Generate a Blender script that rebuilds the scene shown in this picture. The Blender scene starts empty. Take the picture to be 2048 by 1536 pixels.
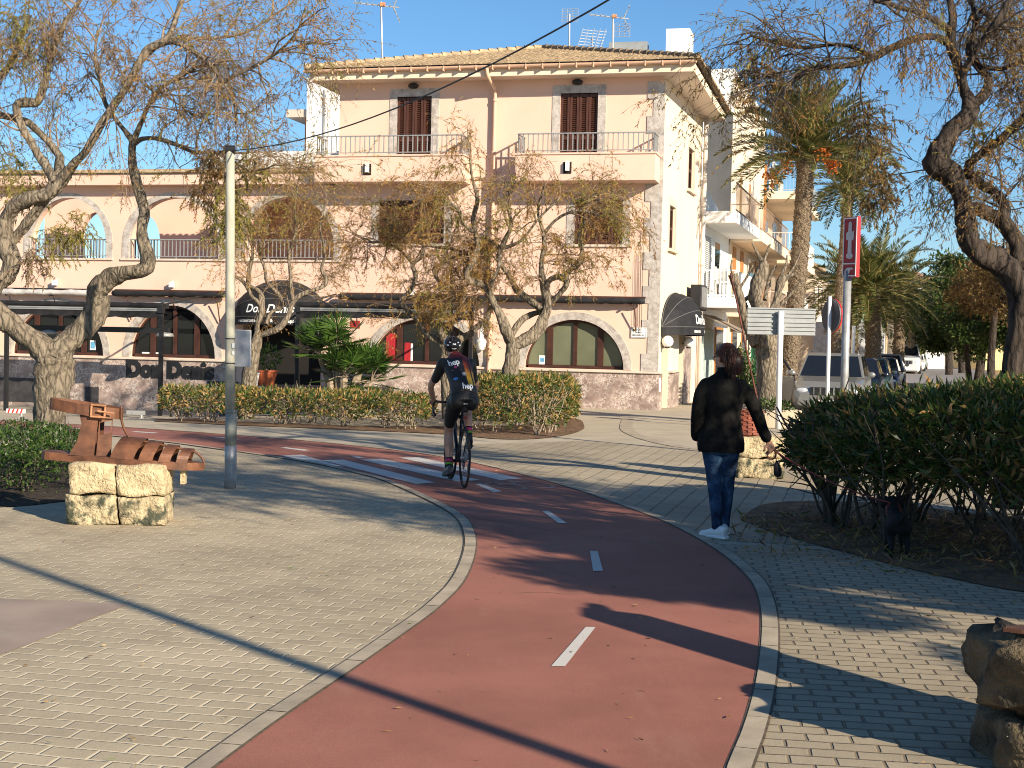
import bpy, bmesh, math, random
import numpy as np
from mathutils import Vector, Matrix, Euler
from mathutils.geometry import tessellate_polygon
random.seed(7)
RNG = np.random.default_rng(11)
SC = bpy.context.scene
COL = SC.collection
rad = math.radians
# ------------------------------------------------------------------ camera
FPX, CAM_H, HOR, ROLL = 2800.0, 1.65, 680.0, 0.0225
PITCH = math.atan((768 - HOR) / FPX)
CAM_R = Euler((math.pi / 2 - PITCH, 0, 0)).to_matrix() @ Euler((0, 0, ROLL)).to_matrix()
CAM_O = Vector((0, 0, CAM_H))
cd = bpy.data.cameras.new('camera')
cd.sensor_width = 36; cd.lens = 36 * FPX / 2048; cd.clip_end = 3000; cd.clip_start = 0.05
cam = bpy.data.objects.new('camera', cd); COL.objects.link(cam)
cam.matrix_world = Matrix.Translation(CAM_O) @ CAM_R.to_4x4()
SC.camera = cam


def ray(px, py):
    return CAM_R @ Vector(((px - 1024) / FPX, (768 - py) / FPX, -1))


def gnd(px, py, z=0.0):
    d = ray(px, py)
    return CAM_O + d * ((z - CAM_H) / d.z)


def at(px, py, Y):
    d = ray(px, py)
    return CAM_O + d * (Y / d.y)


def gz(x, y):
    """height of the ground: it falls away a little towards the left end of the restaurant"""
    def sm(t):
        t = min(1, max(0, t)); return t * t * (3 - 2 * t)
    return -0.45 * sm((-1.5 - x) / 8) * sm((y - 24) / 11)


# ------------------------------------------------------------------ objects
def link(o, parent=None):
    COL.objects.link(o)
    if parent is not None:
        o.parent = parent
    return o


def tag(o, label=None, cat=None, group=None, kind=None):
    if label: o['label'] = label
    if cat: o['category'] = cat
    if group: o['group'] = group
    if kind: o['kind'] = kind
    return o


def thing(name, label, cat, loc=(0, 0, 0), rz=0.0, group=None):
    o = bpy.data.objects.new(name, None)
    o.location = loc; o.rotation_euler = (0, 0, rz); o.empty_display_size = .2
    link(o)
    return tag(o, label, cat, group)


def copy_tree(o, parent=None):
    c = o.copy(); COL.objects.link(c)
    c.parent = parent
    for ch in list(o.children):
        copy_tree(ch, c)
    return c


class MB:
    """collects shapes that become ONE mesh object"""

    def __init__(s):
        s.v = []; s.f = []; s.m = []

    def add(s, verts, faces, m=0):
        b = len(s.v)
        s.v.extend([tuple(p) for p in verts])
        for f in faces:
            s.f.append(tuple(i + b for i in f)); s.m.append(m)
        return b

    def box(s, x0, y0, z0, x1, y1, z1, m=0, M=None):
        v = [(x, y, z) for z in (z0, z1) for y in (y0, y1) for x in (x0, x1)]
        if M is not None: v = [M @ Vector(p) for p in v]
        s.add(v, [(0, 2, 3, 1), (4, 5, 7, 6), (0, 1, 5, 4), (2, 6, 7, 3), (0, 4, 6, 2), (1, 3, 7, 5)], m)
        return s

    def bar(s, a, b, w, h=None, m=0, up=(0, 0, 1)):
        a, b = Vector(a), Vector(b); h = h or w
        d = (b - a).normalized(); u = Vector(up)
        if abs(d.dot(u)) > .98: u = Vector((0, 1, 0))
        x = d.cross(u).normalized() * w / 2; y = x.cross(d).normalized() * h / 2
        v = [p + q for p in (a, b) for q in (-x - y, x - y, x + y, -x + y)]
        s.add(v, [(0, 1, 2, 3), (7, 6, 5, 4), (0, 4, 5, 1), (1, 5, 6, 2), (2, 6, 7, 3), (3, 7, 4, 0)], m)
        return s

    def tube(s, pts, r, n=8, m=0, caps=True, wob=0.0, flat=1.0):
        pts = [Vector(p) for p in pts]
        rs = r if isinstance(r, (list, tuple)) else [r] * len(pts)
        vs = []; prev = None
        for i, p in enumerate(pts):
            d = (pts[min(i + 1, len(pts) - 1)] - pts[max(i - 1, 0)])
            d = d.normalized() if d.length > 1e-9 else Vector((0, 0, 1))
            if prev is None:
                ref = Vector((0, 0, 1)) if abs(d.z) < .9 else Vector((1, 0, 0))
                x = d.cross(ref).normalized()
            else:
                x = (prev - d * prev.dot(d)).normalized()
            prev = x; y = d.cross(x)
            for k in range(n):
                a = 2 * math.pi * k / n
                q = rs[i] * (1 + (random.uniform(-wob, wob) if wob else 0))
                vs.append(p + x * math.cos(a) * q + y * math.sin(a) * q * flat)
        fs = []
        for i in range(len(pts) - 1):
            for k in range(n):
                k2 = (k + 1) % n
                fs.append((i * n + k, i * n + k2, (i + 1) * n + k2, (i + 1) * n + k))
        if caps:
            fs.append(tuple(range(n - 1, -1, -1))); e = (len(pts) - 1) * n
            fs.append(tuple(range(e, e + n)))
        s.add(vs, fs, m)
        return s

    def lathe(s, prof, n=20, m=0, c=(0, 0, 0), sx=1, sy=1, M=None):
        vs = []
        for r, z in prof:
            for k in range(n):
                a = 2 * math.pi * k / n
                p = Vector((c[0] + r * sx * math.cos(a), c[1] + r * sy * math.sin(a), c[2] + z))
                vs.append(M @ p if M is not None else p)
        fs = []
        for i in range(len(prof) - 1):
            for k in range(n):
                k2 = (k + 1) % n
                fs.append((i * n + k, i * n + k2, (i + 1) * n + k2, (i + 1) * n + k))
        fs.append(tuple(range(n - 1, -1, -1))); e = (len(prof) - 1) * n
        fs.append(tuple(range(e, e + n)))
        s.add(vs, fs, m)
        return s

    def ell(s, c, r, nu=14, nv=9, m=0, M=None):
        vs = []
        for j in range(nv + 1):
            t = math.pi * j / nv
            for k in range(nu):
                a = 2 * math.pi * k / nu
                p = Vector((c[0] + r[0] * math.sin(t) * math.cos(a), c[1] + r[1] * math.sin(t) * math.sin(a), c[2] + r[2] * math.cos(t)))
                vs.append(M @ p if M is not None else p)
        fs = [(j * nu + k, j * nu + (k + 1) % nu, (j + 1) * nu + (k + 1) % nu, (j + 1) * nu + k) for j in range(nv) for k in range(nu)]
        s.add(vs, fs, m)
        return s

    def prism(s, loops, f0, f1, m=0, mside=None):
        """loops: [outer, hole, ...] of 2-D points; f0/f1 map (a, b) to the two 3-D faces"""
        mside = m if mside is None else mside
        flat = [p for l in loops for p in l]
        tris = tessellate_polygon([[Vector((p[0], p[1], 0)) for p in l] for l in loops])
        n = len(flat)
        vs = [f0(*p) for p in flat] + [f1(*p) for p in flat]
        b = s.add(vs, [t for t in tris] + [(t[2] + n, t[1] + n, t[0] + n) for t in tris], m)
        o = 0; fs = []
        for l in loops:
            k = len(l)
            for i in range(k):
                j = (i + 1) % k
                fs.append((b + o + i, b + o + j, b + o + j + n, b + o + i + n))
            o += k
        for f in fs:
            s.f.append(f); s.m.append(mside)
        return s

    def build(s, name, mats, parent=None, smooth=False, bevel=0.0, fix=True, loc=None, rot=None):
        me = bpy.data.meshes.new(name)
        me.from_pydata(s.v, [], s.f)
        mats = mats if isinstance(mats, (list, tuple)) else [mats]
        for q in mats: me.materials.append(q)
        if len(mats) > 1: me.polygons.foreach_set('material_index', s.m)
        if fix:
            bm = bmesh.new(); bm.from_mesh(me)
            bmesh.ops.recalc_face_normals(bm, faces=bm.faces)
            bm.to_mesh(me); bm.free()
        if smooth:
            me.polygons.foreach_set('use_smooth', [True] * len(me.polygons))
        me.update()
        o = bpy.data.objects.new(name, me)
        if loc is not None: o.location = loc
        if rot is not None: o.rotation_euler = rot
        link(o, parent)
        if bevel:
            b = o.modifiers.new('bevel', 'BEVEL'); b.width = bevel; b.segments = 2; b.limit_method = 'ANGLE'; b.angle_limit = rad(40)
        if smooth == 'auto':
            pass
        return o


def remesh(o, vox=.012, smooth=2, sub=0):
    r = o.modifiers.new('remesh', 'REMESH'); r.mode = 'VOXEL'; r.voxel_size = vox; r.use_smooth_shade = True
    if smooth:
        q = o.modifiers.new('smooth', 'SMOOTH'); q.factor = .5; q.iterations = smooth
    return o


def npmesh(name, parts, mats, parent=None, smooth=False):
    """parts: [(V (n,3), F (m,k), material index)]: big meshes made from arrays"""
    Vs = []; loops = []; tot = []; mi = []; off = 0
    for V, F, m in parts:
        if len(F) == 0: continue
        Vs.append(np.asarray(V, np.float32)); F = np.asarray(F, np.int32)
        loops.append((F + off).ravel()); tot.append(np.full(len(F), F.shape[1], np.int32)); mi.append(np.full(len(F), m, np.int32))
        off += len(V)
    V = np.concatenate(Vs); L = np.concatenate(loops); T = np.concatenate(tot); I = np.concatenate(mi)
    me = bpy.data.meshes.new(name)
    me.vertices.add(len(V)); me.vertices.foreach_set('co', V.ravel())
    me.loops.add(len(L)); me.loops.foreach_set('vertex_index', L)
    me.polygons.add(len(T))
    st = np.zeros(len(T), np.int32); st[1:] = np.cumsum(T)[:-1]
    me.polygons.foreach_set('loop_start', st)
    for q in (mats if isinstance(mats, (list, tuple)) else [mats]): me.materials.append(q)
    me.polygons.foreach_set('material_index', I)
    if smooth: me.polygons.foreach_set('use_smooth', np.ones(len(T), bool))
    me.update(calc_edges=True); me.validate()
    return link(bpy.data.objects.new(name, me), parent)


def crom(pts, n=5):
    """Catmull-Rom resample of tuples (any length)"""
    P = np.array(pts, float); out = []
    for i in range(len(P) - 1):
        p0 = P[max(i - 1, 0)]; p1 = P[i]; p2 = P[i + 1]; p3 = P[min(i + 2, len(P) - 1)]
        for k in range(n):
            t = k / n
            out.append(.5 * ((2 * p1) + (-p0 + p2) * t + (2 * p0 - 5 * p1 + 4 * p2 - p3) * t * t + (-p0 + 3 * p1 - 3 * p2 + p3) * t ** 3))
    out.append(P[-1])
    return np.array(out)


def text_geo(body, size, shear=0.0, bold=0.0):
    cu = bpy.data.curves.new('lettering', 'FONT'); cu.body = body; cu.size = size; cu.shear = shear
    cu.align_x = 'CENTER'; cu.align_y = 'CENTER'; cu.offset = bold; cu.resolution_u = 3
    o = bpy.data.objects.new('lettering', cu); COL.objects.link(o)
    dg = bpy.context.evaluated_depsgraph_get()
    me = o.evaluated_get(dg).to_mesh()
    v = [tuple(p.co) for p in me.vertices]; f = [tuple(p.vertices) for p in me.polygons]
    o.evaluated_get(dg).to_mesh_clear()
    bpy.data.objects.remove(o); bpy.data.curves.remove(cu)
    return v, f


# ------------------------------------------------------------------ materials
def nodes(name):
    m = bpy.data.materials.new(name); m.use_nodes = True
    nt = m.node_tree; b = nt.nodes['Principled BSDF']
    return m, nt, b


def N(nt, t, **kw):
    n = nt.nodes.new(t)
    for k, v in kw.items():
        if k in n.inputs and not hasattr(n, k): n.inputs[k].default_value = v
        else:
            try: setattr(n, k, v)
            except Exception: n.inputs[k].default_value = v
    return n


def L(nt, a, ao, b, bi):
    nt.links.new(a.outputs[ao] if not hasattr(a, 'is_output') else a, b.inputs[bi])


def ramp(nt, stops, src, out='Fac'):
    r = nt.nodes.new('ShaderNodeValToRGB')
    e = r.color_ramp.elements
    while len(e) < len(stops): e.new(.5)
    for q, (p, c) in zip(e, stops):
        q.position = p; q.color = (*c, 1) if len(c) == 3 else c
    nt.links.new(src, r.inputs['Fac'])
    return r


def coords(nt, scale=(1, 1, 1), rot=(0, 0, 0), which='Object'):
    tc = nt.nodes.new('ShaderNodeTexCoord'); mp = nt.nodes.new('ShaderNodeMapping')
    mp.inputs['Scale'].default_value = scale; mp.inputs['Rotation'].default_value = rot
    nt.links.new(tc.outputs[which], mp.inputs['Vector'])
    return mp.outputs['Vector']


def noise(nt, vec, scale, detail=5, rough=.55):
    n = nt.nodes.new('ShaderNodeTexNoise')
    n.inputs['Scale'].default_value = scale; n.inputs['Detail'].default_value = detail; n.inputs['Roughness'].default_value = rough
    nt.links.new(vec, n.inputs['Vector'])
    return n


def mixc(nt, a, b, fac, mode='MIX'):
    x = nt.nodes.new('ShaderNodeMix'); x.data_type = 'RGBA'; x.blend_type = mode
    for sock, val in ((x.inputs[6], a), (x.inputs[7], b), (x.inputs[0], fac)):
        if hasattr(val, 'is_output'): nt.links.new(val, sock)
        elif isinstance(val, (tuple, list)): sock.default_value = (*val[:3], 1)
        else: sock.default_value = val
    return x.outputs[2]


def bump(nt, bsdf, height, strength=.3, dist=.02):
    b = nt.nodes.new('ShaderNodeBump'); b.inputs['Strength'].default_value = strength; b.inputs['Distance'].default_value = dist
    nt.links.new(height, b.inputs['Height']); nt.links.new(b.outputs['Normal'], bsdf.inputs['Normal'])


def mat(name, col, rough=.7, metal=0.0, var=.12, scale=6.0, bmp=0.0, bscale=60.0, bdist=.005, stretch=(1, 1, 1), spec=.4, col2=None, patch=None):
    m, nt, b = nodes(name)
    vec = coords(nt, stretch)
    n1 = noise(nt, vec, scale)
    c2 = col2 if col2 is not None else tuple(max(0, c * (1 - 2.2 * var)) for c in col)
    c1 = tuple(min(1, c * (1 + var)) for c in col)
    r = ramp(nt, [(.3, c2), (.68, c1)], n1.outputs['Fac'])
    out = r.outputs['Color']
    if patch:  # (colour, scale, threshold): stains with a shape of their own
        n2 = noise(nt, vec, patch[1], 6, .65)
        r2 = ramp(nt, [(patch[2], (0, 0, 0)), (min(1, patch[2] + .12), (1, 1, 1))], n2.outputs['Fac'])
        out = mixc(nt, out, patch[0], r2.outputs['Color'])
    nt.links.new(out, b.inputs['Base Color'])
    b.inputs['Roughness'].default_value = rough; b.inputs['Metallic'].default_value = metal; b.inputs['Specular IOR Level'].default_value = spec
    if bmp:
        n3 = noise(nt, vec, bscale, 4, .6); bump(nt, b, n3.outputs['Fac'], bmp, bdist)
    return m


def leafmat(name, stops, trans=.35, rough=.5):
    """colour differs from leaf to leaf"""
    m, nt, b = nodes(name)
    g = nt.nodes.new('ShaderNodeNewGeometry')
    r = ramp(nt, stops, g.outputs['Random Per Island'])
    r.color_ramp.interpolation = 'LINEAR'
    nt.links.new(r.outputs['Color'], b.inputs['Base Color'])
    b.inputs['Roughness'].default_value = rough; b.inputs['Specular IOR Level'].default_value = .3
    t = nt.nodes.new('ShaderNodeBsdfTranslucent'); nt.links.new(r.outputs['Color'], t.inputs['Color'])
    x = nt.nodes.new('ShaderNodeMixShader'); x.inputs[0].default_value = trans
    nt.links.new(b.outputs[0], x.inputs[1]); nt.links.new(t.outputs[0], x.inputs[2])
    nt.links.new(x.outputs[0], nt.nodes['Material Output'].inputs['Surface'])
    return m


def glassy(name, col, rough=.04, spec=.6):
    m, nt, b = nodes(name)
    b.inputs['Base Color'].default_value = (*col, 1); b.inputs['Roughness'].default_value = rough; b.inputs['Specular IOR Level'].default_value = spec
    return m


def brickmat(name, c1, c2, mortar, rot, bw=.2, rh=.115, ms=.006, strength=.9):
    m, nt, b = nodes(name)
    vec = coords(nt, (1, 1, 1), (0, 0, rot), 'Object')
    wob = noise(nt, vec, 1.6, 2)
    add = nt.nodes.new('ShaderNodeVectorMath'); add.operation = 'MULTIPLY_ADD'
    nt.links.new(wob.outputs['Color'], add.inputs[0]); add.inputs[1].default_value = (.05, .05, 0); nt.links.new(vec, add.inputs[2])
    br = nt.nodes.new('ShaderNodeTexBrick')
    for k, v in {'Scale': 1.0, 'Mortar Size': ms, 'Mortar Smooth': .6, 'Bias': 0.0, 'Brick Width': bw, 'Row Height': rh}.items(): br.inputs[k].default_value = v
    br.inputs['Color1'].default_value = (*c1, 1); br.inputs['Color2'].default_value = (*c2, 1); br.inputs['Mortar'].default_value = (*mortar, 1)
    nt.links.new(add.outputs[0], br.inputs['Vector'])
    n = noise(nt, vec, .55, 8, .68); fine = noise(nt, vec, 90, 4, .7)
    st = ramp(nt, [(.28, (.68, .66, .63)), (.62, (1.06, 1.04, 1.0))], n.outputs['Fac'])
    col = mixc(nt, br.outputs['Color'], st.outputs['Color'], 1.0, 'MULTIPLY')
    sp = ramp(nt, [(.3, (.8, .8, .8)), (.65, (1.08, 1.08, 1.08))], fine.outputs['Fac'])
    col = mixc(nt, col, sp.outputs['Color'], .6, 'MULTIPLY')
    nt.links.new(col, b.inputs['Base Color']); b.inputs['Roughness'].default_value = .85; b.inputs['Specular IOR Level'].default_value = .25
    inv = nt.nodes.new('ShaderNodeMath'); inv.operation = 'MULTIPLY_ADD'
    nt.links.new(br.outputs['Fac'], inv.inputs[0]); inv.inputs[1].default_value = -1
    f2 = nt.nodes.new('ShaderNodeMath'); f2.operation = 'MULTIPLY'; nt.links.new(fine.outputs['Fac'], f2.inputs[0]); f2.inputs[1].default_value = .12
    nt.links.new(f2.outputs[0], inv.inputs[2])
    bump(nt, b, inv.outputs[0], strength, .012)
    return m


def veinmat(name, base, dark, vein, scale=2.2, rough=.35):
    """polished marble with pale veins"""
    m, nt, b = nodes(name)
    vec = coords(nt, (1, 1, 1))
    n = noise(nt, vec, scale, 8, .65)
    r = ramp(nt, [(.32, dark), (.62, base)], n.outputs['Fac'])
    w = nt.nodes.new('ShaderNodeTexVoronoi'); w.feature = 'DISTANCE_TO_EDGE'; w.inputs['Scale'].default_value = scale * 2.6
    wv = nt.nodes.new('ShaderNodeVectorMath'); wv.operation = 'MULTIPLY_ADD'
    n2 = noise(nt, vec, scale * 2.5, 5, .7)
    nt.links.new(n2.outputs['Color'], wv.inputs[0]); wv.inputs[1].default_value = (.55, .55, .55); nt.links.new(vec, wv.inputs[2])
    nt.links.new(wv.outputs[0], w.inputs['Vector'])
    r2 = ramp(nt, [(.0, (1, 1, 1)), (.10, (0, 0, 0))], w.outputs['Distance'])
    n3 = noise(nt, vec, scale * 1.1, 3); r3 = ramp(nt, [(.40, (0, 0, 0)), (.54, (1, 1, 1))], n3.outputs['Fac'])
    f = mixc(nt, r2.outputs['Color'], r3.outputs['Color'], 1.0, 'MULTIPLY')
    nt.links.new(mixc(nt, r.outputs['Color'], vein, f), b.inputs['Base Color'])
    b.inputs['Roughness'].default_value = rough
    return m


def barkmat(name, c1, c2, sc=9.0, stretch=(1, 1, .3), strength=1.0, dist=.03):
    m, nt, b = nodes(name)
    vec = coords(nt, stretch)
    n0 = noise(nt, vec, sc * .6, 4)
    wv = nt.nodes.new('ShaderNodeVectorMath'); wv.operation = 'MULTIPLY_ADD'
    nt.links.new(n0.outputs['Color'], wv.inputs[0]); wv.inputs[1].default_value = (.12, .12, .12); nt.links.new(vec, wv.inputs[2])
    v = nt.nodes.new('ShaderNodeTexVoronoi'); v.feature = 'DISTANCE_TO_EDGE'; v.inputs['Scale'].default_value = sc
    nt.links.new(wv.outputs[0], v.inputs['Vector'])
    n = noise(nt, vec, sc * 2.2, 7, .7)
    h = nt.nodes.new('ShaderNodeMath'); h.operation = 'MULTIPLY_ADD'; nt.links.new(v.outputs['Distance'], h.inputs[0]); h.inputs[1].default_value = 1.5; nt.links.new(n.outputs['Fac'], h.inputs[2])
    r = ramp(nt, [(.35, c2), (.8, c1)], h.outputs[0])
    nt.links.new(r.outputs['Color'], b.inputs['Base Color']); b.inputs['Roughness'].default_value = .9; b.inputs['Specular IOR Level'].default_value = .2
    bump(nt, b, h.outputs[0], strength, dist)
    return m
# ------------------------------------------------------------------ light
SUN_EL, SUN_AZ = 22.5, 139.0
SUN = Vector((math.sin(rad(SUN_AZ)) * math.cos(rad(SUN_EL)), math.cos(rad(SUN_AZ)) * math.cos(rad(SUN_EL)), math.sin(rad(SUN_EL))))
W = bpy.data.worlds.new('World'); SC.world = W; W.use_nodes = True
wn = W.node_tree
sky = wn.nodes.new('ShaderNodeTexSky'); sky.sky_type = 'NISHITA'; sky.sun_disc = False
sky.sun_elevation = rad(SUN_EL); sky.sun_rotation = rad(SUN_AZ); sky.air_density = 1.0; sky.dust_density = .05; sky.ozone_density = 6.0; sky.altitude = 50
hs = wn.nodes.new('ShaderNodeHueSaturation'); hs.inputs['Saturation'].default_value = 1.04; hs.inputs['Hue'].default_value = .496; wn.links.new(sky.outputs[0], hs.inputs['Color']); wn.links.new(hs.outputs[0], wn.nodes['Background'].inputs['Color']); wn.nodes['Background'].inputs['Strength'].default_value = .078
sl = bpy.data.lights.new('sun', 'SUN'); sl.energy = 5.0; sl.angle = rad(.53); sl.color = (1, .87, .68)
so = bpy.data.objects.new('sun', sl); COL.objects.link(so)
so.rotation_euler = (-SUN).to_track_quat('-Z', 'Y').to_euler(); so.location = (20, -20, 30)
vs = SC.view_settings; vs.view_transform = 'Standard'; vs.look = 'None'; vs.gamma = 1; vs.exposure = .90
SC.cycles.max_bounces = 6; SC.cycles.filter_width = 1.05; SC.cycles.transparent_max_bounces = 8

# ------------------------------------------------------------------ shared materials
PINK = mat('pink_render', (.72, .495, .39), .85, var=.035, scale=.9, bmp=.12, bscale=160, patch=((.60, .42, .315), .8, .66))
CREAM = mat('cream_render', (.72, .60, .46), .85, var=.03, scale=.8, bmp=.12, bscale=160)
SOFFIT = mat('soffit_plaster', (.66, .56, .47), .85, var=.04, scale=1.2)
WHITE_R = mat('white_render', (.80, .79, .76), .8, var=.03, scale=.8, bmp=.1, bscale=120, patch=((.66, .63, .58), 1.1, .68))
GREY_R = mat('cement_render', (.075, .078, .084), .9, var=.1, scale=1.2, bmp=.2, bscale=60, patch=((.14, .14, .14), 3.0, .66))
BEIGE_R = mat('beige_render', (.72, .58, .43), .85, var=.04, scale=.8)
MARBLE = veinmat('marble_plinth', (.36, .27, .235), (.16, .115, .10), (.72, .64, .57), 2.6)
MARBLE_G = veinmat('marble_trim', (.44, .39, .35), (.24, .205, .18), (.74, .70, .65), 5.0)
LEDGE = mat('stone_ledge', (.60, .50, .41), .6, var=.06, scale=5)
TILE = mat('roof_tile', (.40, .30, .185), .85, var=.25, scale=5, col2=(.21, .155, .10), patch=((.20, .15, .10), 2.2, .62))
TILE_D = mat('old_ridge_tile', (.20, .155, .11), .9, var=.3, scale=6)
BROWNW = mat('brown_shutter', (.075, .028, .018), .55, var=.15, scale=4, stretch=(6, 6, 1))
BROWNF = mat('brown_frame', (.06, .024, .017), .45, var=.15, scale=4)
ORANGEW = mat('varnished_wood', (.42, .19, .06), .5, var=.15, scale=4, stretch=(6, 6, 1))
BLACKF = mat('black_canvas', (.014, .014, .016), .75, var=.25, scale=5, bmp=.3, bscale=18, bdist=.02)
BLACKM = mat('black_metal', (.016, .016, .018), .45, var=.1)
DARKIN = mat('dark_interior', (.012, .010, .009), .9, var=.1)
NAVY = mat('navy_canvas', (.012, .017, .034), .7, var=.2, scale=5)
GREYM = mat('grey_rail_metal', (.36, .36, .35), .45, .4, var=.08, scale=3)
WHITEP = mat('white_paint', (.80, .80, .78), .5, var=.03, scale=4)
GALV = mat('galvanised_steel', (.36, .36, .36), .45, .35, var=.12, scale=9)
SIGNB = mat('sign_back_aluminium', (.30, .315, .32), .5, .15, var=.06, scale=6)
POLE = mat('weathered_pole_paint', (.40, .385, .31), .75, var=.1, scale=5, stretch=(3, 3, .6), bmp=.15, bscale=30)
LETTER = mat('white_lettering', (.82, .82, .80), .6, var=.01)
RUST = mat('weathered_rust_steel', (.15, .062, .031), .55, .2, var=.3, scale=7, col2=(.06, .027, .017), bmp=.3, bscale=50, patch=((.27, .12, .06), 5, .6))
STONE = mat('sandstone', (.56, .46, .29), .92, var=.12, scale=9, col2=(.34, .27, .16), bmp=1.0, bscale=30, bdist=.04, patch=((.065, .07, .045), 6.5, .455))
STONE_C = mat('sandstone_clean', (.58, .47, .29), .92, var=.12, scale=9, col2=(.36, .28, .165), bmp=1.0, bscale=30, bdist=.04, patch=((.22, .185, .10), 11, .57))
STONE_D = mat('dark_blotched_stone', (.14, .105, .06), .95, var=.3, scale=6, col2=(.022, .018, .013), bmp=1.0, bscale=30, bdist=.04, patch=((.46, .38, .21), 4.5, .62))  # dark base tone with paler blotches at random
GLASS = glassy('window_glass', (.010, .011, .012), .03, .4)
GLASS_G = mat('lit_window_glass', (.15, .16, .10), .12, var=.15, scale=.8, spec=.7)  # greenish interior light painted into the pane colour
GLOBE = mat('opal_globe', (.82, .81, .78), .3, var=.01)
TERRA = mat('terracotta', (.48, .12, .045), .7, var=.1, scale=6)
RED = mat('sign_red', (.40, .025, .03), .5, var=.08, scale=8)
REDB = mat('bright_red', (.62, .03, .025), .45, var=.05)

# ------------------------------------------------------------------ ground
PAVE_L = brickmat('paving_left', (.455, .39, .28), (.385, .325, .235), (.68, .595, .445), rad(11), .205, .118, .0095, 1.0)  # pale joint colour paints in the sunlit edges of the blocks
PAVE_R = brickmat('paving_right', (.42, .36, .265), (.37, .315, .23), (.24, .195, .14), rad(7), .19, .112, .010, 1.0)
PAVE_F = brickmat('paving_far', (.42, .36, .265), (.38, .325, .24), (.24, .20, .145), rad(-76), .42, .20, .010)
PLAIN = mat('plain_concrete', (.44, .375, .275), .9, var=.08, scale=1.4, bmp=.3, bscale=70)
KERB = mat('kerb_concrete', (.40, .335, .245), .9, var=.14, scale=3, bmp=.3, bscale=60)
PATCH = mat('reddish_concrete', (.33, .25, .20), .85, var=.12, scale=1.5, bmp=.2, bscale=80, patch=((.31, .27, .23), .9, .55))
SOIL = mat('dry_soil', (.20, .115, .06), .95, var=.3, scale=5, col2=(.085, .05, .03), bmp=1.0, bscale=22, bdist=.06, patch=((.34, .22, .11), 6, .6))
ASPH = mat('asphalt', (.23, .21, .20), .9, var=.1, scale=2, bmp=.4, bscale=90)


def lanemat():
    m, nt, b = nodes('red_cycle_surface')
    vec = coords(nt)
    n = noise(nt, vec, .7, 7, .6); f = noise(nt, vec, 190, 3, .8); w = noise(nt, coords(nt, (1, .25, 1)), 2.2, 6, .7)
    r = ramp(nt, [(.30, (.24, .093, .067)), (.68, (.37, .15, .108))], n.outputs['Fac'])
    c = mixc(nt, r.outputs['Color'], ramp(nt, [(.28, (.66, .66, .66)), (.5, (1, 1, 1)), (.74, (1.22, 1.2, 1.18))], f.outputs['Fac']).outputs['Color'], .8, 'MULTIPLY')
    wr = ramp(nt, [(.56, (0, 0, 0)), (.78, (.6, .6, .6))], w.outputs['Fac'])
    c = mixc(nt, c, (.36, .19, .14), wr.outputs['Color'])
    nt.links.new(c, b.inputs['Base Color']); b.inputs['Roughness'].default_value = .82; b.inputs['Specular IOR Level'].default_value = .3
    bump(nt, b, f.outputs['Fac'], .5, .004)
    return m


LANE = lanemat()
def paintmat():
    m, nt, b = nodes('worn_road_paint')
    vec = coords(nt)
    f = noise(nt, vec, 60, 5, .75); n = noise(nt, vec, 3, 4, .6)
    a = nt.nodes.new('ShaderNodeMath'); a.operation = 'MULTIPLY_ADD'; nt.links.new(n.outputs['Fac'], a.inputs[0]); a.inputs[1].default_value = .6; nt.links.new(f.outputs['Fac'], a.inputs[2])
    r = ramp(nt, [(.54, (.33, .19, .15)), (.70, (.56, .53, .48))], a.outputs[0])
    nt.links.new(r.outputs['Color'], b.inputs['Base Color']); b.inputs['Roughness'].default_value = .8
    return m


PAINT = paintmat()


def sheet(name, poly, z, m, kind='structure', n=0):
    mb = MB()
    tris = tessellate_polygon([[Vector((p[0], p[1], 0)) for p in poly]])
    mb.add([(p[0], p[1], gz(p[0], p[1]) + z) for p in poly], tris)
    o = mb.build(name, m)
    if kind: o['kind'] = kind
    return o


# ground: one sheet out to the horizon
xs = sorted(set(list(np.linspace(-34, 8, 36)) + [-900, -300, -120, -60, 14, 30, 60, 120, 300, 900]))
ys = sorted(set(list(np.linspace(20, 48, 25)) + [-60, -20, 0, 5, 10, 15, 60, 80, 120, 200, 400, 1500]))
mb = MB()
mb.add([(x, y, gz(x, y)) for y in ys for x in xs], [(j * len(xs) + i, j * len(xs) + i + 1, (j + 1) * len(xs) + i + 1, (j + 1) * len(xs) + i) for j in range(len(ys) - 1) for i in range(len(xs) - 1)])
g = mb.build('ground', PLAIN); g['kind'] = 'structure'

LE = [(380, 1575), (430, 1536), (560, 1440), (700, 1345), (800, 1275), (880, 1215), (930, 1160), (951, 1100), (946, 1060), (925, 1032), (876, 1004), (819, 978), (771, 959), (700, 941), (640, 928), (560, 915), (440, 898), (320, 882), (180, 868), (0, 857), (-260, 846)]
RE = [(1447, 1575), (1455, 1536), (1490, 1450), (1515, 1350), (1524, 1250), (1515, 1190), (1490, 1150), (1430, 1100), (1340, 1050), (1250, 1015), (1150, 980), (1050, 952), (950, 928), (840, 908), (720, 894), (600, 882), (450, 870), (300, 859), (150, 850), (0, 841), (-260, 830)]


def ground_line(px, n=6):
    return crom([tuple(gnd(*p).xy) for p in px], n)


def resample(P, n):
    d = np.concatenate([[0], np.cumsum(np.linalg.norm(np.diff(P, axis=0), axis=1))])
    t = np.linspace(0, d[-1], n)
    return np.stack([np.interp(t, d, P[:, k]) for k in range(P.shape[1])], 1)


LEg = resample(ground_line(LE), 120); REg = resample(ground_line(RE), 120)


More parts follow.
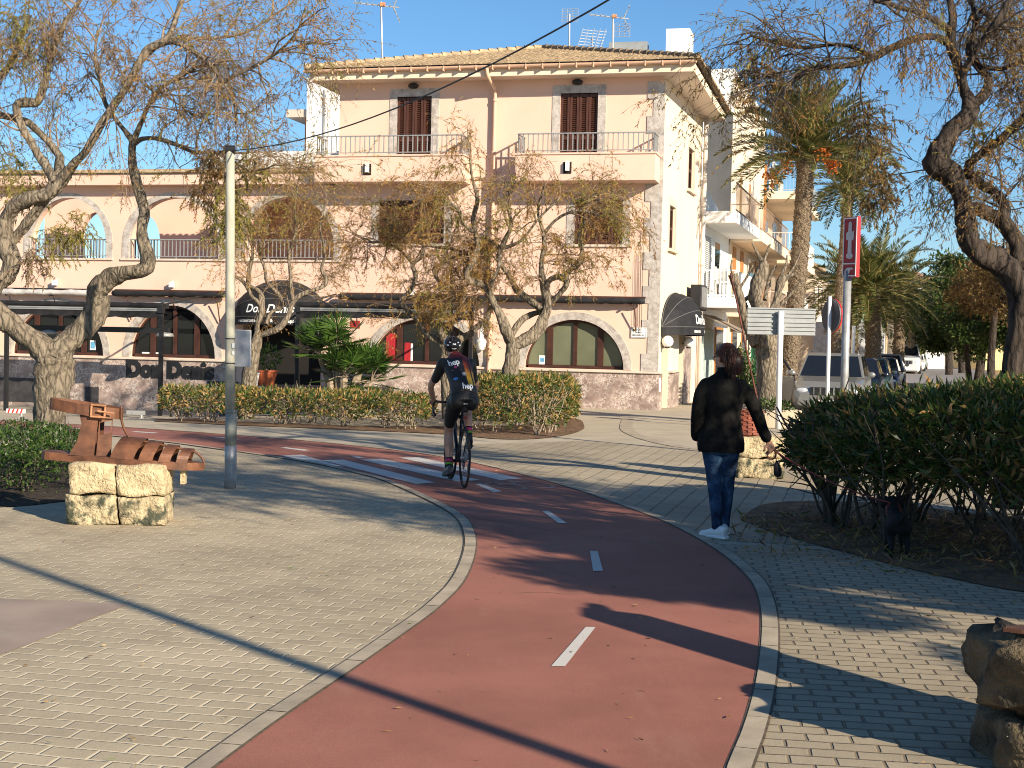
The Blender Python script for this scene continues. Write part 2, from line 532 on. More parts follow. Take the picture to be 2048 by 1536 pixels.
def ribbon(name, A, B, z, m, kind='structure'):
    mb = MB(); n = len(A)
    mb.add([(p[0], p[1], gz(p[0], p[1]) + z) for p in list(A) + list(B)], [(i, i + 1, n + i + 1, n + i) for i in range(n - 1)])
    o = mb.build(name, m)
    if kind: o['kind'] = kind
    return o


def offset_line(P, d):
    t = np.gradient(P, axis=0); t /= np.linalg.norm(t, axis=1)[:, None]
    return P + np.stack([-t[:, 1], t[:, 0]], 1) * d


ribbon('cycle_path', LEg, REg, .008, LANE)
def kerb(A, d, m=KERB, seg=.5):
    """flat kerb stones with open joints along a line"""
    Ln = np.linalg.norm(np.diff(A, axis=0), axis=1).sum(); n = int(Ln / seg); mb = MB()
    P = resample(A, n * 10 + 1); Q = offset_line(P, d)
    for k in range(n):
        i0, i1 = k * 10, k * 10 + 10; a = P[i0:i1 + 1].copy(); b = Q[i0:i1 + 1].copy()
        a[-1] = a[-2] + (a[-1] - a[-2]) * .85; b[-1] = b[-2] + (b[-1] - b[-2]) * .85; m_ = len(a); zj = .014 + random.uniform(-.001, .001)
        mb.add([(p[0], p[1], gz(p[0], p[1]) + zj) for p in list(a) + list(b)], [(j, j + 1, m_ + j + 1, m_ + j) for j in range(m_ - 1)])
    o = mb.build('kerb_strip', m, fix=False); o['kind'] = 'structure'


JOINT = mat('kerb_joint_dirt', (.13, .10, .07), .95, var=.2, scale=20)
ribbon('kerb_joint', offset_line(LEg, -.012), offset_line(LEg, .098), .010, JOINT); ribbon('kerb_joint', offset_line(REg, .012), offset_line(REg, -.103), .010, JOINT)
kerb(LEg, .088); kerb(REg, -.092)
# paving of small blocks on both sides of the cycle path
i0 = int(np.argmax(LEg[:, 1] > 19.5))
sheet('left_paving', [tuple(p) for p in LEg[:i0]] + [(-6.5, 21), (-16, 21), (-16, 4)], .004, PAVE_L)
i1 = int(np.argmax(REg[:, 1] > 11.6)); i2 = int(np.argmax(REg[:, 1] > 19.5))
sheet('right_paving', [tuple(p) for p in REg[:i1]] + [(12, 8.9), (12, 4.4), (REg[0, 0], 4.4)], .004, PAVE_R)
sheet('far_paving', [tuple(p) for p in REg[i1:i2]] + [(REg[i2, 0], 21.5), (1.2, 23.2), (3.2, 22), (8, 19), (12, 17), (12, 8.92)], .004, PAVE_F)
sheet('concrete_patch', [gnd(-300, 1185).xy, gnd(0, 1200).xy, gnd(130, 1203).xy, gnd(255, 1212).xy, gnd(170, 1245).xy, gnd(60, 1290).xy, gnd(0, 1312).xy, gnd(-300, 1420).xy], .008, PATCH)


def gquad(mb, pts, z=.012, m=0):
    P = [gnd(*p) for p in pts]
    mb.add([(p.x, p.y, gz(p.x, p.y) + z) for p in P], [(0, 1, 2, 3)], m)


# painted dashes, zebra bars and the bicycle symbol
for q in ([(1171, 1258), (1191, 1258), (1130, 1337), (1102, 1337)], [(1180, 1105), (1195, 1105), (1206, 1145), (1186, 1145)], [(1084, 1024), (1097, 1024), (1134, 1049), (1117, 1049)], [(950, 970), (962, 969), (1004, 985), (988, 987)],
          [(700, 913), (712, 913), (730, 917), (716, 918)], [(560, 897), (572, 896), (622, 902), (608, 903)], [(420, 875), (432, 875), (480, 880), (468, 881)], [(262, 865), (272, 864), (318, 867), (306, 868)], [(120, 856), (130, 856), (170, 859), (160, 860)]):
    mb = MB(); gquad(mb, q); mb.build('lane_dash', PAINT)['kind'] = 'structure'
for q in ([(644, 922), (686, 921), (870, 967), (832, 970)], [(720, 921), (764, 919), (960, 962), (915, 965)], [(798, 917), (838, 916), (1044, 959), (1000, 962)], [(560, 913), (604, 911), (690, 936), (660, 932)]):
    mb = MB(); gquad(mb, q); mb.build('zebra_bar', PAINT)['kind'] = 'structure'
mb = MB()
c0 = gnd(1006, 973); c1 = gnd(1066, 971)
ax = (c1 - c0); ax.z = 0; side = Vector((-ax.y, ax.x, 0)).normalized(); axn = ax.normalized()
for c in (c0 + side * -.05, c1):
    n = 24; vs_ = []
    for r_ in (.17, .205):
        for k in range(n):
            a = 2 * math.pi * k / n; p = c + axn * math.cos(a) * r_ * .9 + side * math.sin(a) * r_ * 1.9
            vs_.append((p.x, p.y, .012))
    mb.add(vs_, [(k, (k + 1) % n, n + (k + 1) % n, n + k) for k in range(n)])
def gbar(a, b, w=.035):
    d = (b - a).normalized(); s_ = Vector((-d.y, d.x, 0)) * w / 2
    mb.add([(p.x, p.y, .0125) for p in (a - s_, a + s_, b + s_, b - s_)], [(0, 1, 2, 3)])
m0 = c0.lerp(c1, .45) + side * .05; t0 = c0.lerp(c1, .3) + side * .45; t1 = c0.lerp(c1, .85) + side * .5
for a, b in ((c0, m0), (m0, t1), (t1, t0), (t0, c0), (m0, t0), (c1, t1)): gbar(a, b)
mb.build('bicycle_marking', mat('faded_paint', (.40, .27, .22), .85, var=.15, scale=14))['kind'] = 'structure'

P = ground_line([(1030, 1189), (1080, 1187), (1140, 1191), (1200, 1190), (1250, 1196), (1300, 1199)], 6)
P = P + RNG.normal(size=P.shape) * .006
ribbon('path_crack', P, offset_line(P, .006), .0095, JOINT)
P = ground_line([(905, 1030), (1000, 1046), (1120, 1066), (1260, 1085), (1420, 1098)], 6); P = P + RNG.normal(size=P.shape) * .008
ribbon('path_crack', P, offset_line(P, .006), .0095, JOINT)
# planting beds and paths
def bed(name, px, z, m):
    P = ground_line(px + [px[0]], 5)[:-1]
    return sheet(name, [tuple(p) for p in P], z, m)
bed('planting_bed', [(310, 840), (440, 849), (600, 856), (760, 863), (900, 870), (1000, 879), (1090, 877), (1155, 865), (1168, 852), (1140, 836), (980, 826), (760, 822), (500, 818), (330, 824)], .012, SOIL)
bed('planting_bed', [(1480, 1040), (1550, 1068), (1690, 1106), (1830, 1142), (2048, 1186), (2300, 1200), (2400, 1080), (2048, 1040), (1800, 1012), (1640, 1004), (1530, 1010)], .012, SOIL)
bed('planting_bed', [(-300, 1022), (-60, 1018), (40, 1014), (130, 1004), (210, 990), (232, 955), (160, 920), (0, 905), (-300, 900)], .012, mat('shade_dark_soil', (.05, .034, .022), .95, var=.3, scale=6, bmp=.8, bscale=22, bdist=.05))  # last bed: soil colour darkened in place of tree shade
P = ground_line([(1244, 838), (1240, 858), (1262, 872), (1300, 884), (1350, 894), (1420, 902), (1480, 906)], 8)
ribbon('kerb_strip', P, offset_line(P, .25), .008, KERB)
# the street beyond, along the row of houses
SD = Vector((math.sin(rad(16.8)), math.cos(rad(16.8)), 0)); SR = Vector((SD.y, -SD.x, 0))
S0 = Vector((7.66, 34, 0))
mb = MB()
q = [S0 + SD * -5 + SR * -1.3, S0 + SD * 150 + SR * -1.3, S0 + SD * 150 + SR * 6.5, S0 + SD * -5 + SR * 6.5]
mb.add([(p.x, p.y, .006) for p in q], [(0, 1, 2, 3)]); mb.build('road', ASPH)['kind'] = 'structure'
mb = MB()
q = [S0 + SD * 30 + SR * 10.5, S0 + SD * 150 + SR * 10.5, S0 + SD * 150 + SR * 18, S0 + SD * 30 + SR * 18]
mb.add([(p.x, p.y, .006) for p in q], [(0, 1, 2, 3)]); mb.build('road', ASPH)['kind'] = 'structure'
mb = MB()
q = [S0 + SD * 10 + SR * 6.55, S0 + SD * 150 + SR * 6.55, S0 + SD * 150 + SR * 10.45, S0 + SD * 10 + SR * 10.45]
mb.add([(p.x, p.y, .006) for p in q], [(0, 1, 2, 3)]); mb.build('median_strip', mat('dry_verge', (.40, .26, .10), .95, var=.3, scale=1.5, col2=(.20, .13, .06)))['kind'] = 'structure'
# ------------------------------------------------------------------ the restaurant building
P0 = gnd(1312, 821)
PHI = rad(14)
B = thing('restaurant_building', 'pink three storey corner building with tiled roof, balconies and arched restaurant windows', 'building', P0, -PHI)
# local frame: x along the front (0 = right corner, negative to the left), y into the building, z up


def arch(u0, u1, zb, zt, n=28, p=1.0):
    c = (u0 + u1) / 2; a = (u1 - u0) / 2; h = zt - zb
    return [(c + a * math.cos(math.pi * k / n), zb + h * math.sin(math.pi * k / n) ** p) for k in range(n + 1)]


def rect(u0, u1, z0, z1): return [(u0, z0), (u1, z0), (u1, z1), (u0, z1)]


def uarch(u0, u1, zb, zs, zt, n=28):
    c = (u0 + u1) / 2; a = (u1 - u0) / 2
    return [(u0, zb), (u1, zb)] + [(c + a * math.cos(math.pi * k / n), zs + (zt - zs) * math.sin(math.pi * k / n)) for k in range(n + 1)]


def panel(name, loops, m, y0, y1, parent=B, bevel=0):
    mb = MB(); mb.prism(loops, lambda a, b: (a, y0, b), lambda a, b: (a, y1, b), 0)
    return mb.build(name, m, parent, bevel=bevel)


UL, ZG, ZE = -8.41, -.6, 8.15     # left end of the tall block, bottom of walls, eaves
WINS = [(-3.36, -.83, .97, 2.19), (-7.42, -4.52, .97, 2.15), (-14.33, -11.80, .97, 2.37), (-17.94, -15.10, .97, 2.33)]
ENT = (-11.0, -8.8)
UA = [(-17.38, -15.06), (-14.38, -11.75), (-11.06, -8.50)]
holes = [arch(a, b, z0, z1) for a, b, z0, z1 in WINS]
holes.append([(ENT[0], -.5), (ENT[1], -.5), (ENT[1], 1.95)] + arch(ENT[0], ENT[1], 1.95, 2.95, 20)[1:])
lowholes = holes[:]
wallm = MB()
F0 = lambda a, b: (a, 0, b); F1 = lambda a, b: (a, .32, b)
# tall block front
tall = [[(UL, 3.6), (0, 3.6), (0, ZE), (UL, ZE)], rect(-7.28, -5.53, 4.06, 5.15), rect(-2.15, -.95, 4.06, 5.15), rect(-6.84, -5.92, 5.6, 7.79), rect(-2.58, -1.63, 5.6, 7.79)]
wallm.prism(tall, F0, F1)
wallm.prism([[(-18.6, ZG), (0, ZG), (0, 3.6), (-18.6, 3.6)]] + lowholes, F0, F1)
wing = [[(-18.6, 3.6), (UL, 3.6), (UL, 5.80), (-18.6, 5.80)]] + [[(a, 3.6002)] + uarch(a, b, 3.605, 4.05, 5.25)[0:] + [] for a, b in []]
wing += [uarch(a, b, 3.61, 4.0, 5.25) for a, b in UA]
wallm.prism(wing, F0, F1)
# left end wall of the tall block, its back and the flank along the street
wallm.box(UL, .323, ZG, UL + .3, 6.4, ZE)
wallm.box(UL, 6.4, ZG, .2, 6.7, ZE)
wallm.box(-18.6, .323, ZG, -18.3, 6.4, 3.28); wallm.box(-18.6, 6.41, ZG, UL, 6.69, 3.29)
wallm.build('wall', PINK, B)
mb = MB()
SK = math.tan(rad(2))
sd = [[(.003, ZG), (6.40, ZG), (6.40, ZE), (.003, ZE)], rect(3.95, 5.0, 5.86, 7.0), rect(1.18, 2.1, 4.05, 5.15), rect(.6, 1.55, -.5, 2.05), rect(3.2, 3.95, -.5, 2.05)]
mb.prism(sd, lambda a, b: (a * SK + .001, a, b), lambda a, b: (a * SK - .3, a, b))
mb.build('side_wall', CREAM, B)
# marble plinth, ledge
mb = MB()
for a, b in ((-18.62, ENT[0] - .2), (ENT[1] + .2, .03)):
    mb.box(a, -.035, -.6, b, .0, .90)
mb.prism([[(-.02, -.6), (.55, -.6), (.55, .90), (-.02, .90)]], lambda a, b: (a * SK + .004, a, b), lambda a, b: (a * SK + .04, a, b))
mb.prism([[(1.6, -.6), (3.15, -.6), (3.15, .90), (1.6, .90)]], lambda a, b: (a * SK + .004, a, b), lambda a, b: (a * SK + .04, a, b))
mb.prism([[(4.0, -.6), (5.2, -.6), (5.2, 2.0), (4.0, 2.0)]], lambda a, b: (a * SK + .004, a, b), lambda a, b: (a * SK + .03, a, b))
mb.build('plinth', MARBLE, B)
mb = MB()
for a, b in ((-18.65, ENT[0] - .18), (ENT[1] + .18, .09)):
    mb.box(a, -.09, .90, b, .003, .955)
mb.box(.0035, -.085, .90, .095, .55, .952); mb.box(.03, 1.57, .90, .19, 3.18, .95)
mb.build('ledge', LEDGE, B, bevel=.008)
# stone trims of the arches
for a, b, z0, z1 in WINS:
    panel('arch_trim', [arch(a - .20, b + .20, z0, z1 + .19) + list(reversed(arch(a + .001, b - .001, z0, z1 - .001)))], MARBLE_G, -.012, .10)
for a, b in UA:
    o_ = uarch(a - .2, b + .2, 3.62, 4.0, 5.38); i_ = uarch(a + .001, b - .001, 3.62, 4.0, 5.249)
    panel('arch_trim', [o_[1:] + [o_[0]] + [i_[0]] + list(reversed(i_[1:]))], MARBLE_G, -.012, .10)
    mb = MB(); mb.box(a - .22, -.05, 3.565, b + .22, .34, 3.615); mb.build('sill', LEDGE, B)


# arched ground floor windows
def arched_window(a, b, z0, z1, pm, nm, extra=None):
    w = panel('arched_window', [arch(a + .004, b - .004, z0 + .01, z1 - .004) + list(reversed(arch(a + .07, b - .07, z0 + .09, z1 - .07)))], BROWNF, .16, .24)
    c = (a + b) / 2; q = (b - a) / 2
    mb = MB()
    mb.box(a + .071, .17, z0 + .012, b - .071, .23, z0 + .085)
    for x in (-.5, 0, .5):
        h = z0 + (z1 - z0) * math.sqrt(max(0, 1 - (x) ** 2)) - .06
        wd = .05 if x == 0 else .075
        mb.box(c + x * q * 1.02 - wd, .155, z0 + .086, c + x * q * 1.02 + wd, .235, h)
    mb.build('frame', BROWNF, w)
    mb = MB(); mb.prism([arch(a + .05, b - .05, z0 + .05, z1 - .05)], lambda u, v: (u, .205, v), lambda u, v: (u, .212, v)); mb.build('pane', pm, w)
    return w


w0 = arched_window(*WINS[0], GLASS_G, 'a')
mb = MB(); mb.box(-3.02, .195, 1.05, -2.86, .2, 1.28); mb.build('paper_notice', WHITEP, w0)
mb = MB(); mb.box(-2.995, .19, 1.12, -2.885, .1945, 1.22); mb.build('notice_print', mat('blue_print', (.12, .35, .55), .6), w0)
w1 = arched_window(*WINS[1], GLASS, 'b')
mb = MB(); mb.box(-7.08, .19, 1.05, -6.72, .2, 1.75); mb.box(-6.58, .19, 1.05, -6.42, .2, 1.52); mb.build('red_curtain', mat('red_cloth', (.40, .018, .025), .7, var=.2, scale=3, stretch=(6, 1, .4)), w1)
mb = MB(); mb.box(-6.41, .19, 1.05, -6.36, .2, 1.5); mb.build('white_curtain', WHITEP, w1)
w2 = arched_window(*WINS[2], GLASS, 'c')
mb = MB(); mb.box(-14.05, .19, 1.06, -13.5, .2, 1.10); mb.build('sill_box', WHITEP, w2)
w3 = arched_window(*WINS[3], GLASS, 'd')
mb = MB(); mb.box(-15.62, .19, 1.12, -15.45, .2, 1.38); mb.build('paper_notice', WHITEP, w3)
mb = MB(); mb.box(-15.6, .185, 1.16, -15.47, .1895, 1.34); mb.build('notice_print', mat('blue_print', (.12, .35, .55), .6), w3)


# louvred shutters
def shutter(u0, u1, z0, z1, y=.035, parent=B, leaves=4, xf=None):
    X = xf or (lambda p: p)
    root = MB(); n = leaves; w = (u1 - u0) / n
    for k in range(n):
        a = u0 + k * w + .006; b = a + w - .012
        root.box(a, y, z0 + .01, a + .055, y + .05, z1 - .01); root.box(b - .055, y, z0 + .01, b, y + .05, z1 - .01)
        for zz in (z0 + .01, (z0 + z1) / 2 - .04, z1 - .09):
            root.box(a + .055, y + .002, zz, b - .055, y + .048, zz + .08)
        z = z0 + .1
        while z < z1 - .1:
            root.add([(a + .055, y + .004, z), (b - .055, y + .004, z), (b - .055, y + .045, z + .042), (a + .055, y + .045, z + .042)], [(0, 1, 2, 3)])
            z += .052
    root.box(u0, y + .055, z0, u1, y + .07, z1)
    root.v = [tuple(X(Vector(p))) for p in root.v]
    return root.build('shutter', BROWNW, parent)


def surround(u0, u1, z0, z1, w=.2, top=.2):
    panel('window_surround', [[(u0 - w, z0), (u0 - w, z1 + top), (u1 + w, z1 + top), (u1 + w, z0), (u1, z0), (u1, z1), (u0, z1), (u0, z0)]], MARBLE_G, -.015, .09)


for a, b in ((-6.84, -5.92), (-2.58, -1.63)):
    shutter(a, b, 5.61, 7.785); surround(a, b, 5.6, 7.79)
for a, b in ((-7.28, -5.53), (-2.15, -.95)):
    shutter(a, b, 4.07, 5.145, leaves=4); surround(a, b, 4.06, 5.15, .2, .0)
    mb = MB(); mb.box(a - .2, -.06, 4.0, b + .2, .10, 4.055); mb.build('sill', LEDGE, B)
sx = lambda p: (p.y * 0 + p.x * SK - .0 - p.y, p.x, p.z)
for a, b, z0, z1 in ((3.95, 5.0, 5.86, 7.0), (1.18, 2.1, 4.05, 5.15)):
    shutter(a, b, z0, z1, .06, leaves=2, xf=sx)
    mb = MB()
    for q in ((a - .13, a, z0, z1 + .2), (b, b + .13, z0, z1 + .2), (a, b, z1, z1 + .2)):
        mb.prism([rect(q[0], q[1], q[2], q[3])], lambda u, v: (u * SK + .002, u, v), lambda u, v: (u * SK + .018, u, v))
    mb.build('window_surround', LEDGE, B)
    mb = MB(); mb.prism([rect(a - .16, b + .16, z0 - .07, z0)], lambda u, v: (u * SK - .05, u, v), lambda u, v: (u * SK + .09, u, v)); mb.build('sill', LEDGE, B)
# corner quoins
mb = MB(); z = .96; k = 0
while z < 7.9:
    h = .43 if k % 2 == 0 else .40
    w = .40 if k % 2 == 0 else .25
    if not (5.45 < z + h and z < 5.6 and False):
        mb.box(-w, -.022 if k % 2 == 0 else -.018, z, .0, .0, min(z + h, 8.14))
        mb.box(.0, -.022 if k % 2 == 0 else -.018, z, .016, .10, min(z + h, 8.14))
    z += h; k += 1
mb.build('corner_quoins', MARBLE_G, B)

# eaves: soffit, fascia, gutter, downpipes
EO = .57
mb = MB(); mb.box(UL - EO, -EO, 8.15, .2 + EO, 7.2, 8.30); mb.build('eaves', SOFFIT, B)
mb = MB()
mb.box(UL - EO - .02, -EO - .02, 8.145, .2 + EO + .02, -EO, 8.36); mb.box(.2 + EO, -EO, 8.145, .2 + EO + .02, 7.2, 8.36); mb.box(UL - EO - .02, -EO, 8.145, UL - EO, 7.2, 8.36)
mb.build('fascia', CREAM, B)
PIPE = mat('painted_pipe', (.66, .43, .30), .55, var=.05, scale=3)
mb = MB()
gy = -EO - .10
pr = [(.075 * math.cos(math.pi + math.pi * k / 8), .075 * math.sin(math.pi + math.pi * k / 8)) for k in range(9)]
n = len(pr)
mb.add([(x, gy + p[0], 8.39 + p[1]) for x in (UL - EO - .15, .2 + EO + .08) for p in pr], [(k, k + 1, n + k + 1, n + k) for k in range(n - 1)] + [tuple(range(n)), tuple(range(2 * n - 1, n - 1, -1))])
x = UL - EO + .2
while x < .7:
    mb.box(x, gy - .085, 8.28, x + .02, -EO - .02, 8.40); x += .42
mb.build('gutter', PIPE, B, fix=False)
mb = MB(); mb.tube([(-4.3, gy, 8.33), (-4.3, gy, 8.18), (-4.24, -.12, 7.92), (-4.24, -.085, 7.7), (-4.24, -.085, 1.2), (-4.24, -.13, .95), (-4.24, -.13, .0)], .048, 10)
for zz in (7.6, 6.3, 3.4, 2.2): mb.tube([(-4.24, -.085, zz), (-4.24, -.085, zz + .06)], .06, 10)
mb.build('downpipe', PIPE, B, smooth=True)
mb = MB(); mb.tube([(6.5 * SK + .12, 6.30, 8.2), (6.5 * SK + .08, 6.30, .2)], .06, 10)
for zz in (7.6, 5.6, 3.9, 2.6): mb.tube([(6.5 * SK + .1, 6.30, zz), (6.5 * SK + .1, 6.30, zz + .08)], .08, 10)
mb.build('downpipe', mat('pale_pipe', (.62, .56, .50), .6, var=.1, scale=2), B, smooth=True)

# hipped roof of half-round tiles
RX0, RX1, RY0, RY1 = UL - EO - .16, .2 + EO + .12, -EO - .05, 7.4
AP = Vector((-3.85, 3.35, 9.58)); EZ = 8.42


def hip_side(a, b, name):
    """one triangular slope from eave a-b up to the apex, laid in rows of barrel tiles"""
    a = Vector((*a, EZ)); b = Vector((*b, EZ)); e = (b - a); Ln = e.length; e.normalize()
    foot = a + e * (AP - a).dot(e); up = AP - foot; H = up.length; upn = up.normalized(); nrm = e.cross(upn).normalized()
    if nrm.z < 0: nrm = -nrm
    fs = (foot - a).dot(e)
    Vs, Fs = [], []; step = .142; tl = .25
    mb = MB(); mb.add([a, b, AP], [(0, 1, 2)], 1)
    k = 0; s = step / 2
    while s < Ln:
        hmax = H * (s / fs if s < fs else (Ln - s) / (Ln - fs)); t = -.05
        while t < hmax:
            t1 = min(t + tl + .05, hmax + .06); seg = 6; vs_ = []; jit = random.uniform(-.008, .008); lift = random.uniform(0, .005)
            for tt, zz, rr in ((t, .030 + lift, .062), (t1, .008 + lift, .052)):
                for q in range(seg + 1):
                    an = math.pi * q / seg
                    vs_.append(a + e * (s + jit + math.cos(an) * rr) + upn * tt + nrm * (zz + math.sin(an) * rr * .78))
            mb.add(vs_, [(q, q + 1, seg + q + 2, seg + q + 1) for q in range(seg)] + [tuple(range(seg + 1))], 0)
            t += tl
        s += step
    return mb


rf = MB()
for a, b in (((RX0, RY0), (RX1, RY0)), ((RX1, RY0), (RX1, RY1)), ((RX1, RY1), (RX0, RY1)), ((RX0, RY1), (RX0, RY0))):
    m_ = hip_side(a, b, '')
    b_ = len(rf.v); rf.v += m_.v; rf.f += [tuple(i + b_ for i in f) for f in m_.f]; rf.m += m_.m
roof = rf.build('roof', [TILE, TILE_D], B, fix=False)
for i, (c, m_) in enumerate((((RX0, RY0), TILE), ((RX1, RY0), TILE_D), ((RX1, RY1), TILE_D), ((RX0, RY1), TILE))):
    p = Vector((*c, EZ + .05)); mb = MB(); nn = int((AP - p).length / .26)
    for k in range(nn):
        q0 = p.lerp(AP + Vector((0, 0, .06)), k / nn); q1 = p.lerp(AP + Vector((0, 0, .06)), (k + 1.15) / nn)
        mb.tube([q0 + Vector((0, 0, .03)), q1], [.085, .07], 10)
    mb.build('hip_tiles', m_, roof, fix=False)
# tile strip, cornice and fascia of the low wing
mb = MB(); x = -18.7
while x < UL - .1:
    seg = 6; vs_ = []
    for yy, zz, rr in ((-.46, 5.86, .092), (.42, 6.0, .08)):
        for q in range(seg + 1):
            an = math.pi * q / seg; vs_.append((x + math.cos(an) * rr, yy, zz + math.sin(an) * rr * .8))
    mb.add(vs_, [(q, q + 1, seg + q + 2, seg + q + 1) for q in range(seg)] + [tuple(range(seg + 1))]); x += .20
mb.box(-18.7, -.40, 5.835, UL - .01, .44, 5.87)
mb.build('wing_tiles', TILE, B, fix=False)
mb = MB(); mb.box(-18.65, -.38, 5.55, UL - .012, .34, 5.832); mb.build('cornice', PINK, B)

# terrace behind the arches of the wing
mb = MB()
back = [[(-18.6, 3.4), (UL, 3.4), (UL, 5.9), (-18.6, 5.9)], uarch(-17.45, -16.35, 3.62, 4.2, 5.1), uarch(-15.75, -14.85, 3.62, 4.2, 5.0)]
mb.prism(back, lambda a, b: (a, 2.6, b), lambda a, b: (a, 2.85, b))
mb.box(-11.6, .33, 3.4, -11.35, 2.59, 5.5)
mb.box(-18.6, .321, 3.3, UL - .003, 2.59, 3.55)
mb.box(-11.35, .33, 5.5, UL - .003, 2.59, 5.66)
mb.build('terrace_wall', PINK, B)
mb = MB()
for a, b in ((-17.35, -16.45), (-15.7, -14.9)):
    mb.box(a, 2.7, 4.3, b, 2.73, 4.33)
    x = a
    while x < b: mb.box(x, 2.7, 3.62, x + .02, 2.72, 4.3); x += .1
mb.build('back_railing', BLACKM, B)


def railing(name, pts, z0, z1, sp=.115, mt=None, zb=.06, bw=.022):
    """pts: polyline (x, y); flat rail above, bars"""
    mb = MB()
    for i in range(len(pts) - 1):
        a = Vector((*pts[i], 0)); b = Vector((*pts[i + 1], 0)); d = (b - a); n_ = max(2, int(round(d.length / sp)))
        mb.bar(a + Vector((0, 0, z1)), b + Vector((0, 0, z1)), .05, .028); mb.bar(a + Vector((0, 0, z0 + zb)), b + Vector((0, 0, z0 + zb)), .03, .02)
        for k in range(n_ + 1):
            p = a + d * k / n_
            mb.bar(p + Vector((0, 0, z0 + (0 if k % 6 == 0 else zb))), p + Vector((0, 0, z1 - .015)), bw, bw)
    return mb.build(name, mt or GREYM, B)


for a, b in UA:
    railing('arcade_railing', [(a + .02, .06), (b - .02, .06)], 3.62, 4.13)
# balconies
BO = .74
for a, b in ((-8.78, -4.85), (-3.52, -.06)):
    mb = MB(); mb.box(a, -BO, 5.55, b, -.003, 6.18); mb.box(a - .03, -BO - .03, 6.18, b + .03, -.003, 6.225)
    bal = mb.build('balcony', PINK, B, bevel=.01)
    bal['label'] = 'solid pink balcony with a metal railing on top'
    railing('balcony_railing', [(a + .06, -.03), (a + .06, -BO + .05), (b - .06, -BO + .05), (b - .06, -.03)], 6.225, 6.70, .125)
    c = a + (b - a) * (.365 if a < -8 else .38)
    mb = MB(); mb.box(c - .1, -BO - .02, 5.72, c + .1, -BO - .003, 6.0); mb.build('drain_recess', DARKIN, B)
    mb = MB(); mb.box(c - .035, -BO - .10, 5.78, c + .05, -BO - .021, 6.0); mb.build('flood_lamp', WHITEP, B)
# round ceiling lamps, small floodlights
for u in (-6.40, -2.15):
    mb = MB(); mb.ell((u, -.07, 8.05), (.14, .09, .075)); mb.build('bulkhead_lamp', BLACKM, B, smooth=True)
for u, z in ((-16.55, 2.93), (-13.05, 2.92), (-6.30, 2.80)):
    mb = MB(); mb.box(u - .05, -.16, z - .07, u + .06, -.03, z + .06); mb.bar((u, -.03, z + .1), (u, -.1, z + .02), .03); mb.build('flood_lamp', WHITEP, B)
# white lantern on the front
mb = MB(); mb.lathe([(.02, .60), (.05, .52), (.055, .30), (.13, .22), (.135, .17), (.10, .0), (.04, -.03)], 14, 0, (-4.44, -.16, 1.40)); mb.bar((-4.44, 0, 1.62), (-4.44, -.16, 1.62), .05)
mb.build('wall_lantern', WHITEP, B, smooth=True)
mb = MB(); mb.lathe([(.088, .0), (.118, .16)], 14, 0, (-4.44, -.16, 1.41)); mb.build('lantern_glass', GLASS_G, B, smooth=True)
# rolled up awnings along the wall
for a, b, m_ in ((-8.26, -.32, BLACKF), (-14.72, -11.42, BLACKF), (-18.3, -14.9, mat('pale_canvas', (.50, .48, .46), .8, var=.15, scale=4, bmp=.3, bscale=14, bdist=.02))):
    mb = MB(); n_ = int((b - a) / .12); pts = []; rr = []
    for k in range(n_ + 1):
        pts.append((a + (b - a) * k / n_, -.20, 2.665 + random.uniform(-.008, .008))); rr.append(random.uniform(.062, .088))
    mb.tube(pts, rr, 12, wob=.08)
    w = mb.build('rolled_awning', m_, B, smooth=True, fix=False)
    mb = MB()
    for x in (a + .35, b - .35, (a + b) / 2):
        mb.bar((x, 0, 2.62), (x, -.26, 2.57), .04); mb.tube([(x + .1, -.24, 2.55), (x + .12, -.22, 2.45), (x + .12, -.06, 1.95 if x != (a + b) / 2 else 2.3)], .016, 6)
    mb.box(a, -.12, 2.74, b, -.0, 2.78)
    mb.build('awning_bracket', BROWNW if m_ is BLACKF else BLACKM, w)


# awnings standing on posts in front of the terrace
def post_awning(a, b, off, z, posts, lab):
    root = MB()
    root.box(a, -off - .06, z - .055, b, -off + .04, z + .02)
    root.box(a, -off - .075, z - .015, b, -off - .06, z + .005)
    aw = root.build('post_awning', GREYM, B); aw['label'] = lab
    mb = MB(); n_ = int((b - a) / .05)
    top = []; bot = []
    for k in range(n_ + 1):
        x = a + (b - a) * k / n_
        top.append((x, -off - .04, z - .056)); bot.append((x, -off - .045 + .012 * math.sin(x * 9), z - .19 - .03 * abs(math.sin(x * 5.2)) - .015 * math.sin(x * 1.3)))
    mb.add(top + bot, [(k, k + 1, n_ + k + 2, n_ + k + 1) for k in range(n_)])
    mb.tube([(a, -off - .01, z + .09), (b, -off - .01, z + .09)], .068, 10)
    mb.box(a, -off + .02, z + .021, b, -off + .30, z + .15)
    mb.build('canvas', BLACKF, aw, fix=False)
    for x in posts:
        mb = MB(); mb.box(x - .045, -off - .04, -.55, x + .045, -off + .05, z - .06); mb.box(x - .07, -off - .085, z - .1, x + .07, -off + .06, z + .06); mb.build('post', BLACKM, aw)
    for x in (a + .06, b - .06):
        mb = MB(); mb.bar((x, -off, z + .1), (x, -.06, z + .43), .04); mb.build('side_arm', BLACKM, aw)


post_awning(-21, -12.0, 2.5, 2.22, (-12.05, -16.4), 'black awning on posts over the left terrace')
post_awning(-8.45, -3.98, 2.5, 2.30, (-8.4, -4.05), 'black awning on posts beside the entrance')
mb = MB(); mb.box(-20.0, -1.6, 1.62, -12.35, -1.45, 1.76); mb.build('heater_rail', BLACKM, B)
mb = MB()
for x in (-16.9, -15.75, -12.45): mb.lathe([(.02, .06), (.2, .02), (.24, -.06), (.03, -.07)], 12, 0, (x, -1.55, 1.60))
mb.build('heater_lamp', GREYM, B, smooth=True)


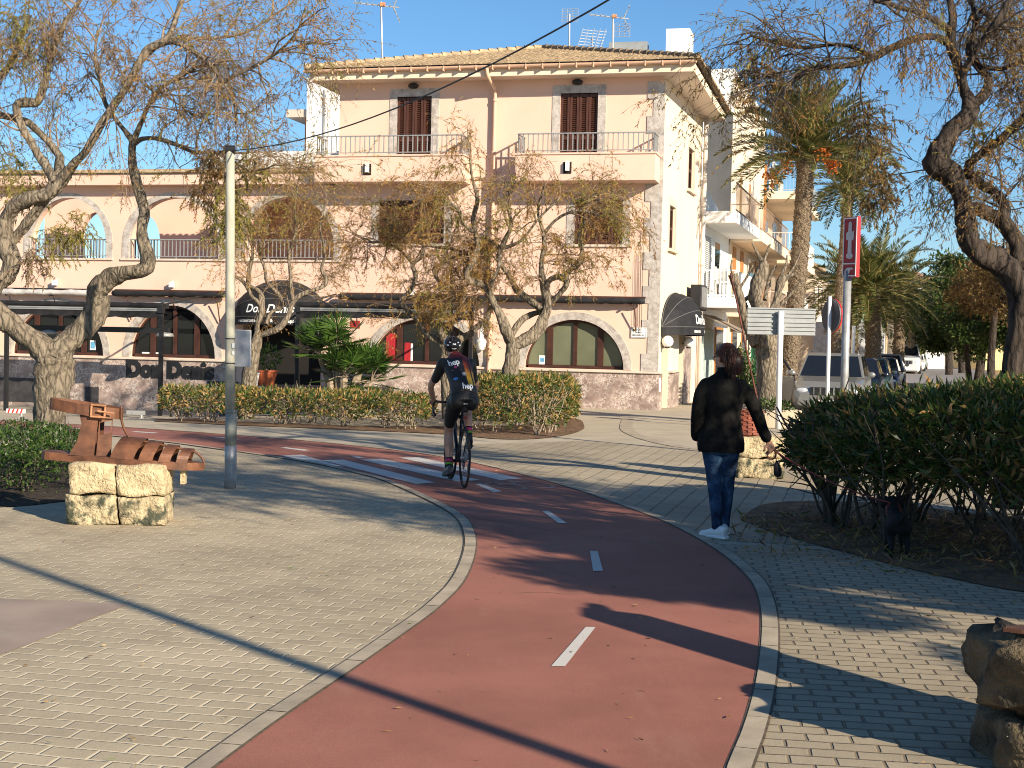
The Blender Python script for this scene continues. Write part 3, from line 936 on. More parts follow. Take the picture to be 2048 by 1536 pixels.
# domed canopy over the doors with lettering
def canopy(name, c, a, r, z0, text, sub, X, pivot_h=.0, tsize=.34, down=.2, scale_text=1.0):
    """Dutch canopy: ribs turn about the two lower ends. X maps local (s, out, z)"""
    def S(s, ang):  # s in -1..1 along the arc
        t = math.acos(max(-1, min(1, s))); rr = math.sin(t)
        return Vector((c + a * s, -r * .95 * rr * math.cos(ang) - .02, z0 + r * rr * math.sin(ang)))
    mb = MB(); n_ = 28; angs = [90, 75, 60, 45, 30, 15, 2]
    vs_ = [X(S(math.cos(math.pi * k / n_), rad(g))) for g in angs for k in range(n_ + 1)]
    mb.add(vs_, [(j * (n_ + 1) + k, j * (n_ + 1) + k + 1, (j + 1) * (n_ + 1) + k + 1, (j + 1) * (n_ + 1) + k) for j in range(len(angs) - 1) for k in range(n_)])
    e = [S(math.cos(math.pi * k / n_), rad(2)) for k in range(n_ + 1)]
    mb.add([X(p) for p in e] + [X(p - Vector((0, 0, down))) for p in e], [(k, k + 1, n_ + k + 2, n_ + k + 1) for k in range(n_)])
    cn = mb.build(name, BLACKF if name != 'x' else NAVY, B, smooth=True, fix=False)
    mb = MB()
    for g in (88, 60, 30, 2):
        mb.tube([X(S(math.cos(math.pi * k / n_), rad(g)) * 1.0 + Vector((0, -.006, .004))) for k in range(n_ + 1)], .011, 6)
    mb.build('canopy_rib', mat('canopy_piping', (.10, .10, .10), .6), cn)
    v, f = text_geo(text, tsize, .22, .006)
    mb = MB(); out = []
    for x, y, z in v:
        s = x / a * scale_text; s = max(-.99, min(.99, s)); t = math.sin(math.acos(s))
        zz = .23 * r + y     # height on the lower panel
        ang = math.asin(max(-.99, min(.99, zz / (r * t))))
        p = S(s, ang); out.append(X(p + Vector((0, -.014, .006))))
    mb.add(out, f); mb.build('lettering', LETTER, cn, fix=False)
    if sub:
        mb = MB()
        for word, pos in sub:
            v, f = text_geo(word, .125, 0, .002); out = []
            for x, y, z in v:
                s = (x + pos) / a; t = math.sin(math.acos(max(-.99, min(.99, s))))
                p = S(max(-.99, min(.99, s)), rad(2)); out.append(X(p + Vector((0, -.012, -down / 2 + y))))
            mb.add(out, f)
        mb.build('lettering', LETTER, cn, fix=False)
    return cn


canopy('entrance_canopy', -9.9, 1.30, 1.0, 2.07, 'Don Denis', [('restaurante', -.62), ('&', .12), ('tapas', .62)], lambda p: p, tsize=.30)
canopy('side_canopy', 2.3, 1.95, .92, 2.05, 'Don Denis', [('restaurante', -.62), ('& tapas', .5)], lambda p: Vector((p.x * SK - p.y * .84 + .003, p.x, p.z)), tsize=.34)
# doorway inside
mb = MB(); mb.box(ENT[0] - .6, .33, -.55, ENT[1] + .6, 3.4, 3.2); mb.build('entrance_hall', DARKIN, B)
mb = MB(); mb.box(ENT[1] - .35, -.9, -.5, ENT[1] - .28, -.83, 2.05); mb.build('canopy_post', BLACKM, B)
for a, b in ((.6, 1.55), (3.2, 3.95)):
    mb = MB(); mb.prism([rect(a + .003, b - .003, -.5, 2.045)], lambda u, v: (u * SK - .22, u, v), lambda u, v: (u * SK - .16, u, v))
    d = mb.build('door', BROWNF, B)
    mb = MB(); mb.prism([rect(a + .14, b - .14, .9, 1.9)], lambda u, v: (u * SK - .157, u, v), lambda u, v: (u * SK - .15, u, v)); mb.build('pane', GLASS, d)
    mb = MB(); mb.box(a * SK - .14, a + .1, .55, a * SK - .10, a + .13, .85); mb.build('handle', GREYM, d)
for w in (.42, 3.75):
    mb = MB(); mb.ell((w * SK + .17, w, 1.70), (.145, .145, .145), 18, 12); mb.build('globe_lamp', GLOBE, B, smooth=True)
    mb = MB(); mb.bar((w * SK, w, 1.66), (w * SK + .1, w, 1.66), .05); mb.tube([(w * SK + .17, w, 1.53), (w * SK + .17, w, 1.57)], .06, 10); mb.build('lamp_bracket', BLACKM, B)
# air conditioner, cable, meter box and the street plaque
mb = MB(); mb.prism([rect(4.2, 5.3, 2.62, 3.28)], lambda u, v: (u * SK + .12, u, v), lambda u, v: (u * SK + .42, u, v)); ac = mb.build('air_conditioner', BLACKM, B, bevel=.02)
mb = MB()
for k in range(9): mb.prism([rect(4.26 + k * .115, 4.30 + k * .115, 2.68, 3.22)], lambda u, v: (u * SK + .421, u, v), lambda u, v: (u * SK + .435, u, v))
mb.build('grille', GREYM, ac)
mb = MB()
for w in (4.35, 5.15): mb.bar((w * SK, w, 2.6), (w * SK + .42, w, 2.6), .04)
mb.build('bracket', BLACKM, ac)
mb = MB(); mb.box(.0405, .12, .45, .055, .32, .80); mb.build('meter_hatch', WHITEP, B)
pl = panel('street_plaque', [rect(-.67, -.28, 1.77, 2.03)], WHITEP, -.03, -.004, bevel=.004)
panel('plaque_border', [rect(-.66, -.29, 1.78, 2.02), list(reversed(rect(-.652, -.298, 1.788, 2.012)))], BLACKM, -.033, -.029, pl)
mb = MB(); mb.prism([[(-.61, 1.99), (-.55, 1.99), (-.55, 1.955), (-.58, 1.925), (-.61, 1.955)]], lambda a, b: (a, -.034, b), lambda a, b: (a, -.030, b)); mb.build('crest', mat('crest_yellow', (.45, .3, .03), .6), pl)
mb = MB(); rs_ = random.Random(5)
for u0, u1, z, h in ((-.52, -.42, 1.95, .04), (-.56, -.39, 1.885, .035), (-.62, -.33, 1.815, .045)):
    u = u0
    while u < u1:   # the small plaque lettering, too far away to read
        w = rs_.uniform(.010, .018); mb.box(u, -.0345, z, u + .005, -.0335, z + h)
        if rs_.random() < .7: mb.box(u + .0051, -.0345, z + rs_.choice((0, h * .45, h * .85)), u + w, -.0335, z + rs_.choice((.0, .45, .85)) * 0 + z * 0 + (z + h))  if rs_.random() < .25 else mb.box(u + .0051, -.0345, z + h * .42, u + w, -.0335, z + h * .56)
        u += w + .006
mb.build('lettering', BLACKM, pl, fix=False)
# black panels and the sign letters on the plinth of the left wing
mb = MB()
v, f = text_geo('Don Denis', .58, 0, .05)
mb.add([(-13.1 + x * 1.0, -.055, .63 + y) for x, y, _ in v], f); mb.build('sign_lettering', BLACKM, B, fix=False)
mb = MB(); mb.box(-19.5, -.06, -.35, -16.1, -.036, .30); mb.box(-15.6, -.06, -.30, -15.2, -.036, .12); mb.build('dark_board', mat('dark_panel', (.05, .047, .05), .6, var=.2), B)
mb = MB(); mb.box(-11.98, -.06, -.4, -11.1, -.036, .38); mb.build('dark_board', mat('dark_panel', (.05, .047, .05), .6, var=.2), B)
mb = MB(); mb.box(-8.0, -.012, 1.86, -7.74, -.001, 2.06); mb.build('red_notice', mat('red_notice', (.35, .03, .03), .6), B)
# ------------------------------------------------------------------ plants
BARK_T = barkmat('tamarisk_bark', (.25, .205, .15), (.045, .035, .026), 13, (1, 1, .35), 1.0, .03)
BARK_D = barkmat('shaded_tamarisk_bark', (.070, .055, .045), (.012, .009, .008), 10, (1, 1, .3), 1.0, .03)  # bark colour darkened to stand in for shade from other trees
TWIG = mat('twig_bark', (.27, .185, .115), .9, var=.2, scale=20)
TWIG_G = mat('grey_twig_bark', (.10, .075, .058), .9, var=.2, scale=20)
FEATHER = leafmat('tamarisk_foliage_gold', [(0, (.30, .15, .045)), (.35, (.42, .235, .06)), (.7, (.50, .32, .09)), (1, (.36, .29, .07))], .4)
FEATHER_B = leafmat('tamarisk_foliage_brown', [(0, (.22, .11, .04)), (.4, (.33, .175, .05)), (.75, (.40, .235, .065)), (1, (.27, .22, .055))], .4)
FEATHER_M = leafmat('tamarisk_foliage_mauve', [(0, (.19, .13, .11)), (.45, (.25, .17, .125)), (.75, (.29, .19, .08)), (1, (.20, .18, .06))], .35)
FEATHER_K = leafmat('tamarisk_foliage_shaded', [(0, (.10, .06, .028)), (.45, (.17, .10, .038)), (.75, (.22, .14, .045)), (1, (.15, .135, .04))], .3)  # shade on the right-hand tree put into darker leaf colours
FEATHER_G = leafmat('tamarisk_foliage_green', [(0, (.16, .17, .03)), (.5, (.25, .23, .045)), (1, (.40, .31, .065))], .4)


def unit(a):
    return a / (np.linalg.norm(a, axis=-1, keepdims=True) + 1e-9)


def batch_tubes(P, R, sides=3):
    """P (n,k,3) paths, R (n,k) radii"""
    n, k, _ = P.shape
    T = np.gradient(P, axis=1); T = unit(T)
    ref = np.tile(np.array([.31, .52, .79]), (n, k, 1))
    X = unit(np.cross(T, ref)); Y = np.cross(T, X)
    a = np.arange(sides) * 2 * np.pi / sides
    V = P[:, :, None, :] + R[:, :, None, None] * (X[:, :, None, :] * np.cos(a)[None, None, :, None] + Y[:, :, None, :] * np.sin(a)[None, None, :, None])
    idx = np.arange(n * k * sides).reshape(n, k, sides)
    A = idx[:, :-1, :]; Bq = np.roll(A, -1, axis=2); D = idx[:, 1:, :]; C = np.roll(D, -1, axis=2)
    return V.reshape(-1, 3), np.stack([A, Bq, C, D], -1).reshape(-1, 4)


def leaves(P, D, l, w, bend=0.0, up=None):
    """rhombic leaves at P along D"""
    n = len(P); D = unit(D)
    S = unit(np.cross(D, RNG.normal(size=(n, 3)) if up is None else up + .35 * RNG.normal(size=(n, 3))))
    l = np.broadcast_to(np.asarray(l, float), (n,))[:, None]; w = np.broadcast_to(np.asarray(w, float), (n,))[:, None]
    Nn = np.cross(D, S)
    V = np.stack([P, P + D * l * .45 + S * w / 2 + Nn * bend * l, P + D * l, P + D * l * .45 - S * w / 2 + Nn * bend * l], 1)
    return V.reshape(-1, 3), np.arange(4 * n).reshape(n, 4)


def sample_paths(P, n, tmin=0.0, tmax=1.0, weights=None):
    m, k, _ = P.shape
    i = RNG.choice(m, n, p=weights) if weights is not None else RNG.integers(0, m, n)
    t = RNG.uniform(tmin, tmax, n) * (k - 1); j = np.minimum(t.astype(int), k - 2); f = (t - j)[:, None]
    a = P[i, j]; b = P[i, j + 1]
    return a * (1 - f) + b * f, unit(b - a), i, t / (k - 1)


def grow(pos, d, length, k, jitter, droop, curl=0.0):
    n = len(pos); out = np.zeros((n, k, 3)); out[:, 0] = pos; d = unit(d.copy()); step = (np.broadcast_to(length, (n,)) / (k - 1))[:, None]
    C = RNG.normal(size=(n, 3)) * curl
    for q in range(1, k):
        d = unit(d + RNG.normal(size=(n, 3)) * jitter + C + np.array([0, 0, -droop]))
        out[:, q] = out[:, q - 1] + d * step
    return out


def limb_mesh(mb, pts, n=4, sides=10, lump=.13):
    """pts (x, y, z, r) -> knotty limb"""
    C = crom(pts, n); P = [Vector(c[:3]) for c in C]
    prev = None; vs_ = []; ph = random.uniform(0, 6)
    for i, p in enumerate(P):
        d = (P[min(i + 1, len(P) - 1)] - P[max(i - 1, 0)]).normalized()
        if prev is None:
            x = d.cross(Vector((0.3, 1, 0.1))).normalized()
        else: x = (prev - d * prev.dot(d)).normalized()
        prev = x; y = d.cross(x)
        for k in range(sides):
            a = 2 * math.pi * k / sides
            r = C[i][3] * (1 + lump * math.sin(3 * a + ph + i * .55) * math.sin(i * .8 + ph) + lump * .9 * math.sin(2 * a - i * .37 + ph) + random.uniform(-lump, lump) * .45)
            vs_.append(p + x * math.cos(a) * r + y * math.sin(a) * r)
    fs = [(i * sides + k, i * sides + (k + 1) % sides, (i + 1) * sides + (k + 1) % sides, (i + 1) * sides + k) for i in range(len(P) - 1) for k in range(sides)]
    e = (len(P) - 1) * sides; fs.append(tuple(range(e, e + sides)))
    mb.add(vs_, fs)


def px_limb(pts, Y, ppm, drift=0.0):
    """trace of a limb: (px, py, radius px[, depth offset]) at depth Y"""
    out = []
    for i, p in enumerate(pts):
        dy = p[3] if len(p) > 3 else drift * math.sin(i * 1.3 + pts[0][0])
        w = at(p[0], p[1], Y + dy); out.append((w.x, w.y, w.z, p[2] / ppm))
    return out


def tamarisk(name, label, limbs, tips, n1, n2, n3, l1, l2, l3, mats, bark, spread=1.0, droop=.06, leafden=9, leafl=(.04, .10), leafw=.011, green=None, group=None, up=.35, r1=.016, cloud=None, lump=.13, loc=None, clumps=()):
    """limbs: traced knotty limbs (trunk part). tips: indices of limbs that carry the crown"""
    base = limbs[0][0]; L0 = Vector(loc) if loc is not None else Vector((base[0], base[1], gz(base[0], base[1])))
    root = thing(name, label, 'tree', L0, 0, group)
    off = np.array(L0)
    limbs = [[(p[0] - L0.x, p[1] - L0.y, p[2] - L0.z, p[3]) for p in l] for l in limbs]
    mb = MB()
    for l in limbs: limb_mesh(mb, l, 5, 12 if l[0][3] > .06 else 8, lump)
    mb.build('trunk', bark, root, smooth=True, fix=False)
    K = 14
    paths = np.stack([resample(crom(limbs[i], 5)[:, :3], K) for i in tips])
    ln = np.array([np.linalg.norm(np.diff(p, axis=0), axis=1).sum() for p in paths]); wt = ln / ln.sum()
    parts = []
    # first order branches
    pos, tan, pi, tt = sample_paths(paths, n1, .25, 1.0, wt)
    cen = paths.reshape(-1, 3).mean(0)
    d = tan * .7 + RNG.normal(size=(n1, 3)) * .65 * spread + unit(pos - cen) * .45 + np.array([0, 0, up])
    B1 = grow(pos, d, RNG.uniform(*l1, n1), 8, .16, droop, .05)
    R1 = np.linspace(1, .3, 8)[None] * RNG.uniform(.6, 1.2, (n1, 1)) * r1
    V, F = batch_tubes(B1, R1, 5); parts.append((V, F, 0))
    # second order
    pos, tan, _, _ = sample_paths(B1, n2, .2, 1.0)
    B2 = grow(pos, tan * .8 + RNG.normal(size=(n2, 3)) * .6 + np.array([0, 0, up * .4]), RNG.uniform(*l2, n2), 7, .16, droop * 1.6, .04)
    V, F = batch_tubes(B2, np.linspace(1, .4, 7)[None] * RNG.uniform(.6, 1.2, (n2, 1)) * r1 * .42, 4); parts.append((V, F, 0))
    # twigs
    src = np.concatenate([B2, grow(*[x[:0] for x in (pos, tan)], 1.0, 7, 0, 0)]) if False else B2
    pos, tan, par, _ = sample_paths(src, n3, .15, 1.0)
    B3 = grow(pos, tan * .6 + RNG.normal(size=(n3, 3)) * .55 + np.array([0, 0, -.05]), RNG.uniform(*l3, n3), 5, .12, droop * 3, .03)
    V, F = batch_tubes(B3, np.linspace(1, .5, 5)[None] * RNG.uniform(.7, 1.2, (n3, 1)) * r1 * .17, 3); parts.append((V, F, 0))
    # feathery leaves: clumps keep one tint
    nl = n3 * leafden
    pos, tan, par3, _ = sample_paths(B3, nl, .1, 1.0)
    clump = RNG.random(n2)
    lv = clump[par[par3]]
    dens = RNG.random(nl) < np.where(lv < .35, .25, 1.0)
    pos, tan, lv = pos[dens], tan[dens], lv[dens]
    dirs = tan * .9 + RNG.normal(size=pos.shape) * .55 + np.array([0, 0, -.25])
    l = RNG.uniform(*leafl, len(pos)); w = leafw * RNG.uniform(.7, 1.5, len(pos))
    gm = (lv > 1 - (green if green is not None else .15))
    third = (~gm) & (lv < .6)
    for sel, mi in ((gm, 3), (third, 2), ((~gm) & (~third), 1)):
        if sel.any():
            V, F = leaves(pos[sel], dirs[sel], l[sel], w[sel]); parts.append((V, F, mi))
    for (cx, cy, cz, cr, mi) in clumps:   # hanging tufts that still carry leaves
        k = int(90 * cr / .4); c_ = np.array([cx, cy, cz]) - off
        G = grow(c_ + RNG.normal(size=(k, 3)) * cr * np.array([.42, .42, .5]), RNG.normal(size=(k, 3)) * .6 + np.array([0, 0, -.2]), RNG.uniform(.6, 1.3, k) * cr, 5, .12, .3, .03)
        V, F = batch_tubes(G, np.full((k, 5), .0022), 3); parts.append((V, F, 0))
        pos, tan, _, _ = sample_paths(G, k * 26, .05, 1.0)
        V, F = leaves(pos, tan + RNG.normal(size=pos.shape) * .5 + np.array([0, 0, -.3]), RNG.uniform(leafl[0], leafl[1] * 1.15, len(pos)), leafw * RNG.uniform(.8, 1.5, len(pos))); parts.append((V, F, mi))
    npmesh('crown', parts, [TWIG if bark is BARK_T else TWIG_G] + list(mats), root)
    return root


GD = (FEATHER, FEATHER_B, FEATHER_G)
DL = 17.5; pl_ = FPX / DL
T = lambda pts, dr=.25: px_limb(pts, DL, pl_ * 1.12, dr)
left_limbs = [
    T([(97, 925, 44, 0), (100, 860, 39, 0), (103, 800, 37, 0), (108, 750, 40, 0), (112, 715, 44, 0)]),
    T([(112, 720, 36, 0), (125, 696, 31, .05), (150, 672, 27, .1), (174, 649, 24, .1), (195, 612, 26, .15), (194, 581, 24, .1), (224, 555, 20, 0), (250, 546, 17, -.1), (286, 539, 18, -.15), (296, 519, 16, -.15), (284, 467, 11, -.1), (289, 425, 13, 0), (281, 394, 12, .1), (268, 347, 10, .1), (264, 310, 9, .1), (266, 281, 9, .1)]),
    T([(108, 720, 34, 0), (80, 690, 28, -.05), (40, 662, 25, -.1), (0, 633, 24, -.15), (-32, 605, 22, -.2), (-15, 572, 22, -.1), (15, 550, 20, 0), (24, 520, 19, 0), (10, 480, 20, .1), (14, 440, 18, .2), (28, 412, 16, .1), (60, 398, 16, 0), (95, 390, 17, 0), (112, 370, 18, 0)]),
    T([(12, 505, 13, .3), (25, 484, 11, .2), (48, 455, 11, .15), (72, 422, 10, .1), (95, 393, 10, .05)]),
    T([(110, 371, 13, 0), (100, 345, 10, .1), (74, 305, 8, .2), (43, 250, 9, .3), (33, 215, 10, .3), (45, 205, 10, .3), (75, 203, 9, .3), (92, 160, 8, .3), (103, 110, 7, .2), (125, 55, 6, .1), (160, 0, 5, .1), (190, -60, 4, 0)]),
    T([(112, 371, 14, 0), (125, 360, 13, 0), (148, 328, 10, -.1), (172, 301, 9, -.2), (199, 254, 8, -.3), (227, 211, 8, -.3), (254, 172, 8, -.3), (277, 129, 8, -.3), (297, 98, 8, -.3), (336, 74, 7, -.2), (360, 12, 6, 0), (385, -60, 4, .1)]),
    T([(112, 365, 10, 0), (119, 330, 10, .3), (117, 308, 9, .4), (86, 273, 8, .5), (55, 245, 8, .6), (10, 232, 8, .7), (-40, 220, 6, .7)]),
    T([(266, 283, 8, .1), (252, 264, 6, .1), (234, 242, 5.5, .2), (211, 207, 5, .3), (203, 172, 4.5, .4), (190, 120, 4, .5), (196, 60, 3, .6)]),
    T([(266, 281, 7, .1), (281, 250, 5.5, 0), (297, 211, 5, -.1), (318, 180, 4.5, -.2), (352, 156, 4, -.3), (402, 133, 3, -.4), (450, 128, 2.5, -.5)]),
    T([(268, 288, 6, .1), (285, 278, 5.5, 0), (312, 277, 5, -.2), (352, 289, 4.5, -.4), (391, 305, 4, -.5), (430, 305, 3.5, -.6), (469, 324, 3, -.7), (520, 359, 2.5, -.8)]),
    T([(297, 98, 7, -.3), (344, 84, 6, -.4), (391, 105, 5, -.5), (422, 133, 4.5, -.6), (449, 168, 4, -.7), (469, 203, 3.5, -.8), (473, 245, 3, -.8)]),
    T([(449, 165, 4, -.7), (465, 152, 3.5, -.8), (500, 137, 3.2, -.9), (555, 105, 3, -1.0), (594, 62, 2.5, -1.1), (612, 12, 2, -1.2)]),
    T([(285, 120, 6, -.3), (332, 80, 4, .1), (380, 76, 4, .2), (430, 76, 3.5, .3), (488, 66, 3, .4), (547, 31, 2.5, .4), (590, 0, 2, .4)]),
    T([(60, 30, 5, .5), (20, 130, 7, .6), (-20, 165, 8, .6), (-60, 190, 8, .7)]),
    T([(470, 300, 3, -.7), (420, 310, 3, -.5), (405, 345, 2.5, -.5), (395, 400, 2, -.5)]),
]
tamarisk('tamarisk_tree', 'large tamarisk with a forked knotty trunk rising behind the rusty sandal sculpture', left_limbs, [4, 5, 6, 7, 8, 9, 10, 11, 12, 13], 110, 720, 4000, (.5, 1.2), (.35, .8), (.18, .42), (FEATHER_M, FEATHER_B, FEATHER_G), BARK_T, 1.0, .05, 16, (.025, .06), .0085, .17, up=.2, r1=.013, group='tamarisk trees', clumps=[(*at(x_, y_, DL + d_), r_, m_) for x_, y_, d_, r_, m_ in ((50, 40, 0, .34, 3), (10, 70, .3, .34, 3), (100, 75, .2, .28, 1), (20, 330, .5, .36, 3), (45, 380, .4, .26, 3), (150, 455, -.2, .24, 3), (110, 480, -.2, .24, 3), (70, 520, -.2, .22, 1), (452, 395, -.8, .22, 3), (470, 425, -.9, .24, 3), (450, 455, -.8, .18, 3), (415, 320, -.5, .22, 2), (405, 380, -.5, .22, 2), (440, 345, -.6, .2, 2), (505, 340, -.8, .2, 3), (230, 90, -.2, .24, 1), (265, 150, -.2, .22, 1))])

DC = 28.0; pc = FPX / DC
T = lambda pts, dr=.3: px_limb(pts, DC, pc, dr)
centre = [
    T([(1021, 850, 20, 0), (1022, 790, 17, 0), (1022, 737, 15, 0), (1025, 705, 16, 0), (1026, 682, 15, 0)]),
    T([(1024, 688, 11, 0), (1013, 661, 11, -.1), (1004, 637, 9, -.1), (989, 610, 8, -.1), (971, 577, 8, 0), (952, 565, 8, 0), (938, 560, 7.5, 0), (934, 546, 6, 0), (946, 522, 6, 0), (955, 495, 5.5, .1), (952, 468, 5, .1), (946, 440, 4.5, .1), (955, 398, 4, 0), (945, 360, 3, 0), (940, 318, 2, 0)]),
    T([(946, 464, 4, .1), (928, 447, 4, 0), (916, 419, 3.5, -.1), (892, 401, 3, -.2), (865, 372, 2.2, -.3)]),
    T([(953, 470, 4, .1), (977, 477, 3.5, .2), (1001, 497, 3.5, .2)]),
    T([(1028, 690, 13, 0), (1050, 680, 12.5, 0), (1074, 662, 12, .05), (1089, 631, 11.5, .1), (1095, 604, 10, .1), (1089, 574, 8, .1), (1083, 543, 6, 0), (1084, 513, 5, 0), (1089, 495, 4.5, 0), (1086, 462, 4, .1), (1076, 420, 3, .2), (1090, 370, 2.2, .2)]),
    T([(1092, 580, 6, .1), (1098, 562, 6, 0), (1116, 553, 6, -.1), (1131, 557, 6.5, -.1), (1137, 543, 5.5, -.1), (1161, 522, 5, -.1), (1164, 501, 4.5, 0), (1158, 477, 4, 0), (1170, 448, 3.5, .1), (1172, 410, 2.6, .1), (1200, 380, 2, 0)]),
    T([(1098, 610, 6, .1), (1119, 588, 6, 0), (1131, 572, 5.5, -.1), (1135, 558, 5, -.1)]),
    T([(1084, 620, 7, .1), (1064, 604, 7, .2), (1034, 580, 6, .3), (1019, 553, 5.5, .3), (1001, 528, 5, .2), (998, 513, 5, .2), (1010, 480, 5, .1), (1022, 453, 4, 0), (1018, 412, 3, 0), (1030, 360, 2.2, 0)]),
    T([(1022, 672, 6, .15), (1043, 641, 6.5, .3), (1062, 630, 6, .35), (1084, 622, 6, .25)]),
    T([(980, 590, 5, -.1), (986, 560, 4.5, -.2), (996, 540, 4, -.2), (1000, 510, 4, -.1)]),
    T([(1086, 470, 3.5, .1), (1112, 440, 3.2, 0), (1150, 422, 3, -.2), (1200, 430, 2.6, -.3), (1245, 455, 2, -.3)]),
    T([(1001, 497, 4, .2), (1020, 492, 3.5, .1), (1046, 478, 3, 0), (1075, 440, 2.5, -.1), (1120, 395, 2, -.2)]),
]
tamarisk('tamarisk_tree', 'tamarisk with golden brown crown standing in the clipped hedge before the arched window', centre, [1, 2, 4, 5, 7, 10, 11], 76, 450, 2400, (.5, 1.15), (.35, .8), (.2, .45), GD, BARK_T, 1.0, .07, 20, (.04, .09), .011, .20, group='tamarisk trees', up=.18, r1=.016)
DB = 28.8; pb = FPX / DB
T = lambda pts, dr=.3: px_limb(pts, DB, pb, dr)
behind = [
    T([(896, 850, 13, 0), (894, 790, 12, 0), (893, 730, 12, 0), (895, 700, 12, 0)]),
    T([(892, 706, 7, 0), (880, 684, 6, 0), (853, 668, 6, 0), (828, 634, 5, 0), (804, 608, 5.5, 0), (808, 596, 5.5, 0), (825, 575, 4.5, 0), (831, 550, 4.5, .1), (825, 528, 4, .1), (843, 514, 3.5, 0), (848, 490, 3, 0), (835, 450, 2.2, 0)]),
    T([(898, 706, 8, 0), (903, 670, 5.5, .1), (904, 643, 5, .1), (922, 613, 5, 0), (925, 590, 5, 0), (901, 580, 4.5, 0), (883, 569, 4.5, .1), (868, 540, 4, .1), (886, 526, 3.5, 0), (915, 512, 3, -.1), (938, 505, 2.5, -.1)]),
    T([(900, 706, 9, 0), (912, 684, 8.5, -.1), (940, 668, 7.5, -.1), (958, 650, 6, 0), (975, 636, 5, .1), (982, 612, 4, .2)]),
    T([(904, 640, 4, .1), (902, 600, 3, .2), (903, 560, 3, .2), (900, 530, 2.5, .2), (885, 500, 2, .2)]),
    T([(826, 528, 3.5, .1), (800, 500, 3, .2), (770, 486, 2.5, .2), (735, 485, 2, .3)]),
    T([(936, 510, 3, -.1), (915, 500, 2.5, 0), (870, 495, 2, .1), (820, 480, 1.8, .2), (770, 440, 1.5, .2)]),
    T([(893, 690, 7, 0), (884, 668, 7, -.15), (877, 655, 6, -.2)]),
]
tamarisk('tamarisk_tree', 'slim tamarisk with thin looping limbs directly behind the cyclist', behind, [1, 2, 5, 6, 4], 52, 340, 2100, (.5, 1.1), (.35, .8), (.2, .45), (FEATHER_B, FEATHER, FEATHER_G), BARK_T, 1.0, .05, 18, (.04, .10), .011, .08, group='tamarisk trees', up=.18, r1=.015)
DS = 28.6; ps = FPX / DS
T = lambda pts, dr=.3: px_limb(pts, DS, ps, dr)
small = [
    T([(492, 850, 19, 0), (495, 790, 16, 0), (503, 726, 13, 0), (511, 690, 11, 0), (518, 664, 10, 0)]),
    T([(515, 668, 6, 0), (515, 648, 5.5, 0), (523, 625, 5.5, 0), (523, 594, 5, 0), (516, 581, 4.5, 0), (498, 570, 4.5, .1), (499, 540, 4, .1), (506, 500, 3, .1), (498, 460, 2.2, .1), (470, 420, 1.6, 0)]),
    T([(522, 670, 6, 0), (540, 664, 6, -.1), (559, 655, 6, -.15), (575, 635, 6, -.1), (585, 606, 5, 0), (600, 591, 4.5, 0), (626, 581, 4.5, 0), (647, 572, 4, 0), (653, 558, 4, 0), (643, 538, 3, 0), (650, 505, 2.5, 0), (640, 450, 1.8, 0), (655, 400, 1.3, 0)]),
    T([(586, 600, 4, 0), (582, 570, 4, 0), (580, 540, 3.5, .1), (578, 505, 3, .1), (592, 462, 2.5, .1), (590, 410, 2, 0), (600, 350, 1.4, 0)]),
    T([(532, 650, 5, 0), (542, 625, 4, .2), (565, 614, 4, .2), (562, 596, 4, .2), (548, 579, 3.6, .2), (533, 562, 3.6, .2), (530, 538, 3.2, .2), (520, 500, 2.5, .2), (540, 440, 1.8, .2)]),
    T([(521, 612, 4, 0), (512, 600, 4, -.1), (503, 592, 4, -.1), (489, 566, 3.5, -.1), (470, 552, 3, -.1)]),
]
tamarisk('tamarisk_tree', 'small tamarisk with a stubby trunk and thin wispy crown before the dark entrance', small, [1, 2, 3, 4], 46, 300, 1500, (.5, 1.2), (.35, .85), (.2, .45), (FEATHER, FEATHER_B, FEATHER_G), BARK_T, 1.0, .03, 13, (.04, .09), .010, .12, group='tamarisk trees', up=.3, r1=.012)
DR = 14.0; pr_ = FPX / DR
T = lambda pts, dr=.25: px_limb(pts, DR, pr_ * 1.18, dr)
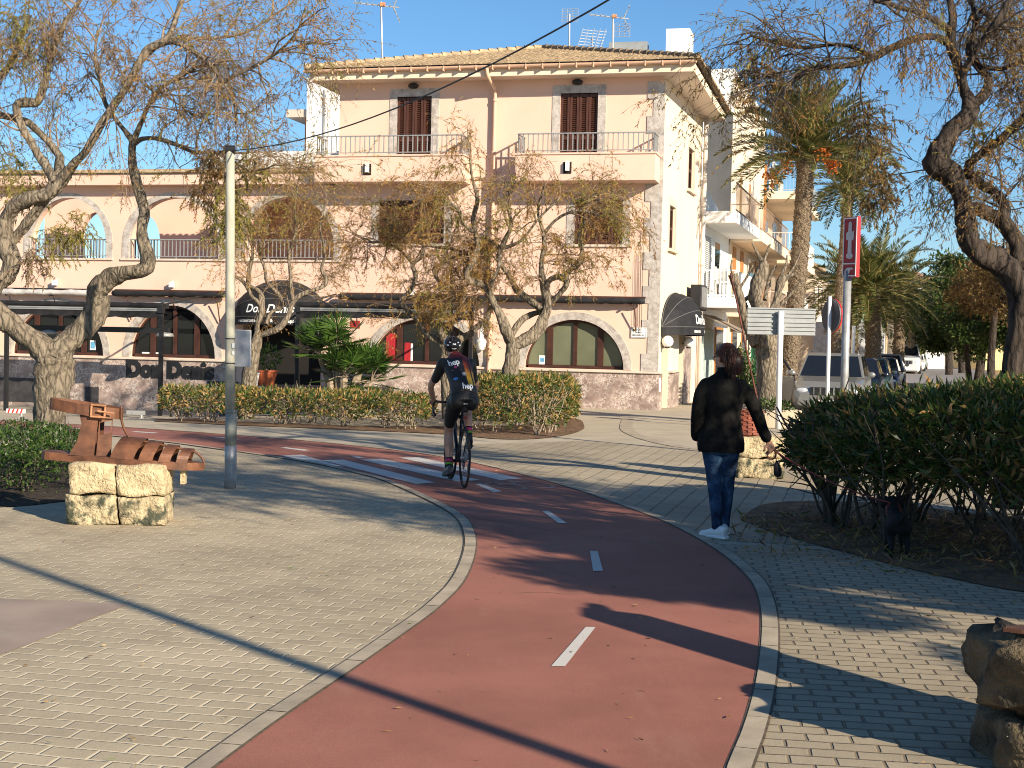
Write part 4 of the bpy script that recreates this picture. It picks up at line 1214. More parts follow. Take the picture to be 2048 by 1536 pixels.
right = [
    T([(2018, 1015, 40, 0), (2022, 900, 36, 0), (2030, 780, 34, 0), (2040, 660, 33, 0), (2044, 580, 34, 0)]),
    T([(2044, 590, 32, 0), (2020, 548, 30, 0), (1992, 522, 27, 0), (1955, 503, 28, -.05), (1938, 480, 26, -.1), (1934, 452, 22, -.1), (1929, 419, 22, -.1), (1918, 385, 22, -.1), (1900, 348, 27, -.1), (1872, 328, 27, -.1), (1884, 296, 25, -.05), (1908, 258, 24, 0), (1936, 232, 20, 0), (1938, 205, 17, .05), (1925, 170, 12, .1), (1914, 125, 11, .1), (1902, 85, 11, .1), (1905, 30, 10, .1), (1890, -40, 8, .1)]),
    T([(2046, 560, 28, .1), (2040, 500, 24, .2), (2018, 462, 20, .2), (2004, 440, 18, .2), (2010, 415, 13, .2), (1996, 390, 12, .2), (1954, 362, 12, .15), (1936, 340, 11, .1), (1950, 316, 11, .1), (1998, 283, 10, 0), (2046, 238, 9, -.1), (2110, 180, 8, -.2)]),
    T([(1996, 436, 15, .2), (1970, 424, 15, .2), (1950, 415, 14, .1)]),
    T([(1902, 88, 10, .1), (1868, 73, 9, 0), (1827, 79, 9, -.1), (1780, 98, 8.5, -.2), (1742, 117, 8, -.3), (1701, 130, 7, -.4), (1637, 136, 6, -.5), (1602, 149, 5, -.5), (1580, 165, 4, -.6)]),
    T([(1742, 112, 6, -.3), (1685, 89, 5, -.2), (1606, 95, 4.5, -.1), (1540, 82, 4, 0), (1500, 70, 3, .1)]),
    T([(1932, 190, 11, .05), (1927, 149, 9, 0), (1957, 95, 9, 0), (1995, 41, 8, -.1), (2020, 0, 7, -.1), (2050, -50, 5, -.1)]),
    T([(1940, 215, 13, .05), (1972, 185, 11, .15), (1975, 155, 10, .2), (1955, 130, 9, .25), (1938, 100, 8, .25), (1950, 50, 7, .3), (1940, -20, 5, .3)]),
    T([(1966, 133, 6, .2), (2000, 138, 5, .1), (2033, 127, 5, 0), (2080, 110, 4, 0)]),
    T([(1900, 60, 8, .1), (1850, 30, 7, -.4), (1800, 15, 6, -.8), (1750, 0, 5, -1.0)]),
    T([(1880, -30, 8, .2), (1800, -60, 7, .6), (1730, -70, 6, .8)]),
    T([(1960, 20, 6, .3), (2010, 60, 5, .9), (2050, 110, 4, 1.2)]),
]
tamarisk('tamarisk_tree', 'tall shade-darkened tamarisk leaning in from the right behind the big hedge', right, [4, 5, 6, 7, 8, 9, 10, 11, 2], 105, 620, 3600, (.45, 1.0), (.3, .75), (.16, .38), (FEATHER_K, FEATHER_B, FEATHER_G), BARK_D, 1.0, .07, 14, (.025, .065), .009, .10, group='tamarisk trees', up=.06, r1=.011, loc=gnd(2020, 1005), clumps=[(*at(x_, y_, DR + d_), r_, m_) for x_, y_, d_, r_, m_ in ((1510, 150, -.3, .18, 1), (1770, 340, -.2, .18, 1), (1965, 265, .2, .18, 3), (1760, 400, -.2, .2, 1), (2000, 60, .2, .3, 1), (2030, 150, .2, .25, 1), (1740, 240, -.2, .26, 1))])


# the tree just outside the right edge: its real shade lies over the path and the bed
def wv(*p): return p
near = [
    [wv(6.9, 6.6, -.05, .20), wv(6.8, 6.7, .8, .17), wv(6.6, 6.9, 1.6, .18), wv(6.4, 7.0, 2.1, .15)],
    [wv(6.4, 7.0, 2.0, .12), wv(5.9, 6.9, 2.6, .10), wv(5.3, 6.7, 3.0, .08), wv(4.7, 7.1, 3.6, .06), wv(4.0, 7.6, 4.3, .04), wv(3.2, 8.0, 4.9, .025)],
    [wv(6.4, 7.0, 2.0, .12), wv(6.6, 7.7, 2.7, .10), wv(6.3, 8.5, 3.1, .07), wv(5.6, 9.2, 3.8, .05), wv(5.0, 10.0, 4.6, .03)],
    [wv(6.4, 7.0, 2.1, .12), wv(7.2, 6.9, 2.9, .10), wv(7.6, 7.4, 3.7, .07), wv(7.2, 8.2, 4.6, .04)],
    [wv(6.4, 7.0, 2.1, .11), wv(6.3, 6.6, 3.2, .08), wv(5.8, 6.0, 4.2, .06), wv(5.0, 5.6, 4.9, .04), wv(4.6, 5.0, 5.2, .02)],
    [wv(6.6, 7.7, 2.7, .09), wv(6.8, 7.6, 3.6, .07), wv(6.4, 8.2, 4.6, .05), wv(5.6, 8.8, 5.2, .03)],
    [wv(5.8, 6.0, 4.2, .05), wv(5.3, 6.8, 4.8, .04), wv(4.8, 7.6, 5.1, .02)],
    [wv(6.4, 8.2, 4.6, .04), wv(7.0, 7.2, 5.0, .03), wv(7.4, 6.2, 5.1, .02)],
    [wv(6.4, 7.0, 2.1, .10), wv(6.7, 6.4, 2.8, .08), wv(6.2, 5.9, 3.3, .06), wv(5.4, 5.7, 3.4, .04)],
    [wv(5.9, 6.9, 2.6, .07), wv(5.5, 7.7, 2.9, .05), wv(5.2, 8.6, 2.9, .04)],
    [wv(7.2, 6.9, 2.9, .07), wv(7.9, 6.5, 2.9, .06), wv(8.6, 6.6, 2.6, .04)],
    [wv(6.6, 7.7, 2.7, .07), wv(7.3, 8.6, 2.7, .05), wv(7.9, 9.6, 2.5, .04)],
]
tamarisk('tamarisk_tree', 'broad tamarisk beside the near end of the planting bed, its limbs over the path', near, [1, 2, 3, 4, 5, 6, 7, 8, 9, 10, 11], 190, 1250, 6600, (.5, 1.2), (.35, .8), (.2, .45), (FEATHER_B, FEATHER_M, FEATHER_G), BARK_D, 1.1, .05, 22, (.05, .11), .014, .2, group='tamarisk trees', up=.1, r1=.018)

# ------------------------------------------------------------------ hedges
OLE = leafmat('oleander_leaf', [(0, (.035, .07, .016)), (.42, (.07, .115, .026)), (.62, (.14, .14, .033)), (.78, (.34, .21, .06)), (1, (.44, .26, .11))], .3, .42)
OLE_D = leafmat('dark_oleander_leaf', [(0, (.038, .070, .016)), (.48, (.075, .12, .026)), (.74, (.15, .155, .04)), (.86, (.32, .19, .06)), (1, (.42, .25, .11))], .3, .36)
BOX = leafmat('box_leaf', [(0, (.016, .036, .007)), (.5, (.035, .075, .013)), (1, (.10, .15, .035))], .3, .4)  # greens darkened to paint tree shade onto the left hedge
STEM_D = mat('shaded_shrub_stem', (.085, .068, .052), .9, var=.25, scale=15)  # stem colour darkened to carry the shade inside the hedge
STEM = mat('shrub_stem', (.30, .235, .17), .9, var=.2, scale=15)


def hedge(name, label, poly, h0, h1, n, ll, lw, lm, stems=30, zbase=None, rnd=.10, topgap=0.0, group=None, cat='hedge', inward=.3, edge=.72, sway=.08, stemr=.012, hx=None, side=1.0, stem_m=None):
    """poly: footprint (x, y); leaves between heights h0 and h1, most of them near the skin"""
    P = np.array(poly, float); cx, cy = P.mean(0)
    root = thing(name, label, cat, (cx, cy, gz(cx, cy)), 0, group)
    x0, y0 = P.min(0); x1, y1 = P.max(0)
    nv_ = len(P)

    def inside(Q):
        c = np.zeros(len(Q), bool); j = nv_ - 1
        for i in range(nv_):
            a, b = P[i], P[j]
            t = ((a[1] > Q[:, 1]) != (b[1] > Q[:, 1])) & (Q[:, 0] < (b[0] - a[0]) * (Q[:, 1] - a[1]) / (b[1] - a[1] + 1e-12) + a[0]); c ^= t; j = i
        return c

    def edist(Q):
        d = np.full(len(Q), 9.0)
        for i in range(nv_):
            a, b = P[i], P[(i + 1) % nv_]; e = b - a
            t = np.clip(((Q - a) @ e) / (e @ e), 0, 1); d = np.minimum(d, np.linalg.norm(Q - a - t[:, None] * e, axis=1))
        return d

    def ring(Q, k):
        return np.sin(Q[:, 0] * 3.1 + k) * np.cos(Q[:, 1] * 2.7 - k) * .5 + np.sin(Q[:, 0] * 7.3 + Q[:, 1] * 5.1 + k) * .5
    keep = []; got = 0
    while got < n:
        Q = RNG.uniform((x0 - .06, y0 - .06), (x1 + .06, y1 + .06), (n * 3, 2)); Q = Q[inside(Q)]
        z = RNG.uniform(0, 1, len(Q)); ed = edist(Q)
        top = (np.interp(Q[:, 0], *hx) if hx else h1) + sway * ring(Q, 1.3) - np.clip(rnd - ed, 0, rnd) * .9
        bot = h0 + sway * 1.4 * ring(Q, 4.1)
        zz = bot + (top - bot) * z
        skin = np.minimum(ed, np.minimum(top - zz, (zz - bot) + .12))
        ok = RNG.random(len(Q)) < np.where((ed < top - zz) & (zz < top - .10), side, 1.0) * np.where(skin < .13, 1.0, np.where(skin < .3, .28, .06))
        ok &= RNG.random(len(Q)) < .40 + .62 * ring(np.stack([Q[:, 0] * 1.7 + zz * 2.3, Q[:, 1] * 1.7], 1), 2.0) + .25
        keep.append(np.stack([Q[ok, 0], Q[ok, 1], zz[ok]], 1)); got += ok.sum()
    pos = np.concatenate(keep)[:n]
    c3 = np.array([cx, cy, (h0 + h1) / 2])
    out = unit((pos - c3) * np.array([.5, .5, 1.6]))
    d = out * .5 + RNG.normal(size=pos.shape) * .6 + np.array([0, 0, .35])
    V, F = leaves(pos - np.array([cx, cy, 0]), d, RNG.uniform(ll * .6, ll * 1.25, n), RNG.uniform(lw * .7, lw * 1.3, n), .08)
    npmesh('foliage', [(V, F, 0)], lm, root)
    # stems from a few root stocks
    m = max(4, stems // 5); S = RNG.uniform((x0, y0), (x1, y1), (m * 12, 2)); S = S[inside(S)]; S = S[edist(S) > .12][:m]
    if len(S):
        pts = np.repeat(S, 5, 0) + RNG.normal(size=(len(S) * 5, 2)) * .05; k = len(pts)
        p3 = np.concatenate([pts - np.array([cx, cy]), np.full((k, 1), -.02)], 1)
        d = np.concatenate([RNG.normal(size=(k, 2)) * .28, np.ones((k, 1))], 1)
        G = grow(p3, d, RNG.uniform(.75, 1.0, k) * h1 * 1.0, 7, .09, -.0, .02)
        V, F = batch_tubes(G, np.linspace(1, .4, 7)[None] * RNG.uniform(.6, 1.3, (k, 1)) * stemr, 5)
        # side shoots
        q, t_, _, _ = sample_paths(G, k * 3, .3, .95)
        G2 = grow(q, t_ * .6 + RNG.normal(size=q.shape) * .5, RNG.uniform(.2, .45, len(q)), 5, .1, 0)
        V2, F2 = batch_tubes(G2, np.linspace(1, .4, 5)[None] * np.full((len(q), 1), stemr * .5), 4)
        npmesh('stems', [(V, F, 0), (V2, F2, 0)], stem_m or STEM, root)
    return root


def gp(px): return [tuple(gnd(*p).xy) for p in px]


hedge('clipped_hedge', 'long low clipped hedge with yellowing leaves between lamp post and cyclist', gp([(318, 838), (430, 846), (600, 853), (760, 860), (850, 864), (872, 848), (760, 838), (560, 832), (420, 828), (328, 826)]), .18, .60, 9500, .105, .030, OLE, 120, group='hedges around the trees', sway=.05)
hedge('clipped_hedge', 'bulky rounded clipped hedge around the trunk of the golden tamarisk', gp([(938, 862), (985, 870), (1040, 874), (1090, 872), (1135, 862), (1158, 848), (1150, 834), (1080, 828), (990, 830), (940, 838)]), .18, .93, 10500, .11, .031, OLE, 70, group='hedges around the trees', sway=.06, rnd=.2)
hedge('clipped_hedge', 'shade-darkened small-leaved hedge around the big tamarisk at the left edge', gp([(-330, 1012), (-60, 1008), (70, 1003), (150, 992), (204, 972), (212, 945), (140, 925), (0, 918), (-330, 912)]), .05, .50, 13000, .05, .024, BOX, 30, group='hedges around the trees', sway=.05, side=.22, stem_m=STEM_D)  # thinned sides and darkened leaves stand in for tree shade
hedge('oleander_hedge', 'large tall shaded hedge on bare stems right of the woman', [(2.62, 13.5), (2.75, 12.2), (3.1, 11.2), (3.7, 10.4), (4.4, 9.9), (5.4, 9.7), (6.4, 10.2), (6.3, 12.2), (5.4, 13.6), (4.3, 14.2), (3.2, 14.2)], .55, 1.30, 24000, .13, .027, OLE_D, 170, group='hedges around the trees', sway=.08, rnd=.25, stemr=.017, hx=([2.5, 3.4, 4.6], [.96, 1.17, 1.34]), stem_m=STEM_D)
# ------------------------------------------------------------------ lamp post, cable, signs
def up_post(px, py, dy=0):
    p = gnd(px, py); return p


p = gnd(460, 977); r_ = thing('lamp_post', 'weathered pale post with a steel sleeve at its foot beside the cycle path', 'post', p)
top = at(460.5, 300, p.y); dx = top.x - p.x; H_ = top.z
mb = MB(); mb.tube([(0 + dx * t, 0, H_ * t) for t in (.225, .4, .6, .8, 1)], [.052, .051, .05, .048, .046], 18); mb.build('pole', POLE, r_, smooth=True)
mb = MB(); mb.tube([(0, 0, .46), (0, 0, .815)], .060, 18); mb.tube([(0, 0, .815), (0, 0, .84)], .068, 18); mb.build('pole_base', mat('worn_pole_base', (.26, .27, .235), .75, .0, var=.15, scale=8), r_, smooth=True)
mb = MB(); mb.tube([(0, 0, 0), (0, 0, .12), (.004, .0, .2), (.002, 0, .3), (0, 0, .462)], [.064, .0635, .061, .0635, .0635], 18, wob=.02); mb.build('steel_sleeve', GALV, r_, smooth=True)
mb = MB()
for z in (1.33, 1.59): mb.tube([(dx * z / H_, 0, z), (dx * z / H_, 0, z + .012)], .054, 16)
mb.build('band', BLACKM, r_)
mb = MB(); mb.box(.006, -.056, 1.50, .034, -.051, 1.55); mb.build('sticker', WHITEP, r_)
mb = MB(); mb.box(.012, -.056, 1.43, .034, -.051, 1.47); mb.build('sticker', WHITEP, r_)
mb = MB(); mb.tube([(dx - .02, 0, H_ - .1), (dx - .02, 0, H_ + .07)], .012, 6); mb.tube([(dx - .05, 0, H_), (dx + .05, 0, H_)], .05, 12); mb.build('cable_hook', BLACKM, r_)
PT = Vector((p.x + dx, p.y, H_))
b_ = thing('notice_board', 'blank grey notice board fastened behind the pale lamp post', 'board', p + Vector((0, .075, 1.30)))
mb = MB(); mb.box(-.085, 0, 0, .178, .02, .39); mb.build('panel', mat('board_grey', (.33, .35, .39), .5, var=.05), b_, bevel=.003)
mb = MB(); mb.box(.174, -.004, 0, .182, .024, .39); mb.box(-.085, -.004, .386, .174, .024, .394); mb.build('edge', WHITEP, b_)
# the post whose shadow crosses the foreground
q = Vector((5.15, -.14, 0)); r2 = thing('lamp_post', 'tall grey post on the right-hand paving that throws a long shadow', 'post', q)
mb = MB(); mb.tube([(0, 0, .9), (0, 0, 7.2)], [.06, .05], 14); mb.build('pole', GALV, r2, smooth=True)
mb = MB(); mb.tube([(0, 0, 0), (0, 0, .9)], .078, 14); mb.build('pole_base', GALV, r2, smooth=True)
mb = MB(); mb.lathe([(.05, .0), (.22, .08), (.22, .14), (.05, .24)], 14, 0, (0, 0, 7.18)); mb.build('lamp_head', GREYM, r2, smooth=True)
A = PT + Vector((.02, 0, -.01)); Z_ = Vector((5.12, -.10, 4.75))
pts = []
tz_ = []
for x_, y_ in ((470, 301), (600, 275), (720, 238), (840, 195), (985, 120), (1195, 0)):   # sag of the cable
    k_ = (x_ - 1024) / FPX; t = (A.x - k_ * A.y) / (k_ * (Z_.y - A.y) - (Z_.x - A.x)); tz_.append((t, at(x_, y_, A.y + (Z_.y - A.y) * t).z))
cf = np.polyfit([q_[0] for q_ in tz_], [q_[1] for q_ in tz_], 2)
for k in range(41):
    t = k / 40; pp = A.lerp(Z_, t); pp.z = float(np.polyval(cf, t)); pts.append(pp)
mb = MB(); mb.tube(pts, .006, 6); tag(mb.build('overhead_cable', BLACKM, smooth=True), 'dark overhead cable sagging from the pale lamp post up out of the picture', 'cable')

# direction sign seen from the back
p = gnd(1556, 858); r_ = thing('direction_sign', 'back of a ribbed direction sign with two panels on a white post', 'sign', p)
tp = at(1562, 622, p.y); s_ = p.y / FPX
mb = MB(); mb.tube([(0, 0, 0), ((tp.x - p.x) * .5, 0, tp.z * .5), (tp.x - p.x, 0, tp.z)], .058, 12); mb.build('post', WHITEP, r_, smooth=True)
for y0_, y1_ in ((620, 645), (646.5, 671)):
    a_ = at(1494, y1_, p.y + .1) - p; c_ = at(1631, y0_, p.y + .1) - p
    mb = MB(); mb.box(a_.x, .10, a_.z + .025, c_.x, .13, c_.z + .025)
    h_ = c_.z - a_.z
    for f in (.06, .36, .64, .94): mb.box(a_.x, .075, a_.z + .025 + h_ * f - .014, c_.x, .099, a_.z + .025 + h_ * f + .014)
    mb.build('sign_panel', SIGNB, r_, bevel=.006)
mb = MB()
for y0_ in (628, 640, 654, 665):
    a_ = at(1562, y0_, p.y) - p; mb.box(a_.x - .08, .0, a_.z - .012, a_.x + .08, .074, a_.z + .012)
mb.build('clamp', GALV, r_)
# round sign turned away
p = Vector((at(1656, 760, 26).x, 26, 0)); r_ = thing('round_sign', 'round road sign seen almost edge-on with a red rim', 'sign', p)
tp = at(1660, 593, 26)
mb = MB(); mb.tube([(0, 0, 0), (tp.x - p.x, 0, tp.z)], .036, 10); mb.build('post', WHITEP, r_, smooth=True)
cz = at(1660, 631, 26).z; ang = rad(-70)
M_ = Matrix.Translation((tp.x - p.x + .05, .07, cz)) @ Matrix.Rotation(ang, 4, 'Z') @ Matrix.Rotation(rad(90), 4, 'X')
mb = MB(); mb.lathe([(.31, -.018), (.31, .012)], 28, 0, M=M_); mb.build('sign_back', mat('dark_sign_back', (.09, .09, .10), .5, .2, var=.1), r_)
mb = MB(); mb.lathe([(.314, -.045), (.318, -.019)], 28, 0, M=M_); mb.build('sign_rim', REDB, r_)
# red sign with the lighthouse figure
p = Vector((at(1689, 760, 19.5).x, 19.5, 0)); r_ = thing('red_sign', 'tall red sign with a white figure on a thick steel post', 'sign', p)
tp = at(1700, 440, 19.5)
mb = MB(); mb.tube([(0, 0, 0), (.0, 0, at(1690, 556, 19.5).z + .1)], .055, 16); mb.build('post', GALV, r_, smooth=True)
z0 = at(1695, 555, 19.5).z; z1 = at(1695, 434, 19.5).z
RZ = Matrix.Translation((.035, -.04, 0)) @ Matrix.Rotation(rad(-56), 4, 'Z')
mb = MB(); mb.box(-.125, -.035, z0, .125, .035, z1, M=RZ); sg = mb.build('sign_box', RED, r_, bevel=.004)
mb = MB()
def fr(x0, z_0, x1, z_1): mb.box(x0, -.042, z_0, x1, -.036, z_1, M=RZ)
H2 = z1 - z0; fr(-.122, z1 - .03, .122, z1 - .012); fr(-.122, z0 + .012, .122, z0 + .03); fr(-.122, z0 + .03, -.109, z1 - .03); fr(.109, z0 + .03, .122, z1 - .03); fr(-.109, z0 + H2 * .215, .109, z0 + H2 * .235)
mb.build('sign_border', WHITEP, sg)
mb = MB(); zb = z0 + H2 * .30
def Q(pts): mb.prism([pts], lambda a, b: RZ @ Vector((a * .8, -.0435, zb + b)), lambda a, b: RZ @ Vector((a * .8, -.0365, zb + b)))
Hs = H2 * .60
Q([(.075 * math.cos(a), .09 * Hs + .085 * Hs * math.sin(a)) for a in [2 * math.pi * k / 16 for k in range(16)]])
Q([(-.042, .16 * Hs), (.042, .16 * Hs), (.038, .52 * Hs), (-.038, .52 * Hs)])
Q([(-.085, .53 * Hs), (.07, .51 * Hs), (.09, .62 * Hs), (.088, .78 * Hs), (.06, .76 * Hs), (.04, .74 * Hs), (.035, .99 * Hs), (.0, 1.04 * Hs), (-.035, .99 * Hs), (-.04, .76 * Hs), (-.085, .72 * Hs)])
mb.build('figure_emblem', mat('faded_white', (.66, .60, .60), .6, var=.06), sg)
mb = MB(); zb = z0 + H2 * .07; Q([(-.10, .0), (-.07, .035), (-.02, .03), (.0, -.02), (.02, .04), (.06, .05), (.10, .045), (.07, .075), (-.04, .075), (-.09, .05)])
mb.build('lower_emblem', mat('faded_white', (.66, .60, .60), .6, var=.06), sg)


# ------------------------------------------------------------------ stone plinths and rusty sculptures
def rough_block(mb, x0, y0, z0, x1, y1, z1, seed=0, amp=.02, n=9, round_=.018):
    rs = random.Random(seed)
    ph = [rs.uniform(0, 6) for _ in range(6)]
    def f(u, v, w):
        x = x0 + (x1 - x0) * u; y = y0 + (y1 - y0) * v; z = z0 + (z1 - z0) * w
        # rounded corners
        c = Vector(((x0 + x1) / 2, (y0 + y1) / 2, (z0 + z1) / 2)); p_ = Vector((x, y, z)); d = p_ - c
        e = Vector((abs(u - .5) * 2, abs(v - .5) * 2, abs(w - .5) * 2)); s = sorted(e)
        k = max(0, (s[1] - .72) / .28) ** 2
        d *= 1 - round_ * k * (1 + .8 * s[0])
        d += Vector((math.sin(y * 17 + z * 13 + ph[0]), math.sin(x * 15 + z * 19 + ph[1]), math.sin(x * 16 + y * 12 + ph[2]))) * amp * .5
        d += Vector((rs.uniform(-1, 1), rs.uniform(-1, 1), rs.uniform(-1, 1))) * amp * .22
        return c + d
    idx = {}
    vs_ = []
    def vid(i, j, k):
        if (i, j, k) not in idx: idx[(i, j, k)] = len(vs_); vs_.append(f(i / n, j / n, k / n))
        return idx[(i, j, k)]
    fs = []
    for a in range(n):
        for b in range(n):
            for c in (0, n):
                fs += [(vid(a, b, c), vid(a + 1, b, c), vid(a + 1, b + 1, c), vid(a, b + 1, c)), (vid(a, c, b), vid(a + 1, c, b), vid(a + 1, c, b + 1), vid(a, c, b + 1)), (vid(c, a, b), vid(c, a + 1, b), vid(c, a + 1, b + 1), vid(c, a, b + 1))]
    mb.add(vs_, fs)


p = gnd(236, 1052); PL = thing('stone_plinth', 'lichen-stained sandstone block plinth under the rusty sandal', 'plinth', p, rad(4))
for i, (x0, x1, z0, z1, m_) in enumerate(((-.44, -.01, 0, .255, STONE), (.0, .385, 0, .245, STONE), (-.42, -.03, .27, .53, STONE_C), (-.02, .385, .255, .52, STONE_C))):
    mb = MB(); rough_block(mb, x0, 0, z0, x1, .52, z1, i + 3); mb.build('stone_block', m_, PL, smooth=True)
# the sandal: sole, straps and buckle; local x along the sole, y across, z up
pa = at(82, 900, p.y + .25); pb_ = at(398, 928, p.y + .20)
SA = thing('sandal_sculpture', 'giant rusty steel sandal sculpture standing on sandstone blocks', 'sculpture', p + Vector((.0, .27, .53)), rad(4))
ax_ = Vector(((pb_ - pa).length, 0, 0)); Ls = (pb_ - pa).length
tilt = math.atan2(pb_.z - pa.z, Ls)
M0 = Matrix.Translation((pa.x - p.x + .02, 0, pa.z - .53 - .035)) @ Matrix.Rotation(-tilt, 4, 'Y')


def sole_w(t):  # half width along the sole
    return .12 + .06 * math.sin(math.pi * min(1, max(0, t * 1.05))) + .035 * math.exp(-((t - .7) / .2) ** 2) - .12 * max(0, (t - .86) / .14) ** 2 - .09 * max(0, (.06 - t) / .06) ** 2


ts = [k / 30 for k in range(31)]
outl = [(t * Ls, sole_w(t)) for t in ts] + [(t * Ls, -sole_w(t) * .95) for t in reversed(ts)]
mb = MB(); mb.prism([outl], lambda a, b: M0 @ Vector((a, b, -.030)), lambda a, b: M0 @ Vector((a, b, .036)))
mb.build('sole', RUST, SA)


def strap(t0, t1, lean, h, name='toe_strap', wd=1.0):
    mb = MB(); n_ = 14; th = .008
    def pt(t, a, off):
        w = sole_w(t) * .98
        return M0 @ Vector((t * Ls + lean * math.sin(a) ** 1.0 * .5 * Ls, -w * math.cos(a), .03 + (h + off) * math.sin(a) ** .8))
    for off in (0, th):
        pass
    V_ = []
    for off in (0, th):
        for t in (t0, t1):
            for k in range(n_ + 1): V_.append(pt(t, math.pi * k / n_, off))
    m_ = n_ + 1
    fs = []
    for k in range(n_):
        fs += [(k, k + 1, m_ + k + 1, m_ + k), (2 * m_ + k, 3 * m_ + k, 3 * m_ + k + 1, 2 * m_ + k + 1), (k, 2 * m_ + k, 2 * m_ + k + 1, k + 1), (m_ + k, m_ + k + 1, 3 * m_ + k + 1, 3 * m_ + k)]
    mb.add(V_, fs); return mb.build(name, RUST, SA, smooth=False)


strap(.44, .585, .10, .175); strap(.615, .70, .07, .155); strap(.735, .805, .06, .135); strap(.84, .905, .05, .115)
# upright side plates
for s in (-1, 1):
    mb = MB()
    pl = [(.19, .03), (.34, .03), (.345, .36), (.36, .40), (.22, .42), (.245, .30), (.23, .15)]
    mb.prism([[(a * Ls, b) for a, b in pl]] + ([[(.325 * Ls, .19), (.325 * Ls, .26), (.302 * Ls, .245), (.302 * Ls, .175)]] if False else []), lambda a, b: M0 @ Vector((a, s * (.165 - .12 * b), b)), lambda a, b: M0 @ Vector((a, s * (.165 - .12 * b) + .009, b)))
    mb.build('side_plate', RUST, SA)
mb = MB()
mb.prism([[(.345 * Ls, .03), (.43 * Ls, .03), (.425 * Ls, .36), (.35 * Ls, .36)], [(.358 * Ls, .21), (.352 * Ls, .32), (.42 * Ls, .345), (.422 * Ls, .245)]], lambda a, b: M0 @ Vector((a, -.1 + .1 * (a / Ls - .345) * 4 - .03 * b, b)), lambda a, b: M0 @ Vector((a, -.09 + .1 * (a / Ls - .345) * 4 - .03 * b, b)))
mb.build('front_plate', RUST, SA)
# ankle strap: an open ring round the heel
mb = MB(); n_ = 36; V_ = []
for k in range(n_ + 1):
    a = rad(-200) + rad(400) * k / n_
    cx = .255 * Ls + math.cos(a) * .225 * Ls * (1.0 if math.cos(a) < 0 else .95); cy = math.sin(a) * .15
    sag = .045 * (math.cos(a) * -.5 + .5)
    for z in (.355, .45): V_.append(M0 @ Vector((cx, cy, z + sag)))
    for z in (.355, .45): V_.append(M0 @ Vector((cx + .009 * math.cos(a), cy + .009 * math.sin(a), z + sag)))
fs = []
for k in range(n_):
    a, b = 4 * k, 4 * k + 4; fs += [(a, b, b + 1, a + 1), (a + 2, a + 3, b + 3, b + 2), (a, a + 2, b + 2, b), (a + 1, b + 1, b + 3, a + 3)]
mb.add(V_, fs); mb.build('ankle_strap', RUST, SA)
mb = MB(); bx, bz = .30 * Ls, .365
for a, b, c, d in ((0, 0, .13, .016), (0, .10, .13, .116), (0, .016, .016, .10), (.114, .016, .13, .10)):
    mb.box(bx + a, -.178, bz + b, bx + c, -.158, bz + d, M=M0)
mb.bar(M0 @ Vector((bx + .06, -.182, bz + .06)), M0 @ Vector((bx + .2, -.178, bz + .05)), .014)
mb.build('buckle', mat('buckle_rust', (.46, .22, .11), .5, .2, var=.2, scale=9), SA, bevel=.004)
mb = MB(); c_ = crom([(.47, -.06, .47), (.475, -.05, .36), (.50, -.03, .26), (.545, -.01, .195), (.66, .0, .175), (.80, .0, .15), (.93, .0, .125), (.985, -.0, .07), (1.0, -.0, .01), (.985, 0, -.03)], 6)
mb.tube([M0 @ Vector((c[0] * Ls, c[1], c[2])) for c in c_], .011, 8); mb.build('toe_thong', RUST, SA, smooth=True)
mb = MB(); mb.box(.46, -.05, -.19, .50, .05, -.0, M=Matrix.Translation((0, 0, 0))); mb.build('support_foot', STONE_C, SA)
mb = MB(); mb.box(-.05, -.08, -.01, .04, .08, .07); mb.build('support_foot', STONE_C, SA)

# woven rusty sculpture with a long rod behind the woman
p = gnd(1520, 958); PL2 = thing('stone_plinth', 'pale sandstone plinth of two blocks behind the woman', 'plinth', p, rad(-6))
sc_ = p.y / FPX
for i, (x0, x1, z0, z1) in enumerate(((-.29, .29, 0, .25), (-.30, .31, .262, .52))):
    mb = MB(); rough_block(mb, x0, 0, z0, x1, .50, z1, i + 21, .025); mb.build('stone_block', STONE_C if i else STONE, PL2, smooth=True)
WV = thing('woven_sculpture', 'rusty woven steel shoe sculpture with a long thin rod on the sandstone plinth', 'sculpture', p + Vector((-.12, .25, .52)))
mb = MB(); rows = 11; nn = 22
for j in range(rows):
    z = .02 + j * .028; rx = .23 - .006 * j; ry = .17 - .004 * j
    for k in range(nn):
        a0 = 2 * math.pi * k / nn; a1 = 2 * math.pi * (k + .92) / nn; o_ = .014 if (j + k) % 2 else -.004
        P_ = [Vector(((rx + o_) * math.cos(a), (ry + o_) * math.sin(a), zz)) for a in (a0, a1) for zz in (z, z + .026)]
        mb.add([P_[0], P_[1], P_[3], P_[2]] + [q * .94 + Vector((0, 0, q.z * .06)) for q in (P_[0], P_[1], P_[3], P_[2])], [(0, 1, 2, 3), (4, 5, 6, 7), (0, 1, 5, 4), (1, 2, 6, 5), (2, 3, 7, 6), (3, 0, 4, 7)])
mb.lathe([(.19, -.001), (.225, .02)], 22, 0, sy=.75); mb.build('woven_body', mat('red_rust_steel', (.26, .075, .045), .7, .1, var=.3, scale=9, col2=(.11, .035, .025)), WV)
a_ = at(1512, 812, p.y + .25) - (p + Vector((-.12, .25, .52)))
mb = MB(); pts = []
for x_, y_ in ((1518, 812), (1508, 770), (1496, 715), (1484, 655), (1474, 605), (1466, 570), (1461, 546)):
    w = at(x_, y_, p.y + .25) - (p + Vector((-.12, .25, .52))); pts.append(w)
mb.tube(crom([tuple(q) for q in pts], 4).tolist(), .011, 8); mb.tube([pts[0] + Vector((0, 0, -.14)), pts[0]], .02, 8); mb.build('rod', mat('red_rust_steel', (.20, .06, .04), .7, .1, var=.3, scale=9), WV, smooth=True)

